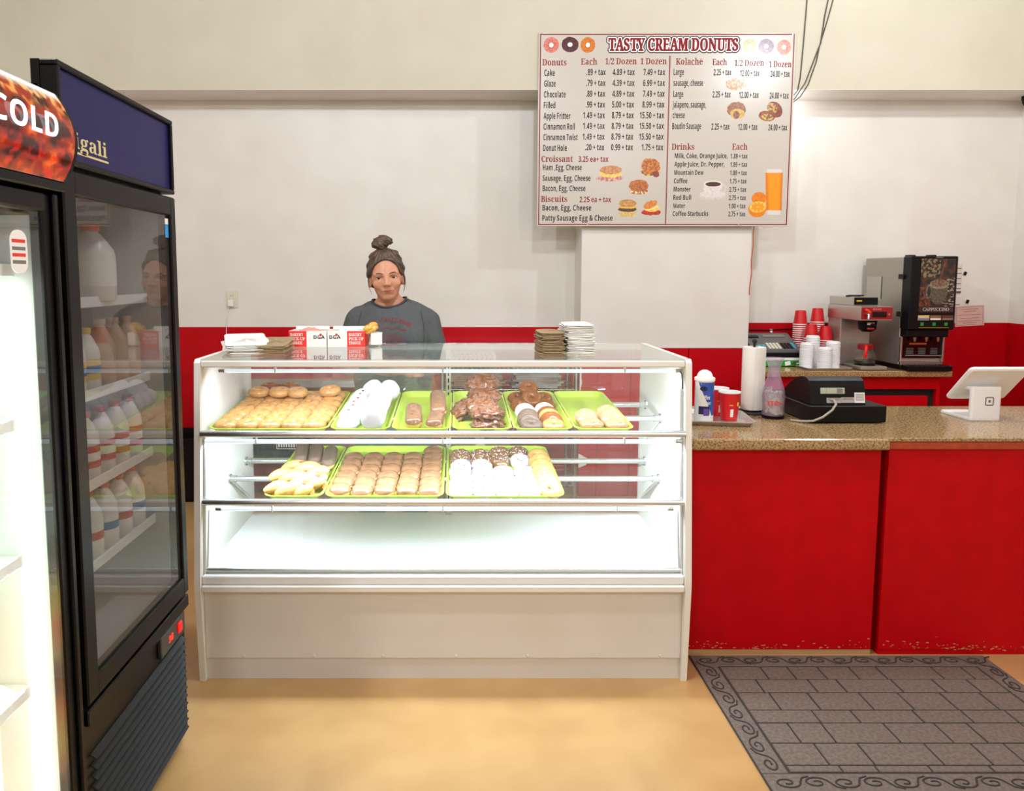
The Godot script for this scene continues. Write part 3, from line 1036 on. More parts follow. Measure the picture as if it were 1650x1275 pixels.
func bag_stack(called: String, n: int, w: float, h: float, d: float, at: Vector3, turn: float, m: Material, label: String, group: String, fan := 0.006, tiltx := 0.0) -> void:
	var R := RandomNumberGenerator.new()
	R.seed = int(absf(at.x) * 1000)
	for i in n:
		var b := thing(called, label % (ORD[i] + " from the bottom" if i < n - 1 else "topmost"), "paper bag", Vector3.ZERO, 0.0, group)
		b.transform = Transform3D(Basis(Vector3.UP, turn + R.randf_range(-0.07, 0.07)) * Basis(Vector3.RIGHT, tiltx * i / n), at + Vector3(R.randf_range(-fan, fan), i * h * 0.94, R.randf_range(-fan, fan)))
		part("bag_body", bag_shape(w, h, d, i + int(w * 1000)), m, b)
		var s := Shape.new()
		s.box(Vector3(0.0, h * 0.80, d * 0.5 - 0.016), Vector3(w * 0.92, h * 0.35, 0.028), 0.001)
		part("folded_end", s, m, b)


func top_of_case() -> void:
	var y := 1.2132
	bag_stack("white_paper_bag", 9, 0.165, 0.0058, 0.27, Vector3(-0.862, y, -3.04), 0.35, M.paper_white, "flat white paper bag at the left of the glass top, %s", "white bags at the left", 0.012, 0.12)
	bag_stack("brown_paper_bag", 7, 0.125, 0.006, 0.25, Vector3(-0.745, y, -3.05), 0.1, M.kraft, "flat brown paper bag beside the tissue boxes, %s", "brown bags at the left", 0.008, 0.08)
	bag_stack("brown_paper_bag", 14, 0.098, 0.0066, 0.22, Vector3(0.374, y, -2.982), 0.0, M.kraft, "folded brown paper bag right on the glass top, %s", "brown bags at the right", 0.003)
	bag_stack("white_paper_bag", 16, 0.118, 0.0076, 0.24, Vector3(0.492, y, -3.035), -0.02, M.paper_white, "folded white paper bag in the tall right hand stack, %s", "white bags at the right", 0.003)
	# two tissue boxes
	for k in 2:
		var x0: float = [-0.722, -0.556][k]
		var t := thing("tissue_box", ["left bakery tissue box with its red panel on the left", "right bakery tissue box with its red panel on the right"][k], "tissue box", Vector3(x0 + 0.0815, y, -3.262), 0.0, "bakery tissue boxes")
		var s := Shape.new()
		s.rr_loft([[0.162, 0.125, 0.003, 0.0], [0.162, 0.125, 0.003, 0.07], [0.156, 0.119, 0.002, 0.07], [0.156, 0.119, 0.002, 0.045]], 3, true, true)
		part("carton", s, M.paper_white, t)
		# red print wraps the front and the end of the box
		s = Shape.new()
		var rx := -0.0815 if k == 0 else 0.0045
		s.span(Vector3(rx, 0.0005, 0.0622), Vector3(rx + 0.077, 0.0698, 0.0632))
		part("red_panel", s, M.red_print, t)
		s = Shape.new()
		var ex := -0.0815 if k == 0 else 0.0805
		s.span(Vector3(ex, 0.0005, -0.0622), Vector3(ex + 0.001, 0.0698, 0.0622))
		part("red_end", s, M.red_print, t)
		s = Shape.new()
		for q in [["BAKERY", 0.048], ["PICK-UP", 0.030], ["TISSUE", 0.012]]:
			letters(s, q[0], rx + 0.007, rx + 0.007 + [0.056, 0.063, 0.052][[0.048, 0.030, 0.012].find(q[1])], q[1], 0.0125, "Droid Serif", true, 0.0637)
		part("lettering", s, M.white_ink, t)
		s = Shape.new()
		var lx := 0.026 if k == 0 else -0.072
		letters(s, "DGA", lx, lx + 0.048, 0.036, 0.015, "Droid Sans", true, 0.0637)
		part("logo_letters", s, M.black_ink, t)
		s = Shape.new()
		s.x = Transform3D(Basis(Vector3.RIGHT, PI / 2), Vector3(lx + 0.031, 0.0535, 0.0633))
		s.lathe([[0.0055, 0.0], [0.0055, 0.0004], [0.0, 0.0004]], 16)
		part("logo_dot", s, M.red_print, t)
		# flap left standing and sheets pulled up
		s = Shape.new()
		s.x = Transform3D(Basis(Vector3.RIGHT, -0.5), Vector3(0.0, 0.07, -0.058))
		s.box(Vector3(0, 0.006, 0), Vector3(0.15, 0.016, 0.0012))
		part("flap", s, M.paper_white, t)
		s = Shape.new()
		var n := wob(40 + k, 30.0)
		s.wraps = false
		s.surf(16, 10, func(u: float, v: float) -> Vector3: return Vector3((u - 0.5) * 0.13, 0.055 + 0.026 * sin(u * PI) * sin(v * PI) + 0.007 * n.get_noise_2d(u * 0.2, v * 0.2), (0.5 - v) * 0.1))
		part("tissue_sheet", s, mat(rgb(240, 150, 130), 0.8) if k == 0 else M.paper_white, t)
	# loose tissue with a golden pastry on it, right of the boxes
	var w := thing("tissue_wad", "folded white tissue sheets standing just right of the tissue boxes", "tissue", Vector3(-0.352, y, -3.23))
	var s := Shape.new()
	for i in 4:
		s.x = Transform3D(Basis(Vector3.UP, 0.25 + i * 0.1) * Basis(Vector3.BACK, -0.15 + 0.05 * i), Vector3(-0.005 + i * 0.004, 0.001, -0.012 + i * 0.008))
		s.box(Vector3(0, 0.034, 0), Vector3(0.052, 0.060 - 0.003 * i, 0.0016))
	part("folded_sheets", s, M.paper_white, w)
	var g := lumpy("golden_pastry", mat(rgb(222, 160, 66), 0.25), mat(rgb(232, 172, 76), 0.2), Vector3(0.034, 0.021, 0.024), 203)
	g.transform = Transform3D(Basis(Vector3.BACK, 0.55), Vector3(-0.362, y + 0.062, -3.225))
	tag(g, "small golden glazed pastry resting on the loose tissue before the woman", "pastry")


# ------------------------------------------------------------------ the woman
# a body is a list of shapes: ["c", a, b, ra, rb] tapered capsule, ["e", centre, radii]; joined with a smooth minimum
func sd_prims(prims: Array, p: Vector3, k: float) -> float:
	var d := 9.0
	for q in prims:
		var e: float
		if q[0] == "c":
			var a: Vector3 = q[1]
			var ba: Vector3 = q[2] - a
			var pa := p - a
			var h := clampf(pa.dot(ba) / ba.length_squared(), 0.0, 1.0)
			e = (pa - ba * h).length() - lerpf(q[3], q[4], h)
		else:
			var pa: Vector3 = p - q[1]
			var r: Vector3 = q[2]
			var k0 := (pa / r).length()
			var k1 := (pa / (r * r)).length()
			e = k0 * (k0 - 1.0) / maxf(k1, 1e-6) if k0 > 1e-4 else -minf(r.x, minf(r.y, r.z))
		if d - e > k * 3.0:
			d = e
		elif e - d < k * 3.0:
			var hh := clampf(0.5 + 0.5 * (e - d) / k, 0.0, 1.0)
			d = lerpf(e, d, hh) - k * hh * (1.0 - hh)
	return d


func smax(a: float, b: float, k: float) -> float:
	var h := clampf(0.5 - 0.5 * (b - a) / k, 0.0, 1.0)
	return lerpf(b, a, h) + k * h * (1.0 - h)


# surface nets: one vertex in each cell that the surface crosses
func nets(s: Shape, f: Callable, lo: Vector3, hi: Vector3, cell: float) -> void:
	s.g0 += 1
	var g := s.g0
	var n := Vector3i(((hi - lo) / cell).ceil()) + Vector3i.ONE
	var val := PackedFloat32Array()
	val.resize(n.x * n.y * n.z)
	# coarse blocks first, so that empty space costs little
	const B := 6
	for bz in range(0, n.z, B):
		for by in range(0, n.y, B):
			for bx in range(0, n.x, B):
				var mid := lo + (Vector3(bx, by, bz) + Vector3.ONE * (B * 0.5)) * cell
				var dm: float = f.call(mid)
				var far := absf(dm) > cell * B * 1.5
				for z in range(bz, mini(bz + B, n.z)):
					for y in range(by, mini(by + B, n.y)):
						var row := (z * n.y + y) * n.x
						for x in range(bx, mini(bx + B, n.x)):
							val[row + x] = dm if far else f.call(lo + Vector3(x, y, z) * cell)
	var vert := {}
	var cid := func(x: int, y: int, z: int) -> int: return (z * n.y + y) * n.x + x
	var offs := [0, 1, n.x, n.x + 1, n.x * n.y, n.x * n.y + 1, n.x * n.y + n.x, n.x * n.y + n.x + 1]
	var edges := [[0, 1], [2, 3], [4, 5], [6, 7], [0, 2], [1, 3], [4, 6], [5, 7], [0, 4], [1, 5], [2, 6], [3, 7]]
	for z in n.z - 1:
		for y in n.y - 1:
			for x in n.x - 1:
				var id := (z * n.y + y) * n.x + x
				var neg := 0
				for o in offs:
					if val[id + o] < 0.0:
						neg += 1
				if neg == 0 or neg == 8:
					continue
				var sum := Vector3.ZERO
				var c := 0
				for e in edges:
					var a := val[id + offs[e[0]]]
					var b := val[id + offs[e[1]]]
					if (a < 0.0) != (b < 0.0):
						var t := a / (a - b)
						var pa := Vector3(e[0] & 1, (e[0] >> 1) & 1, e[0] >> 2)
						var pb := Vector3(e[1] & 1, (e[1] >> 1) & 1, e[1] >> 2)
						sum += pa.lerp(pb, t)
						c += 1
				vert[id] = lo + (Vector3(x, y, z) + sum / c) * cell
	var strides := [1, n.x, n.x * n.y]
	for z in range(1, n.z - 1):
		for y in range(1, n.y - 1):
			for x in range(1, n.x - 1):
				var id := (z * n.y + y) * n.x + x
				var a := val[id] < 0.0
				for ax in 3:
					if a == (val[id + strides[ax]] < 0.0):
						continue
					var s1: int = strides[(ax + 1) % 3]
					var s2: int = strides[(ax + 2) % 3]
					var q := [id - s1 - s2, id - s2, id, id - s1]
					if not (vert.has(q[0]) and vert.has(q[1]) and vert.has(q[2]) and vert.has(q[3])):
						continue
					if a:
						s.quad(vert[q[0]], vert[q[1]], vert[q[2]], vert[q[3]], g)
					else:
						s.quad(vert[q[3]], vert[q[2]], vert[q[1]], vert[q[0]], g)


func finger(chain: Array, r0: float, r1: float) -> Array:
	var out := []
	for i in range(chain.size() - 1):
		var n := chain.size() - 1.0
		out.append(["c", chain[i], chain[i + 1], lerpf(r0, r1, i / n), lerpf(r0, r1, (i + 1) / n)])
	return out


func woman() -> void:
	M.skin = textured(0.03, [[0.2, rgb(192, 130, 100)], [0.8, rgb(204, 144, 114)]], 6.0, 0.48, FastNoiseLite.TYPE_SIMPLEX_SMOOTH, 3, 51)
	M.skin.subsurf_scatter_enabled = true
	M.skin.subsurf_scatter_strength = 0.08
	M.hair = textured(0.03, [[0.2, rgb(50, 37, 27)], [0.5, rgb(88, 66, 50)], [0.8, rgb(62, 46, 35)]], 10.0, 0.5, FastNoiseLite.TYPE_SIMPLEX_SMOOTH, 4, 52)
	M.hair.uv1_scale = Vector3(14, 3, 14)
	M.shirt = bumpy(textured(0.1, [[0.2, rgb(70, 72, 72)], [0.8, rgb(84, 87, 86)]], 6.0, 0.9, FastNoiseLite.TYPE_SIMPLEX_SMOOTH, 4, 53), 0.02, 0.25)
	M.shirt_print = mat(rgb(128, 40, 44), 0.9)
	M.shirt_emblem = mat(rgb(92, 68, 68), 0.9)
	M.denim = mat(rgb(40, 46, 62), 0.9)
	var t := thing("person", "woman with brown hair in a top bun and a dark grey t-shirt, arms folded", "person", Vector3(-0.312, 0, -3.625))
	# ---- body (local axes: feet at 0, facing +z)
	var torso := [
		["e", Vector3(0, 1.235, -0.005), Vector3(0.178, 0.165, 0.112)],
		["e", Vector3(0, 1.04, 0.01), Vector3(0.182, 0.21, 0.130)],
		["e", Vector3(0, 0.86, -0.01), Vector3(0.19, 0.17, 0.135)],
		["e", Vector3(-0.085, 1.205, 0.075), Vector3(0.085, 0.08, 0.062)],
		["e", Vector3(0.085, 1.205, 0.075), Vector3(0.085, 0.08, 0.062)],
		["c", Vector3(0, 1.375, -0.02), Vector3(-0.135, 1.315, -0.012), 0.045, 0.056],
		["c", Vector3(0, 1.375, -0.02), Vector3(0.135, 1.315, -0.012), 0.045, 0.056],
	]
	var neck := [["c", Vector3(-0.012, 1.34, -0.03), Vector3(-0.02, 1.45, -0.008), 0.058, 0.048]]
	var upper := [
		["c", Vector3(-0.165, 1.295, -0.01), Vector3(-0.205, 1.08, 0.01), 0.056, 0.046],
		["c", Vector3(0.165, 1.295, -0.01), Vector3(0.208, 1.09, 0.01), 0.056, 0.046],
	]
	var fore := [
		["c", Vector3(-0.205, 1.08, 0.01), Vector3(0.045, 1.082, 0.178), 0.045, 0.029],
		["c", Vector3(0.208, 1.09, 0.01), Vector3(0.02, 1.108, 0.150), 0.045, 0.029],
	]
	var legs := [
		["c", Vector3(-0.098, 0.84, -0.01), Vector3(-0.105, 0.47, 0.0), 0.098, 0.064],
		["c", Vector3(-0.105, 0.47, 0.0), Vector3(-0.108, 0.08, -0.02), 0.062, 0.042],
		["c", Vector3(0.098, 0.84, -0.01), Vector3(0.105, 0.47, 0.0), 0.098, 0.064],
		["c", Vector3(0.105, 0.47, 0.0), Vector3(0.108, 0.08, -0.02), 0.062, 0.042],
	]
	var all := torso + neck + upper + fore + legs
	var s := Shape.new()
	nets(s, func(p: Vector3) -> float: return sd_prims(all, p, 0.03), Vector3(-0.3, 0.02, -0.2), Vector3(0.3, 1.5, 0.24), 0.014)
	# ---- hands: the right one closes on the left forearm, the left one is tucked behind the right arm
	var hr := [["c", Vector3(0.045, 1.082, 0.178), Vector3(0.085, 1.083, 0.192), 0.026, 0.027], ["e", Vector3(0.098, 1.084, 0.196), Vector3(0.036, 0.036, 0.017)]]
	for i in 4:
		var yy: float = [1.109, 1.092, 1.075, 1.059][i]
		var l: float = [0.9, 1.0, 0.94, 0.76][i]
		hr += finger([Vector3(0.118, yy, 0.200), Vector3(0.118 + 0.030 * l, yy - 0.002, 0.194), Vector3(0.118 + 0.046 * l, yy - 0.004, 0.172), Vector3(0.118 + 0.046 * l, yy - 0.005, 0.150)], 0.0088, 0.0072)
	hr += finger([Vector3(0.075, 1.105, 0.190), Vector3(0.098, 1.126, 0.192), Vector3(0.124, 1.134, 0.182), Vector3(0.142, 1.134, 0.168)], 0.0105, 0.008)
	nets(s, func(p: Vector3) -> float: return sd_prims(hr, p, 0.006), Vector3(0.0, 1.02, 0.10), Vector3(0.19, 1.16, 0.24), 0.0035)
	var hl := [["c", Vector3(0.02, 1.108, 0.150), Vector3(-0.02, 1.112, 0.158), 0.026, 0.026], ["e", Vector3(-0.034, 1.113, 0.158), Vector3(0.036, 0.036, 0.016)]]
	for i in 4:
		var yy: float = [1.139, 1.121, 1.104, 1.088][i]
		var l: float = [0.9, 1.0, 0.94, 0.76][i]
		hl += finger([Vector3(-0.055, yy, 0.158), Vector3(-0.055 - 0.032 * l, yy, 0.154), Vector3(-0.055 - 0.052 * l, yy - 0.002, 0.143), Vector3(-0.055 - 0.064 * l, yy - 0.004, 0.130)], 0.0088, 0.0072)
	hl += finger([Vector3(-0.012, 1.135, 0.160), Vector3(-0.03, 1.155, 0.166), Vector3(-0.05, 1.163, 0.166), Vector3(-0.066, 1.165, 0.160)], 0.0105, 0.008)
	nets(s, func(p: Vector3) -> float: return sd_prims(hl, p, 0.006), Vector3(-0.15, 1.05, 0.10), Vector3(0.05, 1.2, 0.20), 0.0035)
	# ---- head, in its own axes: eyes at the height 0, face towards +z
	var H := Transform3D(Basis(Vector3.BACK, 0.085) * Basis(Vector3.UP, 0.10) * Basis(Vector3.RIGHT, 0.03) * Basis.from_scale(Vector3(1.12, 1.0, 1.04)), Vector3(-0.024, 1.513, 0.03))
	var skull := [
		["e", Vector3(0, 0.034, -0.012), Vector3(0.071, 0.083, 0.09)],
		["e", Vector3(0, -0.018, 0.022), Vector3(0.0595, 0.080, 0.068)],
		["e", Vector3(0, -0.064, 0.020), Vector3(0.041, 0.040, 0.054)],
		["c", Vector3(-0.008, -0.092, 0.056), Vector3(0.008, -0.092, 0.056), 0.0165, 0.0165],
	]
	var fine := [
		["e", Vector3(-0.035, -0.030, 0.056), Vector3(0.024, 0.022, 0.020)],
		["e", Vector3(0.035, -0.030, 0.056), Vector3(0.024, 0.022, 0.020)],
		["c", Vector3(-0.046, 0.019, 0.064), Vector3(-0.012, 0.017, 0.081), 0.008, 0.007],
		["c", Vector3(0.046, 0.019, 0.064), Vector3(0.012, 0.017, 0.081), 0.008, 0.007],
		["c", Vector3(0, 0.006, 0.083), Vector3(0, -0.031, 0.098), 0.0055, 0.0085],
		["e", Vector3(-0.0105, -0.0345, 0.0925), Vector3(0.0075, 0.0065, 0.008)],
		["e", Vector3(0.0105, -0.0345, 0.0925), Vector3(0.0075, 0.0065, 0.008)],
		["c", Vector3(-0.018, -0.0585, 0.078), Vector3(0.018, -0.0585, 0.078), 0.0065, 0.0065],
		["c", Vector3(-0.015, -0.0685, 0.077), Vector3(0.015, -0.0685, 0.077), 0.0068, 0.0068],
		["c", Vector3(0, -0.075, -0.022), Vector3(0.004, -0.16, -0.036), 0.046, 0.052],
		["e", Vector3(-0.070, -0.012, -0.012), Vector3(0.007, 0.029, 0.017)],
		["e", Vector3(0.070, -0.012, -0.012), Vector3(0.007, 0.029, 0.017)],
		["e", Vector3(-0.071, -0.034, -0.006), Vector3(0.006, 0.010, 0.008)],
		["e", Vector3(0.071, -0.034, -0.006), Vector3(0.006, 0.010, 0.008)],
	]
	var lids := [
		["c", Vector3(-0.046, -0.0005, 0.0655), Vector3(-0.031, 0.0065, 0.0765), 0.0032, 0.0036], ["c", Vector3(-0.031, 0.0065, 0.0765), Vector3(-0.018, -0.0005, 0.0735), 0.0036, 0.003],
		["c", Vector3(0.046, -0.0005, 0.0655), Vector3(0.031, 0.0065, 0.0765), 0.0032, 0.0036], ["c", Vector3(0.031, 0.0065, 0.0765), Vector3(0.018, -0.0005, 0.0735), 0.0036, 0.003],
		["c", Vector3(-0.046, -0.0015, 0.0655), Vector3(-0.031, -0.0075, 0.0745), 0.003, 0.003], ["c", Vector3(-0.031, -0.0075, 0.0745), Vector3(-0.018, -0.0015, 0.0725), 0.003, 0.003],
		["c", Vector3(0.046, -0.0015, 0.0655), Vector3(0.031, -0.0075, 0.0745), 0.003, 0.003], ["c", Vector3(0.031, -0.0075, 0.0745), Vector3(0.018, -0.0015, 0.0725), 0.003, 0.003],
	]
	var head_f := func(p: Vector3) -> float:
		var d := sd_prims(skull, p, 0.025)
		var e := sd_prims(fine, p, 0.008)
		var h := clampf(0.5 + 0.5 * (e - d) / 0.010, 0.0, 1.0)
		d = lerpf(e, d, h) - 0.010 * h * (1.0 - h)
		if p.z > 0.03 and absf(p.y) < 0.04:
			var q := Vector3(absf(p.x), p.y, p.z)
			d = smax(d, 0.0135 - ((q - Vector3(0.0315, -0.001, 0.084)) / Vector3(1.25, 0.85, 1.0)).length(), 0.007)
			d = minf(d, sd_prims(lids, p, 0.003))
		# mouth line, smile folds, nostrils
		if p.z > 0.05 and p.y < -0.02:
			var ax := absf(p.x)
			var ml := Vector2(p.y + 0.0637 + 0.0025 * cos(ax * 60.0), p.z - 0.0855).length() - 0.0018
			if ax < 0.026:
				d = smax(d, -ml, 0.003)
			var fold := Vector3(ax, p.y, p.z).distance_to(Vector3(clampf(0.016 + (-0.033 - p.y) * 0.55, 0.016, 0.034), clampf(p.y, -0.066, -0.033), p.z))
			d = smax(d, 0.0017 - maxf(fold, absf(d)), 0.004)
			d = smax(d, 0.0036 - Vector3(ax - 0.0068, p.y + 0.0415, p.z - 0.097).length(), 0.002)
		return d
	s.x = H
	nets(s, head_f, Vector3(-0.085, -0.155, -0.11), Vector3(0.085, 0.125, 0.116), 0.0036)
	s.x = Transform3D.IDENTITY
	part("body", s, M.skin, t)
	# ---- eyes, brows, lips
	for sd in [-1.0, 1.0]:
		s = Shape.new()
		s.x = H
		s.ell(Vector3(sd * 0.0315, -0.0005, 0.0635), Vector3(0.0135, 0.0135, 0.0132), 16, 12)
		var eye := part("eye", s, mat(rgb(226, 214, 206), 0.15), t)
		s = Shape.new()
		s.x = H * Transform3D(Basis(Vector3.RIGHT, PI / 2), Vector3(sd * 0.0315 - 0.001, -0.0005, 0.0755))
		s.lathe([[0.0068, 0.0], [0.0056, 0.0014], [0.0, 0.0018]], 16)
		part("iris", s, mat(rgb(46, 32, 24), 0.1), eye)
		s = Shape.new()
		s.x = H
		s.tube([Vector3(sd * 0.013, 0.0165, 0.0875), Vector3(sd * 0.024, 0.0215, 0.0845), Vector3(sd * 0.036, 0.0225, 0.0785), Vector3(sd * 0.047, 0.018, 0.0695)], [0.0024, 0.0029, 0.0024, 0.0012], 6)
		part("eyebrow", s, mat(rgb(92, 62, 46), 0.8), t)
		s = Shape.new()
		s.x = H
		s.tube([Vector3(sd * 0.019, 0.002, 0.0768), Vector3(sd * 0.031, 0.0078, 0.0800), Vector3(sd * 0.0455, 0.001, 0.0695)], [0.0009, 0.0016, 0.0014], 5)
		part("eyelashes", s, mat(rgb(50, 34, 28), 0.8), t)
	s = Shape.new()
	s.x = H
	s.tube([Vector3(-0.027, -0.0605, 0.0803), Vector3(-0.011, -0.0605, 0.0848), Vector3(0, -0.0618, 0.0862), Vector3(0.011, -0.0605, 0.0848), Vector3(0.027, -0.0605, 0.0803)], [0.0014, 0.0026, 0.0026, 0.0026, 0.0014], 8)
	s.tube([Vector3(-0.025, -0.0640, 0.0803), Vector3(-0.010, -0.0688, 0.0838), Vector3(0, -0.0695, 0.0848), Vector3(0.010, -0.0688, 0.0838), Vector3(0.025, -0.0640, 0.0803)], [0.0014, 0.003, 0.0034, 0.003, 0.0014], 8)
	part("lips", s, mat(rgb(146, 68, 60), 0.45), t)
	# ---- hair drawn up to a bun
	var hn := wob(9, 24.0)
	var hair_f := func(p: Vector3) -> float:
		var d := sd_prims([["e", Vector3(0, 0.040, -0.016), Vector3(0.082, 0.088, 0.101)], ["e", Vector3(0, 0.0, -0.035), Vector3(0.078, 0.075, 0.075)], ["e", Vector3(-0.0, 0.104, -0.004), Vector3(0.062, 0.032, 0.055)]], p, 0.02)
		d += 0.0022 * sin(atan2(p.x, p.y - 0.16) * 34.0) + 0.004 * hn.get_noise_3d(p.x * 1.2, p.y * 0.7, p.z * 1.2)
		# the face stays free
		var fo := sd_prims([["e", Vector3(0, -0.022, 0.09), Vector3(0.063, 0.106, 0.082)], ["e", Vector3(0, 0.030, 0.085), Vector3(0.060, 0.046, 0.060)], ["c", Vector3(-0.09, -0.01, 0.012), Vector3(0.09, -0.01, 0.012), 0.017, 0.017]], p, 0.02)
		return smax(smax(d, -fo, 0.006), -0.052 - p.y, 0.01)
	s = Shape.new()
	s.x = H
	nets(s, hair_f, Vector3(-0.095, -0.09, -0.13), Vector3(0.095, 0.17, 0.11), 0.004)
	part("hair", s, M.hair, t)
	var bn := wob(19, 30.0)
	var bun_f := func(p: Vector3) -> float:
		var d := sd_prims([["e", Vector3(-0.008, 0.170, -0.01), Vector3(0.036, 0.027, 0.032)], ["c", Vector3(0.0, 0.178, -0.01), Vector3(0.026, 0.172, 0.0), 0.021, 0.017], ["c", Vector3(-0.032, 0.158, 0.0), Vector3(-0.012, 0.152, 0.012), 0.017, 0.02], ["c", Vector3(-0.004, 0.13, -0.008), Vector3(-0.004, 0.17, -0.01), 0.022, 0.022]], p, 0.012)
		return d + 0.006 * bn.get_noise_3d(p.x, p.y * 1.6, p.z) + 0.0016 * sin(p.y * 420.0 + p.x * 300.0)
	s = Shape.new()
	s.x = H
	nets(s, bun_f, Vector3(-0.06, 0.10, -0.06), Vector3(0.06, 0.235, 0.05), 0.004)
	part("hair_bun", s, M.hair, t)
	s = Shape.new()
	s.x = H
	for q in [[0.071, 0.0, 0.0], [0.074, 0.008, -0.006], [-0.072, 0.004, -0.004]]:
		var e := signf(q[0])
		s.tube([Vector3(q[0], 0.02 + q[1], 0.0 + q[2]), Vector3(q[0] + e * 0.006, -0.01, 0.006), Vector3(q[0] + e * 0.005, -0.045 + q[1], 0.008), Vector3(q[0] - e * 0.004, -0.08 + q[1], 0.012)], [0.002, 0.0022, 0.0014, 0.0005], 5)
	part("loose_strands", s, M.hair, t)
	# ---- t-shirt, its collar and its print
	var sleeves := [
		["c", Vector3(-0.165, 1.295, -0.01), Vector3(-0.206, 1.125, 0.008), 0.055, 0.056],
		["c", Vector3(0.165, 1.295, -0.01), Vector3(0.210, 1.125, 0.008), 0.055, 0.056],
	]
	var cloth := torso + sleeves
	var cn := wob(33, 5.0)
	var shirt_f := func(p: Vector3) -> float:
		var d := minf(sd_prims(torso, p, 0.03), 9.0)
		var e := sd_prims(sleeves, p, 0.01)
		var hh := clampf(0.5 + 0.5 * (e - d) / 0.014, 0.0, 1.0)
		d = lerpf(e, d, hh) - 0.014 * hh * (1.0 - hh) - 0.012
		d += 0.006 * cn.get_noise_3d(p.x * 2.2, p.y * 0.8, p.z) + 0.0018 * sin(p.x * 60.0 + p.y * 26.0) * smoothstep(0.06, 0.16, absf(p.x))
		d = smax(d, 0.74 - p.y, 0.01)
		var q := p - Vector3(-0.014, 1.425, 0.006)
		return smax(d, 0.086 - Vector3(q.x, q.y * 1.08, q.z * 0.92).length(), 0.004)
	s = Shape.new()
	nets(s, shirt_f, Vector3(-0.3, 0.70, -0.18), Vector3(0.3, 1.46, 0.2), 0.011)
	var shirt := part("t_shirt", s, M.shirt, t)
	var front := func(x: float, y: float) -> float:
		var z := 0.22
		for i in 40:
			var d: float = shirt_f.call(Vector3(x, y, z))
			if d < 0.0008:
				break
			z -= d * 0.7
		return z
	s = Shape.new()
	var ring := []
	for i in 28:
		var a := TAU * i / 28
		var dir := Vector3(cos(a), 0, sin(a))
		# where the neck hole cuts the cloth: walk outward and down along the hole's sphere
		var best := Vector3.ZERO
		for j in 60:
			var e := deg_to_rad(10.0 - j * 1.6)
			var p := Vector3(-0.014, 1.425, 0.006) + Vector3(dir.x * cos(e) * 0.086, sin(e) * 0.086 / 1.08, dir.z * cos(e) * 0.086 / 0.92)
			best = p
			if sd_prims(cloth, p, 0.03) - 0.012 < 0.0:
				break
		ring.append(best)
	s.tube(ring, 0.0055, 8, true)
	part("collar", s, mat(rgb(58, 60, 61), 0.9), shirt)
	for sd in [-1.0, 1.0]:
		var sp := []
		for i in 9:
			var q := i / 8.0
			var px: float = sd * (0.142 + 0.012 * sin(q * PI) + 0.012 * q)
			var py := lerpf(1.352, 1.16, q)
			sp.append(Vector3(px, py, front.call(px, py) + 0.0008))
		s = Shape.new()
		s.tube(sp, 0.0013, 6)
		part("sleeve_seam", s, mat(rgb(50, 52, 53), 0.9), shirt)
	var bend := func(src: Shape, m: Material, called: String, lift: float) -> void:
		var am := src.done()
		var ar := am.surface_get_arrays(0)
		var vs: PackedVector3Array = ar[Mesh.ARRAY_VERTEX]
		var o := Shape.new()
		for i in range(0, vs.size(), 3):
			var w := []
			for k in 3:
				var v := vs[i + k]
				w.append(Vector3(v.x, v.y, front.call(v.x, v.y) + lift))
			o.tri(w[0], w[2], w[1])
		part(called, o, m, shirt)
	# arched lettering
	var ls := Shape.new()
	var word := "BBH CHALLENGE"
	for i in word.length():
		if word[i] == " ":
			continue
		var a := (i - 6.0) * 0.118
		var c := Vector3(-0.004 + sin(a) * 0.145, 1.205 + cos(a) * 0.10, 0)
		ls.x = Transform3D(Basis(Vector3.BACK, -a * 0.72), c)
		letters(ls, word[i], -0.0065, 0.0065, 0.0, 0.017, "Droid Sans", true)
	bend.call(ls, M.shirt_print, "lettering", 0.0012)
	ls = Shape.new()
	# worn, unreadable second line and faded emblem below
	var pts := []
	for i in 24:
		var q := i / 23.0
		pts.append(Vector3(-0.085 + 0.16 * q, 1.268 + 0.005 * sin(q * 19.0) + 0.006 * sin(q * 3.1), 0))
	for i in 23:
		if i % 6 == 5:
			continue
		var a: Vector3 = pts[i]
		var b: Vector3 = pts[i + 1]
		ls.quad(a - Vector3(0, 0.0022, 0), b - Vector3(0, 0.0022, 0), b + Vector3(0, 0.0022, 0), a + Vector3(0, 0.0022, 0))
	bend.call(ls, M.shirt_print, "faded_line", 0.001)
	ls = Shape.new()
	var en := wob(71, 30.0)
	for i in 18:
		for j in 10:
			var p := Vector3(-0.075 + 0.15 * i / 18.0, 1.175 + 0.075 * j / 10.0, 0)
			var r := Vector2((p.x + 0.002) / 0.072, (p.y - 1.212) / 0.036).length()
			if r + 0.5 * en.get_noise_2d(p.x, p.y) < 0.95:
				ls.quad(p, p + Vector3(0.00834, 0, 0), p + Vector3(0.00834, 0.0075, 0), p + Vector3(0, 0.0075, 0))
	bend.call(ls, M.shirt_emblem, "faded_emblem", 0.0009)
	# ---- trousers and shoes
	s = Shape.new()
	var pants := legs + [["e", Vector3(0, 0.86, -0.01), Vector3(0.19, 0.15, 0.135)]]
	nets(s, func(p: Vector3) -> float: return smax(sd_prims(pants, p, 0.03) - 0.01, 0.06 - p.y, 0.01), Vector3(-0.28, 0.03, -0.2), Vector3(0.28, 1.05, 0.2), 0.018)
	part("trousers", s, M.denim, t)
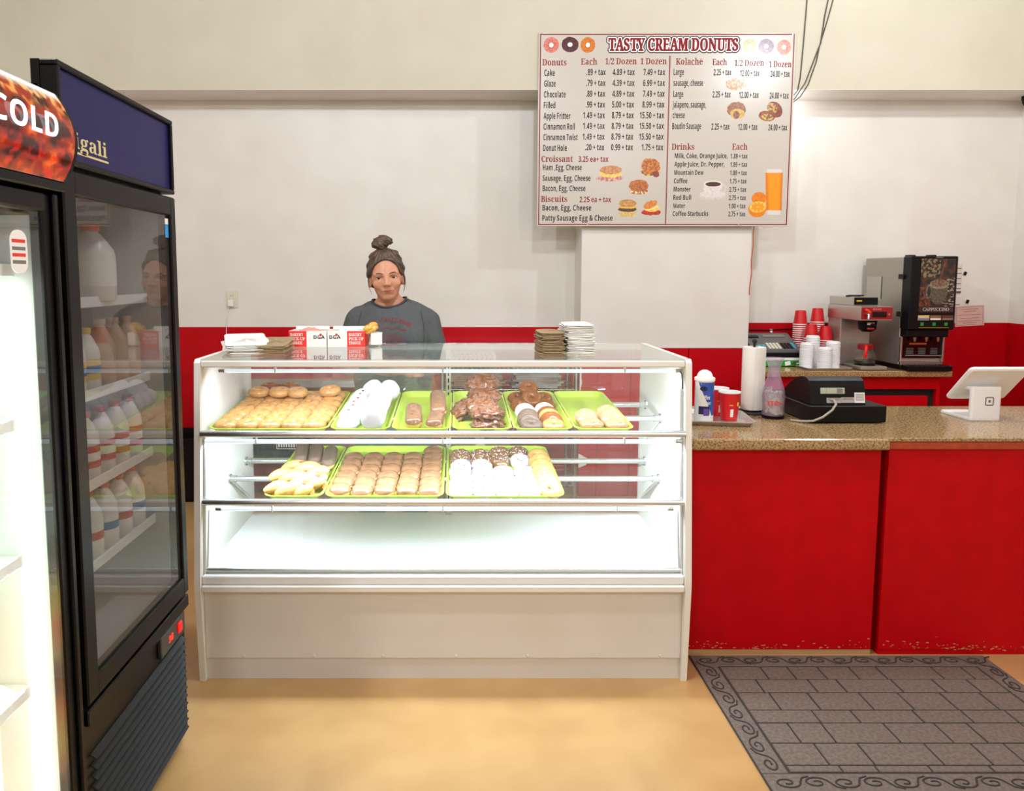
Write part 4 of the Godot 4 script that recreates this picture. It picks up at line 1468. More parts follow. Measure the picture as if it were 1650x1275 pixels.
	for e in [-1.0, 1.0]:
		s = Shape.new()
		nets(s, func(p: Vector3) -> float: return smax(sd_prims([["c", Vector3(e * 0.108, 0.05, -0.03), Vector3(e * 0.12, 0.04, 0.13), 0.048, 0.042]], p, 0.01), -p.y, 0.006), Vector3(e * 0.112 - 0.08, -0.02, -0.1), Vector3(e * 0.112 + 0.08, 0.12, 0.2), 0.01)
		part("shoe", s, M.black_matte, t)


# ------------------------------------------------------------------ glass door coolers
# lettering that faces +x: local x runs along -z
func facing_x(at: Vector3) -> Transform3D:
	return Transform3D(Basis(Vector3(0, 0, -1), Vector3(0, 1, 0), Vector3(1, 0, 0)), at)


func cabinet(t: Node3D, o: Vector3, z0: float, z1: float, top: float, liner: Material, shelves: Array, lo := 0.50) -> void:
	var xb := -1.60
	var xf := -0.908
	var s := Shape.new()
	s.span(Vector3(xb, 0.03, z0) + o, Vector3(xb + 0.04, top, z1) + o)
	s.span(Vector3(xb, 0.03, z0) + o, Vector3(xf, top, z0 - 0.035) + o, 0.003)
	s.span(Vector3(xb, 0.03, z1 + 0.035) + o, Vector3(xf, top, z1) + o, 0.003)
	s.span(Vector3(xb, top - 0.05, z0 - 0.035) + o, Vector3(xf, top, z1 + 0.035) + o)
	s.span(Vector3(xb, lo - 0.03, z0 - 0.035) + o, Vector3(xf, lo, z1 + 0.035) + o)
	part("cabinet_shell", s, M.black, t)
	s = Shape.new()
	s.span(Vector3(xb + 0.041, lo + 0.001, z0 - 0.036) + o, Vector3(xb + 0.045, top - 0.051, z1 + 0.036) + o)
	s.span(Vector3(xb + 0.045, lo + 0.001, z0 - 0.036) + o, Vector3(xf, top - 0.051, z0 - 0.04) + o)
	s.span(Vector3(xb + 0.045, lo + 0.001, z1 + 0.04) + o, Vector3(xf, top - 0.051, z1 + 0.036) + o)
	s.span(Vector3(xb + 0.045, lo + 0.001, z0 - 0.04) + o, Vector3(xf, lo + 0.005, z1 + 0.04) + o)
	part("liner", s, liner, t)
	for y in shelves:
		s = Shape.new()
		s.span(Vector3(xb + 0.06, y - 0.006, z0 - 0.045) + o, Vector3(xf - 0.04, y, z1 + 0.045) + o, 0.001)
		s.span(Vector3(xf - 0.045, y - 0.012, z0 - 0.045) + o, Vector3(xf - 0.037, y + 0.016, z1 + 0.045) + o, 0.002)
		part("shelf", s, M.white_plastic, t)


func bottle(label: String, group: String, at: Vector3, h: float, r: float, body: Material, cap: Material, lab: Material, turn := 0.0, lab2: Material = null) -> void:
	var t := thing("drink_bottle", label, "bottle", at, turn, group)
	var s := Shape.new()
	s.lathe([[0.0, 0.0], [r * 0.9, 0.0], [r, 0.008], [r, h * 0.60], [r * 0.93, h * 0.68], [r * 0.55, h * 0.84], [r * 0.36, h * 0.90], [r * 0.36, h * 0.92], [0.0, h * 0.92]], 20, 50)
	part("body", s, body, t)
	s = Shape.new()
	s.lathe([[r * 0.42, h * 0.915], [r * 0.43, h], [r * 0.38, h * 1.005], [0.0, h * 1.005]], 16)
	part("cap", s, cap, t)
	s = Shape.new()
	s.lathe([[r * 1.012, h * 0.20], [r * 1.012, h * 0.52]], 20)
	var l := part("label", s, lab, t)
	if lab2:
		s = Shape.new()
		s.lathe([[r * 1.02, h * 0.30], [r * 1.02, h * 0.42]], 20)
		part("label_band", s, lab2, l)


func coolers() -> void:
	var s: Shape
	M.navy = mat(rgb(27, 24, 76), 0.4)
	M.navy.metallic_specular = 0.3
	M.gold = mat(rgb(214, 196, 136), 0.4)
	M.liner_grey = mat(rgb(206, 204, 198), 0.5)
	M.liner_white = mat(rgb(240, 244, 240), 0.45)
	M.milk = mat(rgb(232, 228, 220), 0.35)
	M.juice = mat(rgb(222, 186, 70), 0.35)
	M.choco_milk = mat(rgb(196, 160, 128), 0.35)
	M.orange_cap = mat(rgb(222, 92, 30), 0.4)
	M.label_blue = mat(rgb(52, 104, 170), 0.5)
	M.label_red = mat(rgb(196, 40, 34), 0.5)
	M.digit = glow(rgb(255, 40, 24), 9.0)
	# ---- far cooler, unlit, navy header
	var z0 := -1.668
	var z1 := -2.328
	var t := thing("glass_door_cooler", "tall black glass door cooler with a plain navy header, beside the display case", "cooler", Vector3(-1.23, 0, -2.0), 0.0, "glass door coolers")
	var o := Vector3(1.23, 0, 2.0)
	cabinet(t, o, z0, z1, 1.94, M.liner_grey, [1.45, 1.21, 0.975, 0.76])
	s = Shape.new()
	s.span(Vector3(-0.925, 1.768, z0) + o, Vector3(-0.906, 1.99, z1) + o)
	for q in [[1.768, 1.782], [1.976, 1.99]]:
		s.span(Vector3(-0.907, q[0], z0) + o, Vector3(-0.866, q[1], z1) + o, 0.003)
	for q in [[z0, z0 - 0.014], [z1 + 0.014, z1]]:
		s.span(Vector3(-0.907, 1.78, q[0]) + o, Vector3(-0.866, 1.978, q[1]) + o, 0.003)
	var hd := part("header_frame", s, M.black, t)
	s = Shape.new()
	s.span(Vector3(-0.905, 1.782, z0 - 0.014) + o, Vector3(-0.876, 1.976, z1 + 0.014) + o)
	part("navy_panel", s, M.navy, hd)
	s = Shape.new()
	s.x = facing_x(Vector3(-0.8755, 0, 0) + o)
	letters(s, "Migali", 1.675, 1.905, 1.813, 0.034, "Droid Serif", true, 0.0, true)
	s.x = Transform3D(Basis(Vector3(0, 0, -1), Vector3(0, 1, 0), Vector3(1, 0, 0)), Vector3(-0.8755, 0, 0) + o)
	s.quad(Vector3(1.69, 1.800, 0), Vector3(1.912, 1.800, 0), Vector3(1.912, 1.805, 0), Vector3(1.69, 1.805, 0))
	part("gold_lettering", s, M.gold, hd)
	# door
	s = Shape.new()
	s.span(Vector3(-0.902, 0.505, z0 - 0.001) + o, Vector3(-0.866, 1.758, z0 - 0.055) + o, 0.004)
	s.span(Vector3(-0.902, 0.505, z1 + 0.04) + o, Vector3(-0.866, 1.758, z1 + 0.001) + o, 0.004)
	s.span(Vector3(-0.902, 0.505, z0 - 0.05) + o, Vector3(-0.8665, 0.562, z1 + 0.035) + o, 0.004)
	s.span(Vector3(-0.902, 1.702, z0 - 0.05) + o, Vector3(-0.8665, 1.758, z1 + 0.035) + o, 0.004)
	var dr := part("door", s, M.black, t)
	s = Shape.new()
	s.poly([Vector3(-0.876, 0.56, z0 - 0.05) + o, Vector3(-0.876, 0.56, z1 + 0.036) + o, Vector3(-0.876, 1.704, z1 + 0.036) + o, Vector3(-0.876, 1.704, z0 - 0.05) + o], Vector3(-9, 0, 0))
	part("glass_pane", s, M.door_glass, dr)
	s = Shape.new()
	s.span(Vector3(-0.8752, 1.635, -2.262) + o, Vector3(-0.8748, 1.672, -2.288) + o)
	part("energy_sticker", s, mat(rgb(60, 150, 214), 0.5), dr)
	s = Shape.new()
	s.span(Vector3(-0.8752, 1.674, -2.262) + o, Vector3(-0.8748, 1.692, -2.288) + o)
	part("sticker", s, M.white_ink, dr)
	# bottom: grille with louvres, thermostat with red digits
	s = Shape.new()
	s.span(Vector3(-0.905, 0.03, z0) + o, Vector3(-0.885, 0.49, z1) + o, 0.003)
	s.span(Vector3(-0.887, 0.455, z0) + o, Vector3(-0.868, 0.494, z1) + o, 0.003)
	var gr := part("grille_panel", s, M.black, t)
	for i in 12:
		s = Shape.new()
		s.x = Transform3D(Basis(Vector3.BACK, -0.6), Vector3(-0.878, 0.36 - i * 0.027, 0) + o)
		s.box(Vector3(0, 0, (z0 + z1) / 2), Vector3(0.02, 0.004, 0.60), 0.001)
		part("louvre", s, M.black_matte, gr)
	s = Shape.new()
	s.span(Vector3(-0.886, 0.385, -2.11) + o, Vector3(-0.872, 0.45, -2.30) + o, 0.003)
	var ct := part("thermostat", s, mat(rgb(52, 50, 50), 0.3), gr)
	s = Shape.new()
	s.x = facing_x(Vector3(-0.8715, 0, 0) + o)
	letters(s, "38", 2.165, 2.20, 0.408, 0.020, "Droid Sans", true)
	part("red_digits", s, M.digit, ct)
	s = Shape.new()
	s.span(Vector3(-0.8725, 0.405, -2.235) + o, Vector3(-0.866, 0.436, -2.262) + o, 0.002)
	part("rocker_switch", s, glow(rgb(230, 20, 14), 5.0), ct)
	for q in [[0.2, -1.60], [0.2, -0.93]]:
		for z in [z0 - 0.06, z1 + 0.06]:
			s = Shape.new()
			s.cyl(Vector3(q[1], 0, z) + o, Vector3(q[1], 0.031, z) + o, 0.02, 0.017, 10)
			part("foot", s, M.black_matte, t)
	# stock of the far cooler
	var S := [1.45, 1.21, 0.975, 0.76]
	for i in 2:
		bottle("large white milk jug with orange cap on the top shelf, %s in the cooler" % ["nearer", "further"][i], "milk jugs", Vector3(-0.985 - 0.13 * i, S[0] + 0.001, -2.02 - 0.05 * i), 0.205, 0.062, M.milk, M.orange_cap, M.paper_white)
	for i in 2:
		bottle("yellow labelled bottle on the second cooler shelf, %s of the two" % ORD[i], "yellow bottles", Vector3(-0.99, S[1] + 0.001, -1.90 - 0.078 * i), 0.17, 0.036, M.milk, M.juice, M.juice, 0.0, M.label_blue)
	for i in 3:
		bottle("plain pale bottle on the second cooler shelf, %s behind the yellow ones" % ORD[i], "pale bottles", Vector3(-0.99, S[1] + 0.001, -2.06 - 0.082 * i), 0.19, 0.039, M.choco_milk, M.choco_milk, M.choco_milk)
	for i in 5:
		bottle("milk bottle with a red label on the third cooler shelf, %s from the near end" % ORD[i], "red labelled bottles", Vector3(-0.99, S[2] + 0.001, -1.86 - 0.09 * i), 0.185, 0.037, M.milk, M.label_red, M.label_red, 0.0, M.paper_white)
	for i in 5:
		bottle("milk bottle on the lowest stocked cooler shelf, %s from the near end" % ORD[i], "bottles on the lowest shelf", Vector3(-0.99, S[3] + 0.001, -1.86 - 0.09 * i), 0.185, 0.037, M.milk if i != 0 else M.choco_milk, M.label_red, M.paper_white, 0.0, M.label_blue if i % 2 == 0 else M.label_red)
	# ---- near cooler, lit, curved header picture
	z0 = -0.985
	z1 = -1.648
	t = thing("glass_door_cooler", "black drinks cooler at the left edge with a lit curved header and bright white inside", "cooler", Vector3(-1.23, 0, -1.3), 0.0, "glass door coolers")
	o = Vector3(1.23, 0, 1.3)
	cabinet(t, o, z0, z1, 1.70, M.liner_white, [1.53, 1.20, 0.90, 0.60, 0.32], 0.22)
	var arc := func(f: float) -> Vector2:
		# f from 0 (foot of the header) to 1 (top): x and y
		var a := lerpf(-0.9, 1.05, f)
		return Vector2(-0.905 + 0.086 * cos(a * 0.95), 1.722 + 0.185 * f)
	var pg := PackedVector2Array()
	for i in 13:
		pg.append(arc.call(i / 12.0))
	pg.append(Vector2(-1.2, 1.907))
	pg.append(Vector2(-1.2, 1.722))
	for e in [[z0, z0 - 0.012], [z1 + 0.012, z1]]:
		s = Shape.new()
		s.x = Transform3D(Basis(), o)
		s.prism(pg, e[0], e[1])
		part("header_end", s, M.black, t)
	s = Shape.new()
	s.span(Vector3(-1.2, 1.70, z0) + o, Vector3(-0.85, 1.7225, z1) + o, 0.003)
	s.span(Vector3(-1.2, 1.722, z0 - 0.012) + o, Vector3(-1.19, 1.907, z1 + 0.012) + o)
	s.span(Vector3(-1.2, 1.9, z0 - 0.012) + o, Vector3(-0.87, 1.909, z1 + 0.012) + o)
	part("header_box", s, M.black, t)
	# backlit print: dark cola with ice and bubbles
	var img := Image.create(256, 96, false, Image.FORMAT_RGB8)
	var n1 := wob(3, 0.028)
	var n2 := wob(8, 0.07)
	for y in 96:
		for x in 256:
			var a := n1.get_noise_2d(x, y * 1.3) * 0.5 + 0.5
			var b := n2.get_noise_2d(x, y) * 0.5 + 0.5
			var c := rgb(56, 14, 6).lerp(rgb(150, 34, 10), smoothstep(0.3, 0.6, a))
			c = c.lerp(rgb(244, 120, 24), smoothstep(0.55, 0.85, a * 0.6 + b * 0.45))
			c = c.lerp(rgb(222, 26, 14), smoothstep(0.5, 0.8, b) * smoothstep(40.0, 80.0, y) * 0.8)
			c = c.lerp(rgb(252, 190, 110), smoothstep(34.0, 8.0, y) * smoothstep(0.35, 0.7, b))
			c = c.lerp(rgb(232, 238, 240), smoothstep(12.0, 3.0, y + 5.0 * (b - 0.5)))
			img.set_pixel(x, y, c)
	var cola := mat(Color(0.04, 0.03, 0.03), 0.15)
	cola.emission_enabled = true
	cola.emission_texture = ImageTexture.create_from_image(img)
	cola.emission = Color.WHITE
	cola.emission_operator = BaseMaterial3D.EMISSION_OP_MULTIPLY
	cola.emission_energy_multiplier = 7.0
	s = Shape.new()
	for i in 12:
		var a: Vector2 = arc.call(i / 12.0)
		var b: Vector2 = arc.call((i + 1) / 12.0)
		for j in 8:
			var za := lerpf(z0 - 0.012, z1 + 0.012, j / 8.0)
			var zb := lerpf(z0 - 0.012, z1 + 0.012, (j + 1) / 8.0)
			var P := [Vector3(a.x, a.y, za) + o, Vector3(a.x, a.y, zb) + o, Vector3(b.x, b.y, zb) + o, Vector3(b.x, b.y, za) + o]
			var U := [Vector2(j / 8.0, 1 - i / 12.0), Vector2((j + 1) / 8.0, 1 - i / 12.0), Vector2((j + 1) / 8.0, 1 - (i + 1) / 12.0), Vector2(j / 8.0, 1 - (i + 1) / 12.0)]
			s.tri(P[0], P[1], P[2], 5, U[0], U[1], U[2])
			s.tri(P[0], P[2], P[3], 5, U[0], U[2], U[3])
	var sign := part("lit_sign", s, cola, t)
	s = Shape.new()
	s.x = facing_x(Vector3(-0.8165, 0, 0) + o)
	letters(s, "ICE COLD", 1.175, 1.565, 1.800, 0.047, "Droid Sans", true)
	part("sign_letters", s, glow(Color(0.95, 0.98, 1.0), 8.5), sign)
	var sl := AreaLight3D.new()
	sl.name = "sign_lamp"
	sl.area_size = Vector2(0.6, 0.15)
	sl.light_color = Color(1.0, 0.55, 0.3)
	sl.light_energy = 0.5
	sl.area_range = 6.0
	sl.area_attenuation = 2.0
	sl.shadow_enabled = true
	sl.position = Vector3(-0.812, 1.815, (z0 + z1) / 2) + o
	sl.rotation_degrees = Vector3(0, -90, 0)
	t.add_child(sl)
	# door
	s = Shape.new()
	s.span(Vector3(-0.902, 0.16, z0 - 0.001) + o, Vector3(-0.866, 1.695, z0 - 0.05) + o, 0.004)
	s.span(Vector3(-0.902, 0.16, z1 + 0.06) + o, Vector3(-0.872, 1.695, z1 + 0.001) + o, 0.004)
	s.span(Vector3(-0.902, 0.16, z0 - 0.045) + o, Vector3(-0.8665, 0.21, z1 + 0.055) + o, 0.004)
	s.span(Vector3(-0.902, 1.655, z0 - 0.045) + o, Vector3(-0.8665, 1.695, z1 + 0.055) + o, 0.004)
	s.span(Vector3(-0.872, 0.16, z1 + 0.030) + o, Vector3(-0.862, 1.695, z1 + 0.012) + o, 0.003)
	dr = part("door", s, M.black, t)
	s = Shape.new()
	s.poly([Vector3(-0.878, 0.205, z0 - 0.045) + o, Vector3(-0.878, 0.205, z1 + 0.057) + o, Vector3(-0.878, 1.66, z1 + 0.057) + o, Vector3(-0.878, 1.66, z0 - 0.045) + o], Vector3(-9, 0, 0))
	part("glass_pane", s, M.glass, dr)
	# notice stuck on the glass
	s = Shape.new()
	s.x = facing_x(Vector3(-0.8772, 0, 0) + o)
	var oc := PackedVector2Array()
	for i in 20:
		var a := TAU * i / 20
		oc.append(Vector2(1.505 + 0.032 * cos(a) * (1.0 if absf(cos(a)) < 0.7 else 0.95), 1.568 + signf(sin(a)) * (0.022 + 0.022 * absf(sin(a)))))
	s.prism(oc, 0.0, 0.0006)
	var st := part("notice", s, M.white_ink, dr)
	for q in [[1.59, M.red_print], [1.575, M.grey_ink], [1.562, M.red_print], [1.548, M.grey_ink]]:
		s = Shape.new()
		s.x = facing_x(Vector3(-0.8765, 0, 0) + o)
		s.quad(Vector3(1.482, q[0] - 0.004, 0), Vector3(1.528, q[0] - 0.004, 0), Vector3(1.528, q[0] + 0.003, 0), Vector3(1.482, q[0] + 0.003, 0))
		part("print_line", s, q[1], st)
	s = Shape.new()
	s.span(Vector3(-0.905, 0.02, z0) + o, Vector3(-0.88, 0.15, z1) + o, 0.003)
	part("kick_grille", s, M.black, t)
	# light strip in the far front corner and its lamp
	s = Shape.new()
	s.cyl(Vector3(-0.945, 0.26, z1 + 0.062) + o, Vector3(-0.945, 1.50, z1 + 0.062) + o, 0.011, 0.011, 10)
	part("led_tube", s, glow(Color(0.93, 1.0, 0.96), 18.0), t)
	var al := AreaLight3D.new()
	al.name = "led_lamp"
	al.area_size = Vector2(0.03, 1.2)
	al.light_color = Color(0.92, 1.0, 0.96)
	al.light_energy = 45.0
	al.area_range = 6.0
	al.area_attenuation = 2.0
	al.shadow_enabled = true
	al.position = Vector3(-0.962, 0.88, z1 + 0.085) + o
	al.rotation_degrees = Vector3(0, 150, 0)
	t.add_child(al)
	for q in [[-0.99, 0.601, -1.46, M.juice, 0.22, "orange bottle on the fourth shelf of the lit cooler, nearest the door"], [-0.99, 0.321, -1.455, M.orange_cap, 0.22, "orange bottle on the bottom shelf of the lit cooler"], [-0.99, 0.601, -1.36, M.juice, 0.22, "second orange bottle on the fourth shelf of the lit cooler"], [-0.99, 0.321, -1.355, M.juice, 0.22, "second orange bottle on the bottom shelf of the lit cooler"]]:
		bottle(q[5], "bottles in the lit cooler", Vector3(q[0], q[1], q[2]), q[4], 0.038, q[3], M.black_matte, M.orange_cap if q[3] == M.juice else M.juice)


# ------------------------------------------------------------------ the menu board
func paint_ell(img: Image, c: Vector2, r: Vector2, col: Color, col2: Color, n: FastNoiseLite, k := 1.0, edge := 0.06, rot := 0.0) -> void:
	for y in range(maxi(0, int(c.y - r.length())), mini(img.get_height(), int(c.y + r.length()) + 1)):
		for x in range(maxi(0, int(c.x - r.length())), mini(img.get_width(), int(c.x + r.length()) + 1)):
			var d := (Vector2(x, y) - c).rotated(-rot)
			var q := (d / r).length() + edge * n.get_noise_2d(x * 1.2, y * 1.2)
			if q < 1.0:
				var m := clampf(0.5 + 0.8 * k * n.get_noise_2d(x * 1.6, y * 1.6), 0.0, 1.0)
				img.set_pixel(x, y, col.lerp(col2, m))


func menu_picture() -> Image:
	# 1 pixel = 1/700 of the board's drawing units; drawn at 0.6 of the layout's units
	var W := 910
	var Hh := 690
	var img := Image.create(W, Hh, false, Image.FORMAT_RGB8)
	var paper := rgb(200, 191, 178)
	img.fill(paper)
	var n := wob(4, 0.05)
	var k := 0.6
	var P := func(x: float, y: float) -> Vector2: return Vector2((x - 25.0) * (1.0 + 0.024 * (y - 100.0) / 1100.0) * k, (y - 70.0) * k)
	var E := func(x: float, y: float, rx: float, ry: float, a: Color, b: Color, var_k := 1.0, edge := 0.06, rot := 0.0) -> void:
		paint_ell(img, P.call(x, y), Vector2(rx, ry) * k, a, b, n, var_k, edge, rot)
	var R := RandomNumberGenerator.new()
	R.seed = 21
	var sprinkle := func(x: float, y: float, r: float) -> void:
		for i in 70:
			var a := R.randf() * TAU
			var q := r * R.randf_range(0.42, 0.95)
			E.call(x + q * cos(a), y + q * sin(a), 3.0, 2.0, [rgb(220, 60, 60), rgb(90, 90, 160), rgb(240, 200, 90), rgb(130, 80, 60)][i % 4], rgb(200, 80, 80), 0.2, 0.0)
	# six doughnuts in the heading
	for q in [[97, 140, 45, 46, rgb(224, 130, 112), rgb(206, 104, 84), 1], [208, 138, 50, 45, rgb(62, 18, 22), rgb(92, 34, 34), 0], [313, 140, 43, 46, rgb(212, 130, 40), rgb(196, 106, 22), 0], [1268, 145, 40, 42, rgb(226, 172, 104), rgb(214, 146, 70), 0], [1365, 148, 46, 44, rgb(104, 72, 84), rgb(130, 100, 108), 0], [1470, 153, 42, 44, rgb(224, 142, 112), rgb(206, 116, 90), 1]]:
		E.call(q[0], q[1], q[2], q[3], q[4], q[5], 1.2, 0.04)
		E.call(q[0], q[1] + 1, q[2] * 0.42, q[3] * 0.40, q[4].darkened(0.25), q[5], 0.4, 0.0)
		if q[6]:
			sprinkle.call(q[0], q[1], q[2])
		E.call(q[0], q[1], q[2] * 0.30, q[3] * 0.30, rgb(246, 240, 230), rgb(246, 240, 230), 0.0, 0.0)
	# croissant sandwich, upper right
	E.call(690, 895, 58, 22, rgb(120, 60, 20), rgb(232, 180, 30), 2.5, 0.2)
	E.call(690, 858, 58, 46, rgb(206, 126, 36), rgb(160, 78, 18), 1.8, 0.12, 0.2)
	E.call(722, 905, 22, 18, rgb(150, 40, 30), rgb(110, 50, 24), 1.5, 0.2)
	# ham croissant
	E.call(450, 930, 78, 20, rgb(222, 168, 156), rgb(176, 96, 96), 2.2, 0.12)
	E.call(456, 905, 68, 22, rgb(240, 206, 92), rgb(222, 180, 60), 1.2, 0.12)
	E.call(456, 880, 66, 26, rgb(206, 140, 66), rgb(178, 108, 44), 1.6, 0.1)
	# round croissant
	E.call(622, 1010, 58, 18, rgb(150, 84, 36), rgb(238, 214, 160), 2.2, 0.1)
	E.call(622, 975, 60, 36, rgb(196, 112, 36), rgb(156, 78, 20), 1.8, 0.1)
	# biscuit with patty
	E.call(557, 1145, 54, 22, rgb(226, 196, 120), rgb(206, 166, 86), 1.4, 0.06)
	E.call(557, 1118, 56, 16, rgb(62, 36, 20), rgb(90, 54, 30), 1.4, 0.08)
	E.call(557, 1104, 57, 10, rgb(232, 176, 40), rgb(240, 196, 70), 1.2, 0.12)
	E.call(557, 1082, 53, 24, rgb(206, 154, 84), rgb(180, 122, 56), 1.5, 0.06)
	# bacon biscuit
	E.call(697, 1135, 62, 18, rgb(206, 40, 20), rgb(150, 24, 14), 2.2, 0.25)
	E.call(700, 1112, 48, 22, rgb(236, 190, 70), rgb(240, 216, 150), 1.5, 0.15)
	E.call(690, 1090, 42, 22, rgb(222, 140, 60), rgb(200, 112, 40), 1.5, 0.12, -0.4)
	# kolaches
	E.call(1187, 370, 60, 36, rgb(226, 172, 104), rgb(170, 96, 36), 3.0, 0.16)
	E.call(1193, 520, 56, 46, rgb(122, 64, 18), rgb(160, 90, 28), 1.5, 0.08)
	E.call(1198, 545, 44, 30, rgb(216, 176, 80), rgb(196, 150, 56), 1.3, 0.1)
	E.call(1193, 552, 18, 24, rgb(110, 60, 40), rgb(150, 96, 66), 1.5, 0.1)
	E.call(1420, 520, 52, 40, rgb(106, 40, 12), rgb(140, 66, 20), 1.5, 0.06, 0.9)
	E.call(1405, 512, 34, 28, rgb(206, 160, 76), rgb(120, 76, 50), 2.4, 0.06, 0.8)
	E.call(1372, 558, 48, 30, rgb(120, 52, 16), rgb(160, 84, 28), 1.5, 0.06, 0.2)
	E.call(1376, 564, 36, 20, rgb(206, 166, 80), rgb(110, 80, 60), 2.6, 0.08, 0.2)
	# coffee cup on its saucer
	E.call(1058, 1032, 86, 30, rgb(196, 182, 174), rgb(222, 212, 204), 0.8, 0.0)
	E.call(1058, 1026, 74, 22, rgb(226, 216, 208), rgb(214, 204, 198), 0.6, 0.0)
	E.call(1120, 992, 20, 24, rgb(206, 194, 186), rgb(216, 204, 196), 0.4, 0.0)
	E.call(1118, 992, 12, 15, paper, paper, 0.0, 0.0)
	E.call(1058, 990, 56, 46, rgb(206, 194, 186), rgb(236, 228, 222), 0.8, 0.0)
	E.call(1060, 964, 56, 20, rgb(226, 216, 210), rgb(236, 230, 224), 0.5, 0.0)
	E.call(1060, 966, 46, 14, rgb(60, 32, 22), rgb(84, 46, 32), 1.0, 0.0)
	# orange juice and two oranges
	for yy in range(int((878.0 - 70) * k), int((1152.0 - 70) * k)):
		var f := (yy / k + 70.0 - 878.0) / 274.0
		var hw := lerpf(54.0, 47.0, f)
		var gx := 25.0 + 1395.0 * (1.0 + 0.024 * (yy / k - 30.0) / 1100.0)
		for xx in range(int((gx - hw - 25) * k), int((gx + hw - 25) * k)):
			var e := absf((xx / k + 25.0 - gx) / hw)
			var c := rgb(240, 150, 10).lerp(rgb(214, 112, 4), smoothstep(0.5, 1.0, e))
			if f < 0.07 or f > 0.90:
				c = rgb(226, 214, 206).lerp(rgb(206, 180, 170), smoothstep(0.7, 1.0, e))
			if e > 0.96:
				c = c.lerp(rgb(226, 206, 190), 0.6)
			img.set_pixel(xx, yy, c)
	E.call(1332, 1052, 44, 38, rgb(236, 138, 12), rgb(220, 112, 6), 0.9, 0.02)
	E.call(1322, 1118, 54, 48, rgb(226, 120, 8), rgb(236, 140, 14), 0.7, 0.02)
	E.call(1325, 1104, 50, 34, rgb(250, 206, 110), rgb(246, 190, 80), 0.6, 0.0, -0.1)
	for i in 9:
		var a := TAU * i / 9
		E.call(1325 + 26 * cos(a), 1104 + 17 * sin(a), 15, 8, rgb(244, 162, 30), rgb(236, 146, 16), 0.6, 0.0, a)
	return img


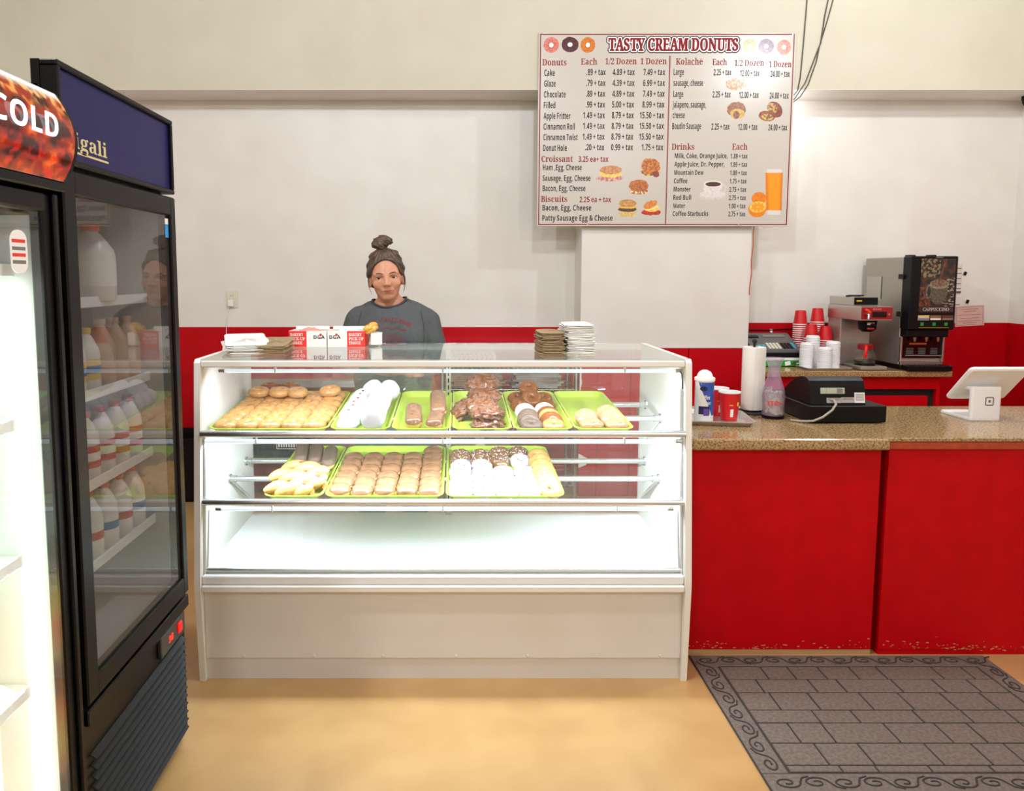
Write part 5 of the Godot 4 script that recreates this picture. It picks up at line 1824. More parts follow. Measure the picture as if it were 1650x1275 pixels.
func menu_sign() -> void:
	var x0 := 0.533
	var y1 := 3.083
	var W := 1.664
	var Hh := 1.237
	var t := thing("menu_board", "large white menu board with red border and donut prices above the counter", "menu board", Vector3(x0 + W / 2, y1 - Hh, -4.985))
	var o := Vector3(-W / 2, 0, 0)
	var s := Shape.new()
	s.span(o + Vector3(0, 0, -0.004), o + Vector3(W, Hh, 0.006), 0.001)
	part("board", s, mat(rgb(200, 191, 178), 0.5), t)
	var face := mat(Color.WHITE, 0.28)
	face.albedo_texture = ImageTexture.create_from_image(menu_picture())
	face.texture_repeat = false
	s = Shape.new()
	s.quad_uv(o + Vector3(0.002, 0.002, 0.0064), o + Vector3(W - 0.002, 0.002, 0.0064), o + Vector3(W - 0.002, Hh - 0.002, 0.0064), o + Vector3(0.002, Hh - 0.002, 0.0064))
	part("printed_face", s, face, t)
	# layout units of the print: x 25..1540, y 70..1220
	var U := func(x: float, y: float) -> Vector2: return Vector2(o.x + (x - 25.0) / 1515.0 * W, Hh - (y - 70.0) / 1150.0 * Hh)
	var sh := func(X: float, Y: float) -> float: return 25.0 + (X - 25.0) * (1.0 + 0.024 * (Y - 100.0) / 1100.0)
	var put := func(s2: Shape, txt: String, xa: float, xb: float, base: float, cap: float, font: String, bold: bool, z := 0.0068) -> void:
		var a: Vector2 = U.call(sh.call(xa, base), base)
		var b: Vector2 = U.call(sh.call(xb, base), base)
		letters(s2, txt, a.x, b.x, a.y, cap / 1150.0 * Hh, font, bold, z)
	# border and divider
	s = Shape.new()
	for q in [[[33, 78], [1530, 84]], [[33, 1206], [1530, 1212]], [[33, 78], [39, 1212]], [[1524, 78], [1530, 1212]], [[797, 205], [803, 1206]]]:
		var a: Vector2 = U.call(q[0][0], q[0][1])
		var b: Vector2 = U.call(q[1][0], q[1][1])
		s.span(Vector3(a.x, b.y, 0.0064), Vector3(b.x, a.y, 0.0069))
	part("red_border", s, M.red_ink, t)
	var red := Shape.new()
	var blk := Shape.new()
	for q in [["Donuts", 48, 190, 262, 37], ["Each", 275, 370, 257, 36], ["1/2 Dozen", 418, 603, 255, 36], ["1 Dozen", 625, 778, 255, 36], ["Kolache", 833, 990, 257, 37], ["Each", 1047, 1133, 260, 36], ["1/2 Dozen", 1177, 1350, 265, 36], ["1 Dozen", 1380, 1512, 272, 36], ["Croissant", 48, 232, 832, 36], ["Biscuits", 48, 202, 1073, 36], ["Drinks", 813, 946, 760, 37], ["Each", 1168, 1258, 760, 37]]:
		put.call(red, q[0], q[1], q[2], q[3], q[4], "Droid Serif", true)
	for q in [["3.25 ea+ tax", 266, 442, 832, 34], ["2.25 ea + tax", 275, 460, 1075, 34]]:
		put.call(red, q[0], q[1], q[2], q[3], q[4], "Droid Sans", true)
	part("red_lettering", red, M.red_ink, t)
	var rows := [["Cake", 122, ".89 + tax", 308, "4.89 + tax", "7.49 + tax", 642], ["Glaze", 128, ".79 + tax", 307, "4.39 + tax", "6.99 + tax", 641], ["Chocolate", 187, ".89 + tax", 306, "4.89 + tax", "7.49 + tax", 640], ["Filled", 127, ".99 + tax", 306, "5.00 + tax", "8.99 + tax", 638], ["Apple Fritter", 216, "1.49 + tax", 290, "8.79 + tax", "15.50 + tax", 623], ["Cinnamon Roll", 243, "1.49 + tax", 290, "8.79 + tax", "15.50 + tax", 622], ["Cinnamon Twist", 260, "1.49 + tax", 289, "8.79 + tax", "15.50 + tax", 621], ["Donut Hole", 197, ".20 + tax", 304, "0.99 + tax", "1.75 + tax", 636]]
	for i in 8:
		var r: Array = rows[i]
		var b := 323.0 + 63.4 * i
		put.call(blk, r[0], 60 - i * 0.3, r[1], b, 37, "Droid Sans", true)
		put.call(blk, r[2], r[3], 421 - i * 0.5, b - 4, 37, "Droid Sans", true)
		put.call(blk, r[4], 462 - i * 0.7, 592 - i * 0.8, b - 4, 37, "Droid Sans", true)
		put.call(blk, r[5], r[6], 771 - i, b - 4, 37, "Droid Sans", true)
	for q in [["Ham ,Egg, Cheese", 58, 286, 882], ["Sausage, Egg, Cheese", 57, 338, 946], ["Bacon, Egg, Cheese", 57, 309, 1008], ["Bacon, Egg, Cheese", 57, 344, 1125], ["Patty Sausage Egg & Cheese", 57, 470, 1187]]:
		put.call(blk, q[0], q[1], q[2], q[3], 34, "Droid Sans", true)
	for q in [["Large", 820, 881, 318], ["2.25 + tax", 1055, 1160, 320], ["12.00 + tax", 1210, 1325, 325], ["24.00 + tax", 1390, 1503, 330], ["sausage, cheese", 820, 994, 382], ["Large", 820, 878, 447], ["2.25 + tax", 1050, 1157, 450], ["12.00 + tax", 1206, 1322, 453], ["24.00 + tax", 1386, 1498, 457], ["jalapeno, sausage,", 816, 1013, 510], ["cheese", 817, 888, 572], ["Boudin Sausage", 815, 985, 637], ["2.25 + tax", 1045, 1152, 640], ["12.00 + tax", 1202, 1316, 642], ["24.00 + tax", 1380, 1491, 645]]:
		put.call(blk, q[0], q[1], q[2], q[3], 37, "Droid Sans", true)
	for q in [["Milk, Coke, Orange Juice,", 832, 1143, "1.89 + tax"], ["Apple Juice, Dr. Pepper,", 830, 1125, "1.89 + tax"], ["Mountain Dew", 830, 1002, "1.89 + tax"], ["Coffee", 828, 907, "1.75 + tax"], ["Monster", 827, 926, "2.75 + tax"], ["Red Bull", 826, 930, "2.75 + tax"], ["Water", 825, 895, "1.00 + tax"], ["Coffee Starbucks", 823, 1032, "2.75 + tax"]]:
		var i := [832, 830, 1002, 907, 926, 930, 895, 1032].find(q[2])
		var b: float = {1143: 810, 1125: 860, 1002: 910, 907: 960, 926: 1010, 930: 1060, 895: 1110, 1032: 1158}[q[2]]
		put.call(blk, q[0], q[1], q[2], b, 29, "Droid Sans", true)
		put.call(blk, q[3], 1160 - (b - 810) * 0.03, 1260 - (b - 810) * 0.03, b + 2, 29, "Droid Sans", true)
	part("black_lettering", blk, M.black_ink, t)
	# outlined title: black rim, white rim, red letters
	var lay := [[14.5, 0.0068, M.black_ink], [8.5, 0.0074, M.white_ink], [2.2, 0.0080, M.red_ink]]
	for q in lay:
		s = Shape.new()
		var n: int = 14 if q[0] > 0.0 else 1
		for i in n:
			var a := TAU * i / n
			put.call(s, "TASTY CREAM DONUTS", 436 + q[0] * cos(a), 1196 + q[0] * cos(a), 176 + q[0] * sin(a), 72, "Droid Serif", true, q[1] + 0.00003 * i)
		part("title", s, q[2], t)
	for q in [[60, 72], [1520, 80], [330, 1213], [1240, 1213]]:
		var a: Vector2 = U.call(q[0], q[1])
		s = Shape.new()
		s.x = Transform3D(Basis(Vector3.RIGHT, PI / 2), Vector3(a.x, a.y, 0.006))
		s.lathe([[0.006, 0.0], [0.005, 0.002], [0.0, 0.003]], 10)
		part("screw", s, M.steel, t)


# ------------------------------------------------------------------ the serving counter
func counters() -> void:
	var s: Shape
	var CH := 0.892
	M.edge_orange = textured(0.03, [[0.2, rgb(158, 58, 26)], [0.8, rgb(178, 70, 34)]], 3.0, 0.4, FastNoiseLite.TYPE_SIMPLEX_SMOOTH, 3, 61)
	M.bare_wood = mat(rgb(190, 150, 100), 0.8)
	var spans := [[0.872, 1.668, "red painted counter cabinet next to the display case, its foot scuffed"], [1.698, 2.95, "red painted counter cabinet at the right, below the white tablet"]]
	for k in 2:
		var a: float = spans[k][0]
		var b: float = spans[k][1]
		var t := thing("counter_cabinet", spans[k][2], "counter", Vector3((a + b) / 2, 0, -3.1), 0.0, "red counter cabinets")
		var o := Vector3(-(a + b) / 2, 0, 3.1)
		s = Shape.new()
		s.span(Vector3(a, 0.022, -2.885) + o, Vector3(b, 0.844, -2.866) + o, 0.002)
		part("front_panel", s, M.red_panel, t)
		s = Shape.new()
		s.span(Vector3(a, 0.0, -3.50) + o, Vector3(a + 0.02, 0.844, -2.886) + o)
		s.span(Vector3(b - 0.02, 0.0, -3.50) + o, Vector3(b, 0.844, -2.886) + o)
		s.span(Vector3(a + 0.02, 0.1, -3.50) + o, Vector3(b - 0.02, 0.12, -2.886) + o)
		part("carcass", s, M.red_panel, t)
		s = Shape.new()
		s.span(Vector3(a, 0.0, -2.884) + o, Vector3(b, 0.0215, -2.87) + o)
		part("bottom_strip", s, M.bare_wood if k == 0 else M.red_panel, t)
		# paint knocked off along the foot
		s = Shape.new()
		var R := RandomNumberGenerator.new()
		R.seed = 90 + k
		for i in 70:
			var x := R.randf_range(a + 0.02, minf(b, 2.3) - 0.01)
			var y := 0.026 + absf(R.randfn(0.0, 0.018))
			if k == 1 and x > 1.95:
				y *= 0.7
			s.ell(Vector3(x, y, -2.8662) + o, Vector3(R.randf_range(0.001, 0.009), R.randf_range(0.0006, 0.003), 0.0004), 8, 4)
		part("worn_paint", s, M.bare_wood, t).set_meta("kind", "stuff")
	# worktops
	var w := thing("worktop", "speckled brown granite worktop with a thick rounded edge, left of the seam", "worktop", Vector3(1.27, 0.846, -3.19), 0.0, "granite worktops")
	s = Shape.new()
	var pf := PackedVector2Array()
	for i in 9:
		var a := -PI / 2 + PI * i / 8.0
		pf.append(Vector2(0.352 + 0.012 * cos(a), (0.012 if i < 4 else 0.034) + 0.012 * sin(a) if i != 4 else 0.023))
	pf.append(Vector2(-0.37, 0.046))
	pf.append(Vector2(-0.37, 0.0))
	s.x = Transform3D(Basis(Vector3(0, 0, 1), Vector3(0, 1, 0), Vector3(-1, 0, 0)), Vector3.ZERO)
	s.prism(pf, -0.404, 0.398)
	part("slab", s, M.granite, w)
	w = thing("worktop", "speckled brown granite worktop with an orange red front strip, under the tablet", "worktop", Vector3(2.31, 0.846, -3.2), 0.0, "granite worktops")
	s = Shape.new()
	s.span(Vector3(-0.635, 0.030, -0.36), Vector3(0.64, 0.046, 0.352), 0.003)
	part("slab", s, M.granite, w)
	s = Shape.new()
	s.span(Vector3(-0.635, -0.001, 0.30), Vector3(0.64, 0.029, 0.350), 0.003)
	part("front_strip", s, M.edge_orange, w)
	# rubber mat with scrolls and blocks
	var m := thing("floor_mat", "dark brown rubber floor mat with scrolled border in front of the red counter", "mat", Vector3(1.52, 0, -2.45))
	var W := 1.18
	var D := 0.80
	M.mat_brown = textured(0.06, [[0.2, rgb(92, 80, 70)], [0.8, rgb(112, 99, 87)]], 4.0, 0.75, FastNoiseLite.TYPE_SIMPLEX_SMOOTH, 4, 63)
	M.mat_groove = mat(rgb(50, 43, 38), 0.9)
	s = Shape.new()
	s.span(Vector3(-W / 2, 0.0005, -D / 2), Vector3(W / 2, 0.006, D / 2), 0.002)
	part("base_sheet", s, M.mat_groove, m)
	var bw := 0.085
	for q in [[-W / 2 + 0.004, W / 2 - 0.004, -D / 2 + 0.004, -D / 2 + bw], [-W / 2 + 0.004, W / 2 - 0.004, D / 2 - bw, D / 2 - 0.004], [-W / 2 + 0.004, -W / 2 + bw, -D / 2 + bw + 0.003, D / 2 - bw - 0.003], [W / 2 - bw, W / 2 - 0.004, -D / 2 + bw + 0.003, D / 2 - bw - 0.003]]:
		s = Shape.new()
		s.span(Vector3(q[0], 0.005, q[2]), Vector3(q[1], 0.009, q[3]), 0.002)
		part("border_band", s, M.mat_brown, m)
	# a scroll: a spiral ridge
	var spiral := func(flip: float) -> ArrayMesh:
		var pts := []
		for i in 22:
			var f := i / 21.0
			var a := f * TAU * 1.35
			var r := lerpf(0.030, 0.006, f)
			pts.append(Vector3(r * cos(a) * 1.35, 0.0, flip * r * sin(a) * 0.85))
		var e: Vector3 = pts[0]
		pts.push_front(e + Vector3(0.012, 0, -flip * 0.02))
		pts.push_front(e + Vector3(0.035, 0, -flip * 0.028))
		var sp := Shape.new()
		sp.tube(pts, 0.003, 6)
		return sp.done()
	var sp := [spiral.call(1.0), spiral.call(-1.0)]
	for i in 13:
		for sd in [-1.0, 1.0]:
			part("scroll", sp[i % 2], M.mat_groove, m, Vector3(-W / 2 + 0.06 + i * 0.088, 0.009, sd * (D / 2 - 0.044)))
	for i in 7:
		for sd in [-1.0, 1.0]:
			var pc := part("scroll", sp[i % 2], M.mat_groove, m, Vector3(sd * (W / 2 - 0.044), 0.009, -D / 2 + 0.13 + i * 0.09))
			pc.rotation.y = PI / 2
	# paving-like blocks
	var R := RandomNumberGenerator.new()
	R.seed = 12
	var z := -D / 2 + bw + 0.006
	var zend := D / 2 - bw - 0.006
	while z < zend - 0.03:
		var h := minf([0.075, 0.11, 0.09][R.randi() % 3], zend - z)
		var x := -W / 2 + bw + 0.006
		var xend := W / 2 - bw - 0.006
		while x < xend - 0.03:
			var l := minf(R.randf_range(0.10, 0.22), xend - x)
			if xend - x - l < 0.05:
				l = xend - x
			s = Shape.new()
			s.span(Vector3(x + 0.003, 0.005, z + 0.003), Vector3(x + l - 0.003, 0.0095 + R.randf() * 0.001, z + h - 0.003), 0.002)
			part("block", s, M.mat_brown, m)
			x += l
		z += h


func cup(t: Node3D, h := 0.112, up := true) -> void:
	# paper cup with a rolled white rim; drawn mouth up, turned over by its owner if need be
	var s := Shape.new()
	s.lathe([[0.031, 0.006], [0.031, 0.0], [0.0335, 0.0], [0.0448, h - 0.0065]], 24)
	part("wall", s, M.cup_red, t)
	s = Shape.new()
	s.lathe([[0.0448, h - 0.0065], [0.0462, h - 0.006], [0.0475, h - 0.003], [0.0465, h], [0.044, h - 0.002], [0.0325, 0.008], [0.0, 0.008]], 24)
	part("rim_and_lining", s, M.white_plastic, t)
	s = Shape.new()
	s.lathe([[0.0, 0.004], [0.031, 0.004]], 20)
	part("cup_bottom", s, M.white_plastic, t)


func curved_print(called: String, m: Material, parent: Node3D, r0: float, r1: float, y0: float, y1: float, a0: float, a1: float) -> void:
	var s := Shape.new()
	s.wraps = false
	s.surf(8, 1, func(u: float, v: float) -> Vector3:
		var a := lerpf(a0, a1, u)
		var r := lerpf(r0, r1, v)
		return Vector3(r * cos(a), lerpf(y0, y1, v), r * sin(a)))
	part(called, s, m, parent)


func wrap_text(s: Shape, txt: String, r: float, y: float, h: float, width: float, a_mid: float, bold := true, font := "Droid Sans") -> void:
	# lettering bent round a cylinder; a_mid is the angle of its middle
	var tmp := Shape.new()
	letters(tmp, txt, -width / 2, width / 2, y, h, font, bold)
	var am := tmp.done()
	var vs: PackedVector3Array = am.surface_get_arrays(0)[Mesh.ARRAY_VERTEX]
	for i in range(0, vs.size(), 3):
		var w := []
		for k in 3:
			var a := a_mid - vs[i + k].x / r
			w.append(Vector3(r * cos(a), vs[i + k].y, r * sin(a)))
		s.tri(w[0], w[2], w[1])


func counter_items() -> void:
	var y := 0.8925
	var s: Shape
	var F := PI / 2      # the angle that faces the viewer (+z)
	# aluminium tray with creamers and cups
	var t := thing("sheet_tray", "small aluminium sheet tray holding creamer and red cups, beside the display case", "tray", Vector3(1.095, y, -3.215), -0.16)
	s = Shape.new()
	s.rr_loft([[0.32, 0.26, 0.02, 0.0], [0.345, 0.285, 0.028, 0.018], [0.355, 0.295, 0.03, 0.018], [0.355, 0.295, 0.03, 0.021], [0.343, 0.283, 0.026, 0.021], [0.318, 0.258, 0.018, 0.003]], 6)
	part("tray_pan", s, M.aluminium, t)
	M.creamer_blue = mat(rgb(50, 82, 160), 0.35)
	M.creamer_navy = mat(rgb(20, 28, 74), 0.35)
	for q in [[1.066, -3.165, "blue and white creamer canister with a domed lid on the aluminium tray"], [0.985, -3.235, "second creamer canister, half hidden behind the display case's side"]]:
		t = thing("creamer_canister", q[2], "canister", Vector3(q[0], y + 0.004, q[1]), 0.0, "creamer canisters")
		s = Shape.new()
		s.lathe([[0.0, 0.0], [0.039, 0.0], [0.0395, 0.002], [0.0395, 0.178]], 28)
		part("canister_wall", s, M.white_plastic, t)
		s = Shape.new()
		s.lathe([[0.0395, 0.176], [0.0425, 0.177], [0.0425, 0.188], [0.040, 0.191], [0.034, 0.192], [0.030, 0.205], [0.022, 0.216], [0.010, 0.222], [0.0, 0.223]], 28, 45)
		part("domed_lid", s, M.white_plastic, t)
		# blue sweep over the right side, navy foot, oval badge, cup picture
		s = Shape.new()
		s.wraps = false
		s.surf(14, 12, func(u: float, v: float) -> Vector3:
			var yy := lerpf(0.03, 0.172, v)
			var a := lerpf(F - 1.5, F + lerpf(-0.55, 1.0, pow(v, 1.1)), u)
			return Vector3(0.0398 * cos(a), yy, 0.0398 * sin(a)))
		part("blue_sweep", s, M.creamer_blue, t)
		curved_print("dark_patch", M.creamer_navy, t, 0.0399, 0.0399, 0.035, 0.070, F - 0.3, F + 0.9)
		s = Shape.new()
		s.x = Transform3D(Basis(Vector3.UP, -0.4) * Basis.from_scale(Vector3(1.0, 0.72, 0.6)) * Basis(Vector3.RIGHT, PI / 2), Vector3(-0.0158, 0.146, 0.0372))
		s.lathe([[0.015, 0.0], [0.014, 0.0012], [0.0, 0.0016]], 20)
		part("badge", s, M.creamer_navy, t)
		s = Shape.new()
		wrap_text(s, "Coffee", 0.0404, 0.100, 0.017, 0.038, F + 0.18)
		wrap_text(s, "Creamer", 0.0404, 0.077, 0.015, 0.046, F + 0.18)
		part("lettering", s, M.white_ink, t)
		curved_print("mug_picture", mat(rgb(92, 70, 150), 0.4), t, 0.0401, 0.0401, 0.030, 0.060, F - 0.25, F + 0.35)
	for q in [[1.186, -3.195, "red paper cup with white rim and barcode label, front of the aluminium tray"], [1.175, -3.305, "red paper cup behind the other one on the aluminium tray"]]:
		t = thing("paper_cup", q[2], "cup", Vector3(q[0], y + 0.004, q[1]), 0.0, "red cups on the aluminium tray")
		cup(t, 0.125)
		curved_print("barcode_label", M.paper_white, t, 0.0356, 0.0396, 0.018, 0.052, F - 0.12, F + 0.22)
		for i in 5:
			curved_print("barcode_bar", mat(rgb(40, 84, 56), 0.6), t, 0.0362 + 0.0004 * i, 0.0363 + 0.0004 * i, 0.024 + i * 0.0045, 0.0262 + i * 0.0045, F - 0.05, F + 0.15)
		curved_print("side_badge", M.sprinkle_yellow, t, 0.0408, 0.0423, 0.065, 0.082, F - 0.85, F - 0.5)
		curved_print("small_print", M.sprinkle_yellow, t, 0.0412, 0.0414, 0.068, 0.071, F - 0.05, F + 0.35)
	# paper towels
	t = thing("paper_towel_roll", "white paper towel roll standing on a black holder beside the pillar", "paper towels", Vector3(1.362, y, -3.385))
	s = Shape.new()
	s.lathe([[0.0, 0.0], [0.072, 0.0], [0.074, 0.004], [0.070, 0.010], [0.0, 0.012]], 28)
	s.cyl(Vector3(0, 0.01, 0), Vector3(0, 0.325, 0), 0.006, 0.006, 10)
	s.ell(Vector3(0, 0.33, 0), Vector3(0.011, 0.011, 0.011), 12, 8)
	part("holder", s, M.black_matte, t)
	s = Shape.new()
	s.lathe([[0.019, 0.018], [0.049, 0.017], [0.0505, 0.020], [0.0505, 0.300], [0.049, 0.304], [0.019, 0.304], [0.019, 0.018]], 32)
	var roll := part("roll", s, M.paper, t)
	s = Shape.new()
	s.wraps = false
	s.surf(6, 1, func(u: float, v: float) -> Vector3:
		var a := lerpf(F - 0.9, F + 0.25, u)
		var r := 0.0508 + 0.004 * smoothstep(0.55, 1.0, u)
		return Vector3(r * cos(a), lerpf(0.019, 0.303, v), r * sin(a)))
	part("loose_sheet", s, M.paper, roll)
	# tip carafe
	t = thing("tip_carafe", "clear lilac plastic carafe full of folded dollar bills, with red letters", "tip jar", Vector3(1.405, y, -3.262))
	s = Shape.new()
	var lilac := glass(0.30, Color(0.74, 0.62, 0.76))
	s.lathe([[0.045, 0.012], [0.047, 0.02], [0.0475, 0.07], [0.049, 0.095], [0.046, 0.125], [0.034, 0.160], [0.0245, 0.195], [0.0235, 0.215], [0.028, 0.240], [0.0385, 0.268], [0.037, 0.268]], 32, 60)
	part("carafe_wall", s, lilac, t)
	s = Shape.new()
	s.lathe([[0.0, 0.0], [0.046, 0.0], [0.0475, 0.006], [0.047, 0.014], [0.0, 0.014]], 28)
	part("black_base", s, M.black, t)
	M.bill = textured(0.06, [[0.2, rgb(128, 134, 108)], [0.5, rgb(196, 196, 166)], [0.8, rgb(98, 106, 84)]], 14.0, 0.8, FastNoiseLite.TYPE_SIMPLEX, 4, 66)
	M.bill_light = textured(0.05, [[0.2, rgb(208, 206, 178)], [0.8, rgb(176, 178, 150)]], 12.0, 0.8, FastNoiseLite.TYPE_SIMPLEX, 4, 67)
	var R := RandomNumberGenerator.new()
	R.seed = 31
	for i in 16:
		var n := wob(200 + i, 6.0)
		var a := TAU * i / 9.0
		var b := thing("dollar_bill", "folded green grey dollar bill in the tip carafe, %s up from the bottom" % ORD[i], "banknote", Vector3(1.405, y, -3.262), 0.0, "bills in the tip carafe")
		s = Shape.new()
		s.wraps = false
		var hgt := 0.016 + (i / 16.0) * 0.062
		s.surf(10, 8, func(u: float, v: float) -> Vector3:
			var rad := minf(0.0435 - 0.004 * i / 16.0, 0.043) + 0.001 * sin(v * 9.0 + i)
			var aa := a + (u - 0.5) * 1.5
			var rr := rad * (1.0 - 0.22 * absf(n.get_noise_2d(u * 0.3, v * 0.3)) - 0.02 * (i % 3))
			return Vector3(rr * cos(aa), hgt + v * 0.062 + 0.012 * n.get_noise_2d(u * 0.2 + 3.0, v * 0.2), rr * sin(aa)))
		part("note_sheet", s, [M.bill, M.bill_light][i % 2], b)
	s = Shape.new()
	wrap_text(s, "TIPS", 0.0492, 0.062, 0.019, 0.070, F + 0.30, true, "Droid Serif")
	part("red_letters", s, M.red_print, t)
	# cash register seen from behind
	t = thing("cash_register", "black cash register on the counter, seen from its back, with a grey cable", "cash register", Vector3(1.67, y, -3.29), 0.0, "cash registers")
	var o := Vector3(-1.67, 0, 3.29)
	s = Shape.new()
	s.span(Vector3(1.507, 0.004, -3.46) + o, Vector3(1.833, 0.076, -3.128) + o, 0.004)
	part("cash_drawer", s, M.black, t)
	s = Shape.new()
	var pf := PackedVector2Array([Vector2(0.13, 0.0765), Vector2(0.118, 0.150), Vector2(0.105, 0.176), Vector2(0.09, 0.186), Vector2(0.06, 0.190), Vector2(0.02, 0.184), Vector2(-0.03, 0.168), Vector2(-0.08, 0.142), Vector2(-0.13, 0.108), Vector2(-0.155, 0.0765)])
	s.x = Transform3D(Basis(Vector3(0, 0, 1), Vector3(0, 1, 0), Vector3(-1, 0, 0)), Vector3.ZERO)
	s.prism(pf, -0.088, 0.148)
	part("housing", s, M.black, t)
	s = Shape.new()
	s.x = Transform3D(Basis(Vector3.RIGHT, -0.16), Vector3(-0.098, 0.135, 0.123))
	s.box(Vector3(0.045, 0.0, 0), Vector3(0.104, 0.026, 0.004), 0.001)
	var dp := part("customer_display", s, mat(rgb(170, 172, 150), 0.25), t)
	s = Shape.new()
	s.x = Transform3D(Basis(Vector3.RIGHT, -0.16), Vector3(-0.098, 0.135, 0.123))
	s.box(Vector3(0.018, 0.0, 0.002), Vector3(0.0015, 0.024, 0.001))
	s.box(Vector3(0.075, 0.0, 0.002), Vector3(0.024, 0.020, 0.001))
	part("display_marks", s, M.grey_ink, dp)
	for q in [[-0.048, 0.094, 0.062, 0.022, 0], [0.012, 0.096, 0.056, 0.024, 0], [0.062, 0.106, 0.044, 0.044, 1]]:
		s = Shape.new()
		s.x = Transform3D(Basis(Vector3.RIGHT, -0.16), Vector3(q[0], q[1], 0.1285))
		s.box(Vector3(0, 0, 0), Vector3(q[2], q[3], 0.0012))
		var lb := part("rating_label", s, mat(rgb(176, 164, 160), 0.6) if q[4] == 0 else M.paper_white, t)
		s = Shape.new()
		s.x = Transform3D(Basis(Vector3.RIGHT, -0.16), Vector3(q[0], q[1], 0.1292))
		for i in (7 if q[4] else 4):
			s.box(Vector3(0.0, q[3] * (0.36 - 0.1 * i), 0), Vector3(q[2] * 0.82, q[3] * 0.05, 0.0006))
		part("label_print", s, M.grey_ink, lb)
	s = Shape.new()
	s.tube([Vector3(-0.062, 0.096, 0.125), Vector3(-0.055, 0.098, 0.142), Vector3(-0.054, 0.083, 0.160), Vector3(-0.075, 0.060, 0.172), Vector3(-0.115, 0.030, 0.174), Vector3(-0.15, 0.012, 0.165), Vector3(-0.19, 0.006, 0.14), Vector3(-0.22, 0.005, 0.11)], 0.005, 8)
	part("cable", s, mat(rgb(168, 158, 140), 0.6), t)
	# tablet stand
	t = thing("tablet_stand", "white tablet point of sale stand at the right end of the counter", "tablet stand", Vector3(2.30, y, -3.26))
	s = Shape.new()
	s.rr_loft([[0.132, 0.205, 0.015, 0.0], [0.134, 0.207, 0.016, 0.003], [0.134, 0.207, 0.016, 0.010], [0.130, 0.203, 0.015, 0.013]], 6, true, true, Vector3(-0.002, 0, -0.032))
	part("foot_plate", s, M.white_plastic, t)
	s = Shape.new()
	s.rr_loft([[0.128, 0.022, 0.009, 0.002], [0.130, 0.024, 0.010, 0.008], [0.130, 0.024, 0.010, 0.138], [0.128, 0.022, 0.009, 0.148]], 6, true, true, Vector3(-0.002, 0, 0.060))
	s.span(Vector3(-0.06, 0.128, -0.02), Vector3(0.056, 0.146, 0.055), 0.006)
	var po := part("post", s, M.white_plastic, t)
	s = Shape.new()
	for q in [[0, 0.017, 0.032, 0.005], [0, -0.017, 0.032, 0.005], [-0.0165, 0, 0.005, 0.032], [0.0165, 0, 0.005, 0.032], [0, 0, 0.010, 0.011]]:
		s.box(Vector3(q[0] + 0.010, q[1] + 0.086, 0.0722), Vector3(q[2], q[3], 0.001), 0.0004)
	part("square_logo", s, mat(rgb(110, 104, 104), 0.6), po)
	s = Shape.new()
	s.x = Transform3D(Basis(Vector3.RIGHT, deg_to_rad(-45.0)), Vector3(0.035, 0.157, 0.015))
	s.rr_loft([[0.246, 0.206, 0.016, -0.010], [0.258, 0.218, 0.020, -0.004], [0.260, 0.220, 0.021, 0.002], [0.256, 0.216, 0.019, 0.007], [0.236, 0.196, 0.014, 0.010]], 8)
	var sc := part("tablet_shell", s, M.white_plastic, t)
	s = Shape.new()
	s.x = Transform3D(Basis(Vector3.RIGHT, deg_to_rad(-45.0)), Vector3(0.035, 0.157, 0.015))
	s.box(Vector3(0, 0.0105, 0), Vector3(0.21, 0.001, 0.17))
	part("screen", s, M.black_gloss, sc)


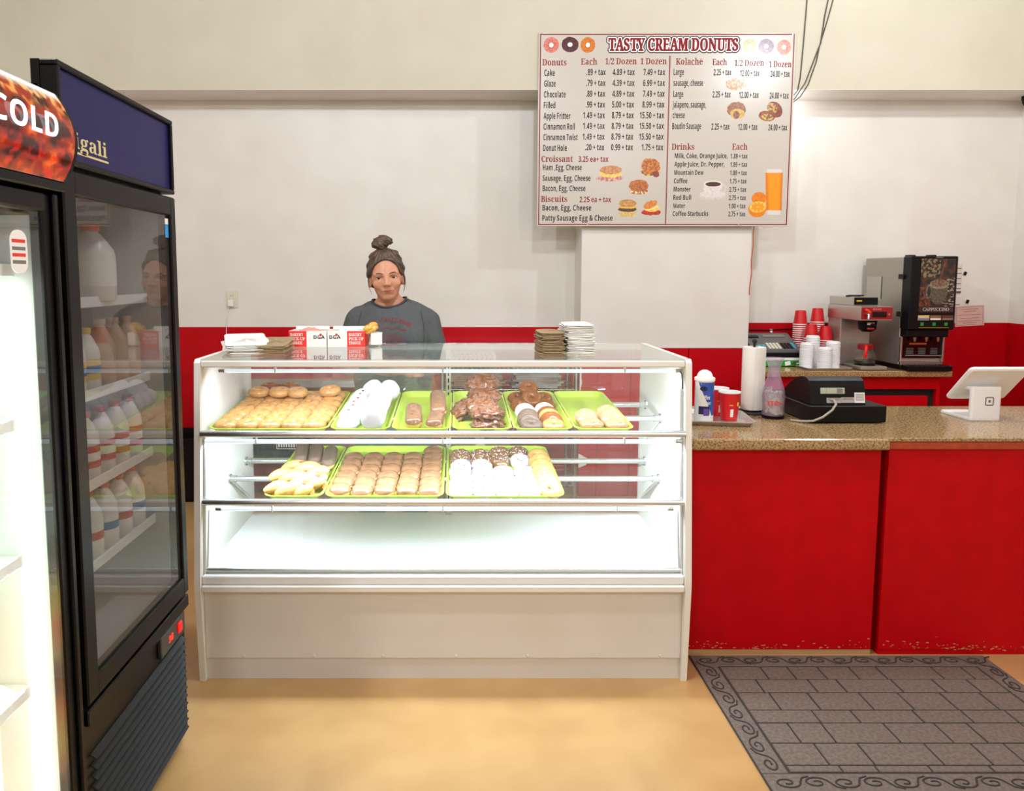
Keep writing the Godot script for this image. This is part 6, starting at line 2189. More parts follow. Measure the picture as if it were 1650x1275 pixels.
# ------------------------------------------------------------------ the back counter and its machines
func back_counter() -> void:
	var s: Shape
	var y := 0.9145
	var t := thing("back_counter_cabinet", "red back counter cabinet with a dark framed door, below the coffee machines", "cabinet", Vector3(2.56, 0, -5.0))
	var o := Vector3(-2.56, 0, 5.0)
	s = Shape.new()
	s.span(Vector3(1.985, 0.0, -5.29) + o, Vector3(3.127, 0.873, -4.80) + o)
	part("carcass", s, M.black_matte, t)
	s = Shape.new()
	s.span(Vector3(1.985, 0.79, -4.80) + o, Vector3(3.127, 0.873, -4.765) + o, 0.002)
	s.span(Vector3(3.105, 0.0, -4.80) + o, Vector3(3.127, 0.79, -4.765) + o, 0.002)
	part("face_frame", s, M.red_panel, t)
	s = Shape.new()
	s.span(Vector3(1.985, 0.06, -4.80) + o, Vector3(3.055, 0.745, -4.77) + o, 0.002)
	part("cabinet_door", s, M.red_panel, t)
	t = thing("back_worktop", "narrow brown granite worktop along the back wall under the coffee machines", "worktop", Vector3(2.58, 0.874, -5.0))
	s = Shape.new()
	s.span(Vector3(-0.595, 0, -0.295), Vector3(0.595, 0.040, 0.28), 0.006)
	part("slab", s, M.granite, t)
	# small cash register on a coin tray
	t = thing("cash_register", "grey cash register with white, black and blue keys on the back counter", "cash register", Vector3(2.16, y, -5.09), 0.0, "cash registers")
	s = Shape.new()
	s.span(Vector3(-0.17, 0.06, -0.15), Vector3(0.17, 0.092, 0.14), 0.003)
	part("drawer_box", s, M.black, t)
	s = Shape.new()
	s.span(Vector3(-0.17, 0.0415, -0.15), Vector3(0.17, 0.0595, 0.145), 0.002)
	part("white_plinth", s, M.white_plastic, t)
	s = Shape.new()
	var pf := PackedVector2Array([Vector2(0.125, 0.0925), Vector2(0.122, 0.108), Vector2(-0.02, 0.168), Vector2(-0.10, 0.205), Vector2(-0.14, 0.205), Vector2(-0.145, 0.0925)])
	var sx := Transform3D(Basis(Vector3(0, 0, 1), Vector3(0, 1, 0), Vector3(-1, 0, 0)), Vector3.ZERO)
	s.x = sx
	s.prism(pf, -0.155, 0.165)
	var hs := part("housing", s, mat(rgb(86, 82, 80), 0.45), t)
	var slope := Basis(Vector3.RIGHT, atan2(0.06, 0.142))
	var kt := Transform3D(slope, Vector3(0, 0.1085, 0.120))
	var tones := [M.ivory, M.ivory, M.ivory, M.ivory, M.black, M.black, M.black, mat(rgb(60, 160, 170), 0.5)]
	for c in 8:
		for r in 4:
			s = Shape.new()
			s.x = kt
			s.box(Vector3(-0.045 + c * 0.023 + (0.008 if c > 3 else 0.0), 0.003, -0.025 - r * 0.021), Vector3(0.018, 0.006, 0.016), 0.002)
			part("key", s, tones[c] if not (c == 7 and r == 0) else mat(rgb(70, 110, 190), 0.5), hs)
	for r in 2:
		s = Shape.new()
		s.x = kt
		s.box(Vector3(-0.105 + 0.028 * r, 0.003, -0.06), Vector3(0.024, 0.006, 0.022), 0.002)
		part("key", s, tones[7], hs)
	s = Shape.new()
	s.x = Transform3D(Basis(Vector3.RIGHT, atan2(0.037, 0.08)), Vector3(0.02, 0.190, -0.062))
	s.box(Vector3(0.02, 0.0, 0), Vector3(0.15, 0.004, 0.030), 0.001)
	part("display_window", s, mat(rgb(120, 112, 104), 0.2), hs)
	s = Shape.new()
	s.x = Transform3D(Basis(Vector3.RIGHT, atan2(0.037, 0.08)), Vector3(-0.105, 0.186, -0.05))
	s.box(Vector3.ZERO, Vector3(0.07, 0.005, 0.03), 0.001)
	part("paper_slot", s, M.black, hs)
	t = thing("green_box", "flat bright green box with a grey picture, below the grey cash register", "box", Vector3(2.16, y, -5.09))
	s = Shape.new()
	s.span(Vector3(-0.17, 0.004, -0.15), Vector3(0.17, 0.0405, 0.148), 0.002)
	part("box_body", s, mat(rgb(20, 150, 30), 0.5), t)
	s = Shape.new()
	s.span(Vector3(-0.165, 0.0, -0.145), Vector3(0.165, 0.0038, 0.144))
	part("box_foot", s, M.black, t)
	for q in [[0.055, 0.036, 0.026, M.white_ink], [0.095, 0.030, 0.018, mat(rgb(70, 62, 56), 0.6)], [0.125, 0.024, 0.008, M.white_ink]]:
		s = Shape.new()
		s.x = Transform3D(Basis(Vector3.BACK, 0.2), Vector3(q[0], 0.023, 0.1485))
		s.box(Vector3.ZERO, Vector3(q[1], q[2], 0.001))
		part("picture_patch", s, q[3], t)
	# inverted cups, each nested on the next
	var proto: Node3D = null
	var stacks := [[2.385, -5.155, 19, "the rear left cup stack"], [2.505, -5.16, 20, "the rear right cup stack"], [2.412, -5.045, 13, "the front left cup stack"], [2.512, -5.05, 12, "the front right cup stack"]]
	for q in stacks:
		for i in q[2]:
			var top: bool = i == q[2] - 1
			var label: String = "upside-down red paper cup, %s of %s" % ["topmost" if top else (ORD[q[2] - 1 - i - 1] + " below the top" if q[2] - 2 - i < 16 else ORD[i] + " up from the foot"), q[3]]
			var tr := Transform3D(Basis(Vector3.BACK, PI), Vector3(q[0], y + 0.100 + i * 0.0148, q[1]))
			if proto == null:
				proto = thing("stacked_cup", label, "cup", Vector3.ZERO, 0.0, "stacked red cups")
				proto.set_meta("base_name", "stacked_cup")
				cup(proto, 0.098)
				proto.transform = tr
			else:
				dup(proto, tr, label)
	for q in [[2.385, -5.155, 19], [2.412, -5.045, 13]]:
		pass
	# tray with four stacks of lids
	t = thing("lid_tray", "shallow aluminium tray under the white lid stacks on the back counter", "tray", Vector3(2.405, y, -4.872))
	s = Shape.new()
	s.rr_loft([[0.27, 0.24, 0.02, 0.0], [0.288, 0.258, 0.026, 0.012], [0.296, 0.266, 0.028, 0.012], [0.296, 0.266, 0.028, 0.0145], [0.286, 0.256, 0.024, 0.0145], [0.268, 0.238, 0.018, 0.003]], 6)
	part("tray_pan", s, M.aluminium, t)
	var lid: Node3D = null
	for q in [[2.312, -4.885, 15, "the left lid stack"], [2.383, -4.955, 19, "the rear lid stack"], [2.385, -4.793, 13, "the front lid stack"], [2.476, -4.868, 16, "the right lid stack"]]:
		for i in q[2]:
			var k: int = q[2] - 1 - i
			var label: String = "white plastic coffee lid, %s of %s" % ["topmost" if k == 0 else (ORD[k - 1] + " below the top" if k < 17 else ORD[i] + " up from the foot"), q[3]]
			var tr := Transform3D(Basis(Vector3.UP, rng.randf() * TAU), Vector3(q[0] + rng.randf_range(-0.001, 0.001), y + 0.0035 + i * 0.0104, q[1]))
			if lid == null:
				lid = thing("lid", label, "lid", Vector3.ZERO, 0.0, "white coffee lids")
				lid.set_meta("base_name", "lid")
				s = Shape.new()
				s.lathe([[0.0405, 0.0], [0.0435, 0.0005], [0.0440, 0.004], [0.0425, 0.008], [0.0405, 0.0095], [0.0390, 0.016], [0.0365, 0.0168], [0.0345, 0.0125], [0.0, 0.0125]], 24, 50)
				part("lid_shell", s, M.white_plastic, lid)
				lid.transform = tr
			else:
				dup(lid, tr, label)
	coffee_brewer(y)
	cappuccino(y)


func coffee_brewer(y: float) -> void:
	var s: Shape
	var t := thing("coffee_brewer", "stainless coffee brewer with a red control panel on the back counter", "coffee maker", Vector3(2.66, y, -4.92))
	s = Shape.new()
	s.span(Vector3(-0.10, 0.012, -0.20), Vector3(0.098, 0.325, -0.03), 0.004)
	part("column", s, M.dull_steel, t)
	s = Shape.new()
	s.span(Vector3(-0.07, 0.004, -0.03), Vector3(0.098, 0.026, 0.19), 0.003)
	var b := part("base", s, M.dull_steel, t)
	s = Shape.new()
	s.lathe([[0.0, 0.0265], [0.062, 0.0265], [0.062, 0.0305], [0.0, 0.0305]], 28, 38, Vector3(0.01, 0, 0.085))
	part("warmer_plate", s, M.black, b)
	s = Shape.new()
	s.span(Vector3(-0.104, 0.322, -0.205), Vector3(0.098, 0.412, 0.215), 0.004)
	var hd := part("head", s, M.steel, t)
	s = Shape.new()
	s.span(Vector3(-0.10, 0.33, 0.2155), Vector3(0.096, 0.408, 0.219), 0.002)
	part("red_panel", s, mat(rgb(150, 10, 22), 0.3), hd)
	s = Shape.new()
	s.span(Vector3(-0.032, 0.344, 0.2195), Vector3(0.058, 0.380, 0.221), 0.001)
	part("display", s, M.black_gloss, hd)
	s = Shape.new()
	letters(s, "BUNN", -0.03, 0.025, 0.390, 0.010, "Droid Serif", true, 0.2196)
	part("maker_name", s, mat(rgb(226, 150, 120), 0.5), hd)
	s = Shape.new()
	s.cyl(Vector3(0.072, 0.362, 0.219), Vector3(0.072, 0.362, 0.224), 0.006)
	part("button", s, M.steel, hd)
	# hot water tap with an orange lever
	s = Shape.new()
	s.cyl(Vector3(-0.066, 0.365, 0.219), Vector3(-0.066, 0.365, 0.240), 0.008)
	s.tube([Vector3(-0.066, 0.365, 0.236), Vector3(-0.067, 0.350, 0.243), Vector3(-0.068, 0.334, 0.243)], 0.0065, 8)
	var tap := part("water_tap", s, M.chrome, hd)
	s = Shape.new()
	s.tube([Vector3(-0.062, 0.374, 0.240), Vector3(-0.075, 0.386, 0.244), Vector3(-0.088, 0.394, 0.247)], [0.010, 0.009, 0.007], 8)
	part("lever", s, mat(rgb(236, 70, 30), 0.4), tap)
	s = Shape.new()
	s.span(Vector3(-0.095, 0.412, -0.205), Vector3(0.060, 0.470, 0.11), 0.004)
	var tp := part("reservoir_box", s, M.steel, t)
	s = Shape.new()
	s.span(Vector3(-0.094, 0.418, 0.1105), Vector3(0.059, 0.466, 0.114), 0.001)
	part("black_strip", s, M.black, tp)
	s = Shape.new()
	s.span(Vector3(-0.08, 0.440, 0.1145), Vector3(-0.045, 0.448, 0.1155))
	part("yellow_notice", s, mat(rgb(226, 176, 30), 0.5), tp)
	for x in [-0.05, 0.02]:
		s = Shape.new()
		s.lathe([[0.0, 0.470], [0.046, 0.470], [0.046, 0.478], [0.0, 0.478]], 24, 38, Vector3(x, 0, -0.03 - 0.05 * signf(x)))
		part("top_warmer", s, M.black, tp)
	s = Shape.new()
	s.lathe([[0.0, 0.245], [0.030, 0.245], [0.052, 0.262], [0.058, 0.318], [0.0, 0.318]], 28, 38, Vector3(0.005, 0, 0.10))
	s.span(Vector3(-0.006, 0.285, 0.15), Vector3(0.014, 0.302, 0.185), 0.004)
	var bk := part("filter_basket", s, M.black, t)
	for q in [[0.298, 0.016, M.paper], [0.268, 0.010, M.label_red]]:
		curved_print("sticker", q[2], bk, 0.0565, 0.0575, q[0] - q[1] / 2, q[0] + q[1] / 2, PI / 2 - 0.3, PI / 2 + 0.5)
		bk.get_child(bk.get_child_count() - 1).position = Vector3(0.005, 0, 0.10)
	# glass pot with a red handle
	t = thing("coffee_pot", "round glass coffee pot with red collar and handle under the brewer", "coffee pot", Vector3(2.668, y + 0.031, -4.835))
	s = Shape.new()
	s.lathe([[0.0, 0.0], [0.050, 0.0], [0.062, 0.012], [0.068, 0.040], [0.062, 0.068], [0.048, 0.090], [0.040, 0.100]], 32, 60)
	part("glass_bulb", s, glass(0.22, Color(0.35, 0.33, 0.28)), t)
	s = Shape.new()
	s.lathe([[0.0, 0.002], [0.048, 0.002], [0.060, 0.012], [0.064, 0.026], [0.0, 0.026]], 28, 60)
	part("coffee", s, mat(rgb(52, 34, 18), 0.1), t)
	s = Shape.new()
	s.lathe([[0.039, 0.096], [0.044, 0.100], [0.046, 0.128], [0.043, 0.132], [0.0, 0.126]], 28)
	part("red_collar", s, mat(rgb(150, 14, 20), 0.35), t)
	s = Shape.new()
	s.tube([Vector3(-0.022, 0.118, 0.040), Vector3(-0.032, 0.126, 0.066), Vector3(-0.040, 0.116, 0.084), Vector3(-0.044, 0.080, 0.088), Vector3(-0.044, 0.050, 0.084)], [0.008, 0.010, 0.0105, 0.010, 0.009], 10)
	part("handle", s, mat(rgb(224, 20, 18), 0.35), t)


func cappuccino(y: float) -> void:
	var s: Shape
	var t := thing("cappuccino_machine", "tall steel and black cappuccino machine with a backlit mug poster", "cappuccino machine", Vector3(3.015, y, -4.98))
	# feet, body, door
	s = Shape.new()
	s.span(Vector3(-0.145, 0.0, -0.27), Vector3(0.145, 0.03, 0.20), 0.004)
	part("foot_frame", s, M.black, t)
	s = Shape.new()
	s.span(Vector3(-0.145, 0.03, -0.27), Vector3(0.145, 0.725, 0.175), 0.004)
	var bd := part("body", s, M.dull_steel, t)
	s = Shape.new()
	s.span(Vector3(-0.1462, 0.44, -0.24), Vector3(-0.1452, 0.60, -0.06))
	part("access_panel", s, M.steel, bd)
	s = Shape.new()
	s.span(Vector3(-0.147, 0.45, -0.062), Vector3(-0.1455, 0.60, -0.056))
	part("slot", s, M.black_matte, bd)
	s = Shape.new()
	# door: deep black frame, its foot drawn in
	s.span(Vector3(-0.150, 0.265, 0.176), Vector3(0.142, 0.728, 0.272), 0.006)
	s.span(Vector3(-0.145, 0.215, 0.176), Vector3(0.125, 0.266, 0.250), 0.006)
	var d := part("door", s, M.black, t)
	for q in [0.60, 0.36]:
		s = Shape.new()
		s.span(Vector3(-0.162, q - 0.016, 0.15), Vector3(-0.15, q + 0.016, 0.20), 0.003)
		part("hinge", s, M.black_matte, d)
	for x in [-0.06, 0.075]:
		s = Shape.new()
		s.box(Vector3(x, 0.733, 0.1), Vector3(0.045, 0.015, 0.05), 0.004)
		part("hopper_catch", s, M.black_matte, bd)
	# poster: a glass mug among beans, drawn as a flat print
	var W := 160
	var Hh := 228
	var img := Image.create(W, Hh, false, Image.FORMAT_RGB8)
	var n := wob(77, 0.022)
	var n2 := wob(78, 0.05)
	for yy in Hh:
		for xx in W:
			var a := n.get_noise_2d(xx, yy) * 0.5 + 0.5
			var c := rgb(36, 22, 16).lerp(rgb(96, 44, 22), smoothstep(0.35, 0.7, a))
			if yy < 80 and xx < 90:
				c = c.lerp(rgb(150, 136, 92), smoothstep(0.42, 0.62, n2.get_noise_2d(xx, yy) * 0.5 + 0.5))
			if yy > 120 and xx < 50:
				c = c.lerp(rgb(150, 66, 36), smoothstep(0.4, 0.65, n2.get_noise_2d(xx, yy) * 0.5 + 0.5))
			if yy > 80 and xx > 105:
				c = c.lerp(rgb(170, 156, 140), smoothstep(0.52, 0.66, n2.get_noise_2d(xx * 0.7, yy * 1.4) * 0.5 + 0.5))
			if yy > 202:
				c = rgb(66, 34, 26)
			img.set_pixel(xx, yy, c)
	paint_ell(img, Vector2(86, 138), Vector2(42, 56), rgb(92, 76, 62), rgb(122, 104, 80), n2, 1.2, 0.0)
	paint_ell(img, Vector2(88, 108), Vector2(45, 20), rgb(176, 156, 122), rgb(150, 126, 92), n2, 1.2, 0.0)
	paint_ell(img, Vector2(88, 104), Vector2(38, 15), rgb(120, 84, 56), rgb(164, 132, 96), n2, 1.4, 0.0)
	paint_ell(img, Vector2(100, 50), Vector2(5, 58), rgb(136, 70, 44), rgb(112, 52, 34), n2, 1.0, 0.0, 0.28)
	paint_ell(img, Vector2(40, 140), Vector2(14, 30), rgb(150, 136, 110), rgb(96, 80, 60), n2, 1.2, 0.1)
	paint_ell(img, Vector2(42, 140), Vector2(8, 21), rgb(40, 24, 18), rgb(60, 34, 22), n2, 1.0, 0.0)
	var pm := mat(Color(0.6, 0.6, 0.6), 0.2)
	pm.albedo_texture = ImageTexture.create_from_image(img)
	pm.emission_enabled = true
	pm.emission = Color.WHITE
	pm.emission_texture = pm.albedo_texture
	pm.emission_operator = BaseMaterial3D.EMISSION_OP_MULTIPLY
	pm.emission_energy_multiplier = 1.6
	s = Shape.new()
	s.quad_uv(Vector3(-0.092, 0.375, 0.2735), Vector3(0.125, 0.375, 0.2735), Vector3(0.125, 0.712, 0.2735), Vector3(-0.092, 0.712, 0.2735))
	var ps := part("lit_poster_sign", s, pm, d)
	s = Shape.new()
	letters(s, "CAPPUCCINO", -0.066, 0.098, 0.385, 0.019, "Droid Serif", false, 0.2742)
	part("poster_lettering", s, mat(rgb(214, 200, 186), 0.5), ps)
	for i in 3:
		s = Shape.new()
		s.span(Vector3(-0.094 + i * 0.076, 0.325, 0.2725), Vector3(-0.024 + i * 0.076, 0.356, 0.2745))
		part("flavour_card", s, [mat(rgb(212, 176, 110), 0.5), mat(rgb(128, 88, 50), 0.5), mat(rgb(92, 42, 22), 0.5)][i], d)
		s = Shape.new()
		s.span(Vector3(-0.092 + i * 0.076, 0.328, 0.2745), Vector3(-0.026 + i * 0.076, 0.337, 0.2752))
		part("card_stripe", s, [M.label_blue, M.white_ink, M.cardboard][i], d)
		s = Shape.new()
		s.box(Vector3(-0.066 + i * 0.076, 0.300, 0.2735), Vector3(0.021, 0.021, 0.004), 0.002)
		part("green_button", s, mat(rgb(12, 128, 44), 0.35), d)
	s = Shape.new()
	s.box(Vector3(0.01, 0.278, 0.2725), Vector3(0.19, 0.004, 0.001))
	part("yellow_line", s, mat(rgb(150, 120, 20), 0.5), d)
	s = Shape.new()
	s.box(Vector3(0.022, 0.7195, 0.2725), Vector3(0.045, 0.005, 0.001))
	part("maker_plate", s, M.grey_ink, d)
	# dispensing bay
	s = Shape.new()
	s.span(Vector3(-0.140, 0.075, 0.177), Vector3(0.13, 0.214, 0.184))
	part("splash_panel", s, M.black_gloss, t)
	for x in [-0.143, 0.128]:
		s = Shape.new()
		s.span(Vector3(x - 0.006, 0.05, 0.177), Vector3(x + 0.006, 0.214, 0.20), 0.002)
		part("bay_trim", s, M.steel, t)
	for i in 3:
		s = Shape.new()
		s.lathe([[0.0, 0.185], [0.006, 0.185], [0.011, 0.214], [0.0, 0.214]], 14, 38, Vector3(-0.075 + i * 0.075, 0, 0.222))
		part("spout", s, M.steel, t)
		s = Shape.new()
		s.span(Vector3(-0.105 + i * 0.078, 0.098, 0.1845), Vector3(-0.055 + i * 0.078, 0.142, 0.186))
		var card := part("instruction_card", s, mat(rgb(40, 36, 34), 0.4), t)
		s = Shape.new()
		for k in 4:
			s.box(Vector3(-0.08 + i * 0.078, 0.106 + k * 0.010, 0.1864), Vector3(0.04, 0.002, 0.0006))
		part("card_print", s, M.grey_ink, card)
	s = Shape.new()
	s.box(Vector3(-0.03, 0.168, 0.185), Vector3(0.11, 0.012, 0.002))
	part("orange_label", s, mat(rgb(176, 84, 40), 0.5), t)
	s = Shape.new()
	s.tube([Vector3(-0.115, 0.092, 0.196), Vector3(-0.05, 0.094, 0.205), Vector3(0.04, 0.092, 0.205), Vector3(0.118, 0.092, 0.196)], 0.003, 8)
	part("cup_rail", s, M.steel, t)
	s = Shape.new()
	s.span(Vector3(-0.14, 0.03, 0.176), Vector3(0.115, 0.055, 0.195), 0.002)
	part("splash_foot", s, M.steel, t)
	s = Shape.new()
	s.span(Vector3(-0.142, 0.001, 0.20), Vector3(0.142, 0.034, 0.28), 0.004)
	part("drip_tray", s, M.black, t)
	for i in 12:
		s = Shape.new()
		s.box(Vector3(-0.12 + i * 0.0218, 0.0355, 0.24), Vector3(0.006, 0.003, 0.066), 0.001)
		part("drip_slat", s, M.black_gloss, t)
	s = Shape.new()
	s.tube([Vector3(0.135, 0.25, 0.10), Vector3(0.158, 0.22, 0.11), Vector3(0.16, 0.15, 0.10), Vector3(0.148, 0.11, 0.08), Vector3(0.152, 0.05, 0.06), Vector3(0.150, 0.008, 0.0)], 0.004, 8)
	part("power_cord", s, M.black, t)


# ------------------------------------------------------------------ seen through the case: table, racks, boxes
func rack(label: String, c: Vector3, w: float, d: float, levels: Array, hgt: float) -> void:
	var t := thing("wire_rack", label, "shelf rack", c, 0.0, "wire racks")
	var s: Shape
	for sx in [-1.0, 1.0]:
		for sz in [-1.0, 1.0]:
			s = Shape.new()
			s.cyl(Vector3(sx * w / 2, 0, sz * d / 2), Vector3(sx * w / 2, hgt, sz * d / 2), 0.0125, 0.0125, 10)
			part("post", s, M.steel, t)
	for y in levels:
		s = Shape.new()
		for e in [0.0, -0.03]:
			for sz in [-1.0, 1.0]:
				s.cyl(Vector3(-w / 2, y + e, sz * d / 2), Vector3(w / 2, y + e, sz * d / 2), 0.003, 0.003, 6)
			for sx in [-1.0, 1.0]:
				s.cyl(Vector3(sx * w / 2, y + e, -d / 2), Vector3(sx * w / 2, y + e, d / 2), 0.003, 0.003, 6)
		for i in int(w / 0.03):
			var x := -w / 2 + i * 0.03
			s.cyl(Vector3(x, y + 0.002, -d / 2), Vector3(x, y + 0.002, d / 2), 0.0018, 0.0018, 5, false)
			var up := i % 2 == 0
			s.cyl(Vector3(x, y - (0.0 if up else 0.03), d / 2), Vector3(x + 0.03, y - (0.03 if up else 0.0), d / 2), 0.002, 0.002, 5, false)
		part("wire_shelf", s, M.steel, t)


func behind_case() -> void:
	var s: Shape
	# steel table against the back wall
	var t := thing("steel_table", "long stainless work table against the back wall behind the case", "table", Vector3(-1.0, 0, -5.02))
	s = Shape.new()
	s.span(Vector3(-0.62, 0.79, -0.26), Vector3(0.63, 0.855, 0.25), 0.012)
	part("table_top", s, M.steel, t)
	s = Shape.new()
	s.span(Vector3(-0.58, 0.30, -0.22), Vector3(0.59, 0.325, 0.21), 0.006)
	part("under_shelf", s, M.steel, t)
	for sx in [-0.57, 0.58]:
		for sz in [-0.21, 0.20]:
			s = Shape.new()
			s.cyl(Vector3(sx, 0, sz), Vector3(sx, 0.79, sz), 0.02, 0.02, 12)
			part("leg", s, M.steel, t)
	t = thing("waste_bin", "black waste bin on the floor between the cooler and the display case, by the wall", "bin", Vector3(-1.92, 0, -5.05))
	s = Shape.new()
	s.rr_loft([[0.34, 0.30, 0.04, 0.0], [0.42, 0.36, 0.05, 0.42], [0.44, 0.38, 0.055, 0.42], [0.44, 0.38, 0.055, 0.44], [0.40, 0.34, 0.045, 0.44], [0.33, 0.29, 0.04, 0.02]], 5)
	part("bin_wall", s, M.black, t)
	# black crate and packets on the under shelf
	t = thing("black_crate", "dark crate with a white framed label on the shelf under the steel table", "crate", Vector3(-1.17, 0.3255, -5.0))
	s = Shape.new()
	s.rr_loft([[0.36, 0.28, 0.02, 0.0], [0.40, 0.32, 0.02, 0.14], [0.41, 0.33, 0.02, 0.14], [0.41, 0.33, 0.02, 0.15], [0.39, 0.31, 0.02, 0.15], [0.35, 0.27, 0.02, 0.01]], 4)
	part("crate_wall", s, M.black, t)
	s = Shape.new()
	for q in [[0, 0.024, 0.13, 0.004], [0, -0.024, 0.13, 0.004], [-0.065, 0, 0.004, 0.052], [0.065, 0, 0.004, 0.052]]:
		s.box(Vector3(q[0] + 0.05, q[1] + 0.08, 0.166), Vector3(q[2], q[3], 0.002))
	for i in 7:
		s.box(Vector3(-0.0 + i * 0.0165, 0.08, 0.166), Vector3(0.010, 0.026, 0.002))
	part("label_frame", s, M.white_ink, t)
	var cols := [[rgb(60, 96, 170), "blue"], [rgb(214, 176, 40), "yellow"], [rgb(210, 204, 196), "white"], [rgb(196, 140, 40), "amber"], [rgb(170, 30, 30), "red"]]
	for i in 5:
		var b := thing("supply_packet", "%s packet standing in the dark crate under the steel table" % cols[i][1], "packet", Vector3(-1.30 + i * 0.066, 0.338, -5.0 + 0.03 * (i % 2)), 0.2 * (i - 2))
		s = Shape.new()
		s.rr_loft([[0.056, 0.035, 0.006, 0.0], [0.058, 0.04, 0.008, 0.05], [0.056, 0.030, 0.006, 0.19], [0.056, 0.006, 0.002, 0.215]], 3)
		part("packet_bag", s, mat(cols[i][0], 0.35), b)
	# wire rack with box flats
	rack("chrome wire rack with donut boxes against the wall, behind the case's right half", Vector3(0.35, 0, -5.05), 0.88, 0.40, [0.16, 0.52, 0.775, 0.93], 1.02)
	for k in 5:
		var b := thing("donut_box", "flat red printed donut box on the wire rack's top, %s from bottom" % ORD[k], "box", Vector3(0.10 + 0.015 * (k % 2), 0.934 + k * 0.0165, -5.04), 0.02 * (k % 3), "printed donut boxes")
		s = Shape.new()
		s.box(Vector3(0, 0.008, 0), Vector3(0.30, 0.016, 0.36), 0.001)
		part("box_flat", s, M.paper_white, b)
		s = Shape.new()
		for j in 9:
			s.box(Vector3(-0.12 + j * 0.03, 0.008, 0.1805), Vector3(0.017, 0.009, 0.001))
		part("red_print", s, M.red_print, b)
	for q in [[0.12, 0.779, 7, 0.34, M.cardboard, "brown cardboard flat"], [0.53, 0.779, 8, 0.30, M.grey_card if M.has("grey_card") else M.paper, "grey cardboard flat"]]:
		for k in q[2]:
			var b := thing("cardboard_flat", "%s in a stack on the wire rack's second shelf, %s from the bottom" % [q[5], ORD[k]], "cardboard", Vector3(q[0] + 0.012 * (k % 3), q[1] + k * 0.0145, -5.05 + 0.006 * (k % 2)), 0.03 * ((k * 7) % 5 - 2), "cardboard flats")
			s = Shape.new()
			s.box(Vector3(0, 0.007, 0), Vector3(q[3], 0.0135, 0.34), 0.001)
			part("flat_sheet", s, q[4] if k % 4 != 3 else M.cardboard, b)
	for q in [[0.14, 0.524, 0.34, 0.20, "left"], [0.54, 0.524, 0.36, 0.17, "right"]]:
		t = thing("storage_bin", "black storage bin on the third shelf of the wire rack, %s one" % q[4], "bin", Vector3(q[0], q[1], -5.05), 0.0, "black storage bins")
		s = Shape.new()
		s.rr_loft([[q[2] * 0.92, 0.30, 0.03, 0.0], [q[2], 0.34, 0.03, q[3]], [q[2] + 0.02, 0.36, 0.035, q[3]], [q[2] + 0.02, 0.36, 0.035, q[3] + 0.012], [q[2] - 0.02, 0.32, 0.03, q[3] + 0.012]], 4)
		part("bin_wall", s, M.black, t)
	t = thing("brown_carton", "plain brown carton on the bottom shelf of the wire rack", "carton", Vector3(0.16, 0.164, -5.05))
	s = Shape.new()
	s.span(Vector3(-0.2, 0, -0.16), Vector3(0.2, 0.26, 0.17), 0.003)
	part("carton_body", s, M.cardboard, t)
	s = Shape.new()
	s.span(Vector3(-0.03, 0.2602, -0.16), Vector3(0.03, 0.2608, 0.171))
	s.span(Vector3(-0.03, 0.18, 0.1705), Vector3(0.03, 0.2608, 0.1712))
	part("tape", s, M.ivory, t)


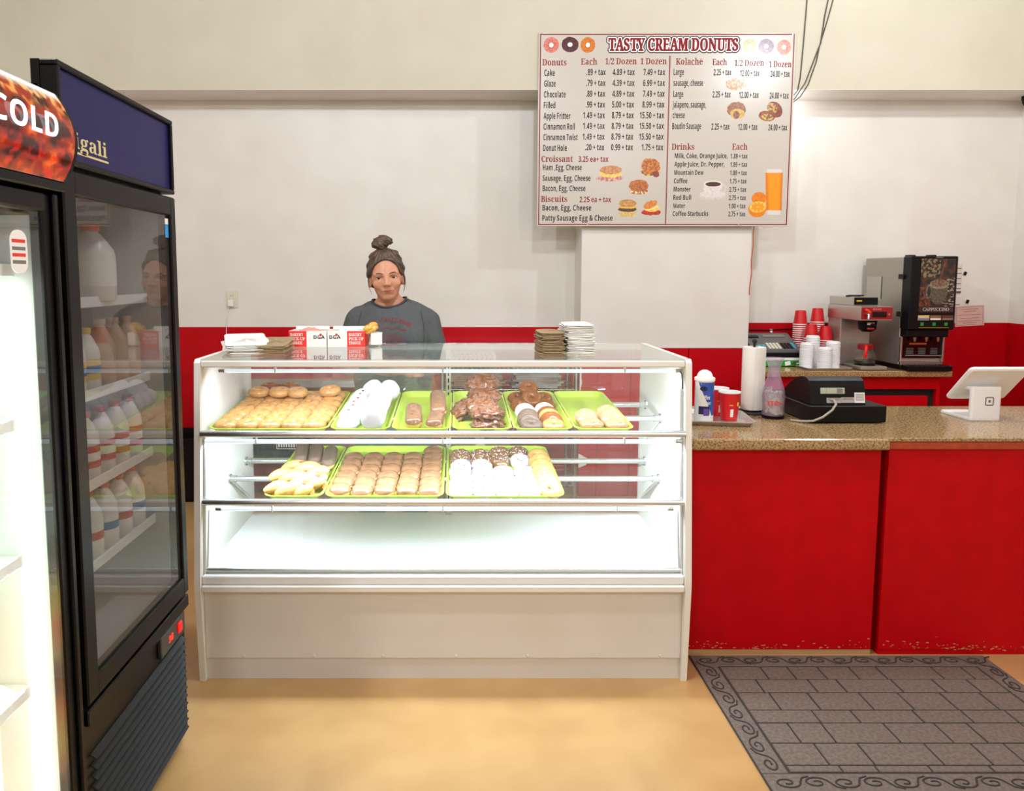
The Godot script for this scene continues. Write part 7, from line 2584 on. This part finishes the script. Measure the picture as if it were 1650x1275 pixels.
# ------------------------------------------------------------------ small things on the walls
func wall_bits() -> void:
	var s: Shape
	var zw := -5.2985
	# outlet with a plugged-in charger and its cord
	var t := thing("wall_outlet", "ivory wall outlet on the left of the back wall, above the red paint", "outlet", Vector3(-1.59, 1.353, zw))
	s = Shape.new()
	s.box(Vector3(0, 0, 0.003), Vector3(0.078, 0.120, 0.006), 0.002)
	part("cover_plate", s, M.ivory, t)
	for yy in [0.022, -0.022]:
		s = Shape.new()
		s.box(Vector3(0, yy, 0.007), Vector3(0.034, 0.030, 0.003), 0.001)
		var so := part("socket", s, M.ivory, t)
		for x in [-0.007, 0.007]:
			s = Shape.new()
			s.box(Vector3(x, yy + 0.004, 0.0087), Vector3(0.003, 0.010, 0.0006))
			part("slot", s, M.black_matte, so)
	t = thing("plug_adapter", "small white plug adapter in the outlet's lower socket, cord hanging down", "charger", Vector3(-1.595, 1.325, zw + 0.009))
	s = Shape.new()
	s.box(Vector3(0, 0, 0.016), Vector3(0.040, 0.048, 0.030), 0.006)
	part("adapter_body", s, M.white_plastic, t)
	s = Shape.new()
	s.tube([Vector3(-0.012, -0.022, 0.016), Vector3(-0.022, -0.06, 0.014), Vector3(-0.036, -0.12, 0.006), Vector3(-0.040, -0.22, 0.006), Vector3(-0.050, -0.42, 0.006)], 0.002, 6)
	part("cord", s, M.white_plastic, t)
	# cables from the soffit, right of the menu
	for q in [["grey cable hanging down beside the menu board's right edge, straighter one", [Vector3(2.262, 3.39, -4.984), Vector3(2.254, 3.18, -4.984), Vector3(2.244, 2.95, -4.984), Vector3(2.236, 2.80, -4.984), Vector3(2.222, 2.72, -4.982), Vector3(2.19, 2.68, -4.986)]], ["grey cable bowing out right of the menu board, outermost one", [Vector3(2.45, 3.39, -4.984), Vector3(2.40, 3.18, -4.984), Vector3(2.352, 3.0, -4.984), Vector3(2.335, 2.90, -4.984), Vector3(2.29, 2.76, -4.984), Vector3(2.24, 2.68, -4.982), Vector3(2.19, 2.64, -4.986)]], ["thin grey cable twisting along the outermost cable", [Vector3(2.41, 3.39, -4.982), Vector3(2.375, 3.18, -4.982), Vector3(2.358, 3.02, -4.981), Vector3(2.322, 2.92, -4.981), Vector3(2.27, 2.77, -4.982), Vector3(2.2, 2.66, -4.986)]]]:
		s = Shape.new()
		s.tube(q[1], 0.0035, 6)
		tag(part("cable", s, mat(rgb(84, 76, 70), 0.6)), q[0], "cable", "cables beside the menu")
	s = Shape.new()
	s.tube([Vector3(1.990, 1.90, -5.024), Vector3(1.985, 1.80, -5.024), Vector3(1.988, 1.72, -5.024), Vector3(1.979, 1.62, -5.024), Vector3(1.984, 1.54, -5.024), Vector3(1.974, 1.44, -5.024), Vector3(1.975, 1.39, -5.024)], 0.003, 6)
	tag(part("cord", s, mat(rgb(196, 84, 30), 0.5)), "orange cord running down the pillar's right edge below the menu", "cord")
	s = Shape.new()
	s.tube([Vector3(1.984, 1.148, -5.29), Vector3(2.10, 1.136, -5.29), Vector3(2.22, 1.134, -5.29), Vector3(2.34, 1.142, -5.29), Vector3(2.55, 1.150, -5.29)], 0.004, 6)
	tag(part("cord", s, M.black), "black cord sagging across the red wall behind the grey cash register", "cord")
	t = thing("cord_hook", "small white hook holding the black cord on the red wall", "hook", Vector3(2.245, 1.125, -5.2955))
	s = Shape.new()
	s.box(Vector3(0, 0.004, 0.003), Vector3(0.018, 0.024, 0.005), 0.002)
	part("backplate", s, M.white_plastic, t)
	s = Shape.new()
	s.tube([Vector3(0, 0.0, 0.004), Vector3(0, -0.012, 0.012), Vector3(-0.004, -0.008, 0.02)], 0.003, 6)
	part("hook_arm", s, M.white_plastic, t)
	# papers behind the cappuccino machine
	for q in [[3.53, 1.50, 0.105, 0.20, 0.0, "upper white sheet with dark lines half behind the cappuccino machine", 5, rgb(222, 210, 198)], [3.535, 1.355, 0.10, 0.11, 0.0, "lower white sheet with two dark lines half behind the cappuccino machine", 2, rgb(232, 222, 212)]]:
		t = thing("wall_paper_sheet", q[5], "paper", Vector3(q[0], q[1], zw))
		s = Shape.new()
		s.box(Vector3(0, 0, 0.001), Vector3(q[2], q[3], 0.001))
		part("sheet", s, mat(q[7], 0.8), t)
		s = Shape.new()
		for i in q[6]:
			s.box(Vector3(-0.002, q[3] * (0.36 - 0.72 * i / maxf(q[6] - 1, 1)) + 0.0, 0.0018), Vector3(q[2] * 0.92, 0.005, 0.0006))
		part("printed_line", s, M.black_ink, t)
	t = thing("certificate", "pink certificate taped askew across the red and white paint line", "paper", Vector3(3.652, 1.236, zw + 0.004))
	t.rotation.z = 0.06
	s = Shape.new()
	s.box(Vector3(0, 0, 0.001), Vector3(0.205, 0.145, 0.001))
	part("sheet", s, mat(rgb(222, 182, 170), 0.8), t)
	s = Shape.new()
	for q in [[0.048, 0.12], [0.032, 0.09], [0.008, 0.16], [-0.016, 0.13], [-0.036, 0.16], [-0.05, 0.10]]:
		s.box(Vector3(0.0, q[0], 0.0018), Vector3(q[1], 0.003, 0.0006))
	for q in [[0, 0.064, 0.19, 0.002], [0, -0.064, 0.19, 0.002], [-0.094, 0, 0.002, 0.128], [0.094, 0, 0.002, 0.128]]:
		s.box(Vector3(q[0], q[1], 0.0018), Vector3(q[2], q[3], 0.0006))
	part("print", s, mat(rgb(150, 96, 92), 0.8), t)
	for q in [[3.60, 1.536, "black clip on the wall beside the upper white sheet"], [3.63, 1.338, "black clip on the wall above the pink certificate"]]:
		t = thing("wall_clip", q[2], "clip", Vector3(q[0], q[1], zw), 0.0, "black wall clips")
		s = Shape.new()
		s.x = Transform3D(Basis(Vector3.BACK, -0.35), Vector3(0, 0, 0.006))
		s.box(Vector3.ZERO, Vector3(0.018, 0.026, 0.011), 0.003)
		part("clip_body", s, M.black, t)
	# dark bracket high in the right corner
	t = thing("corner_camera", "small dark camera fixed under the soffit in the right corner", "camera", Vector3(3.86, 2.70, -5.16))
	s = Shape.new()
	s.lathe([[0.0, -0.045], [0.022, -0.038], [0.034, -0.018], [0.036, 0.0], [0.040, 0.004], [0.040, 0.0265], [0.0, 0.0265]], 20, 45)
	part("dome", s, M.black, t)
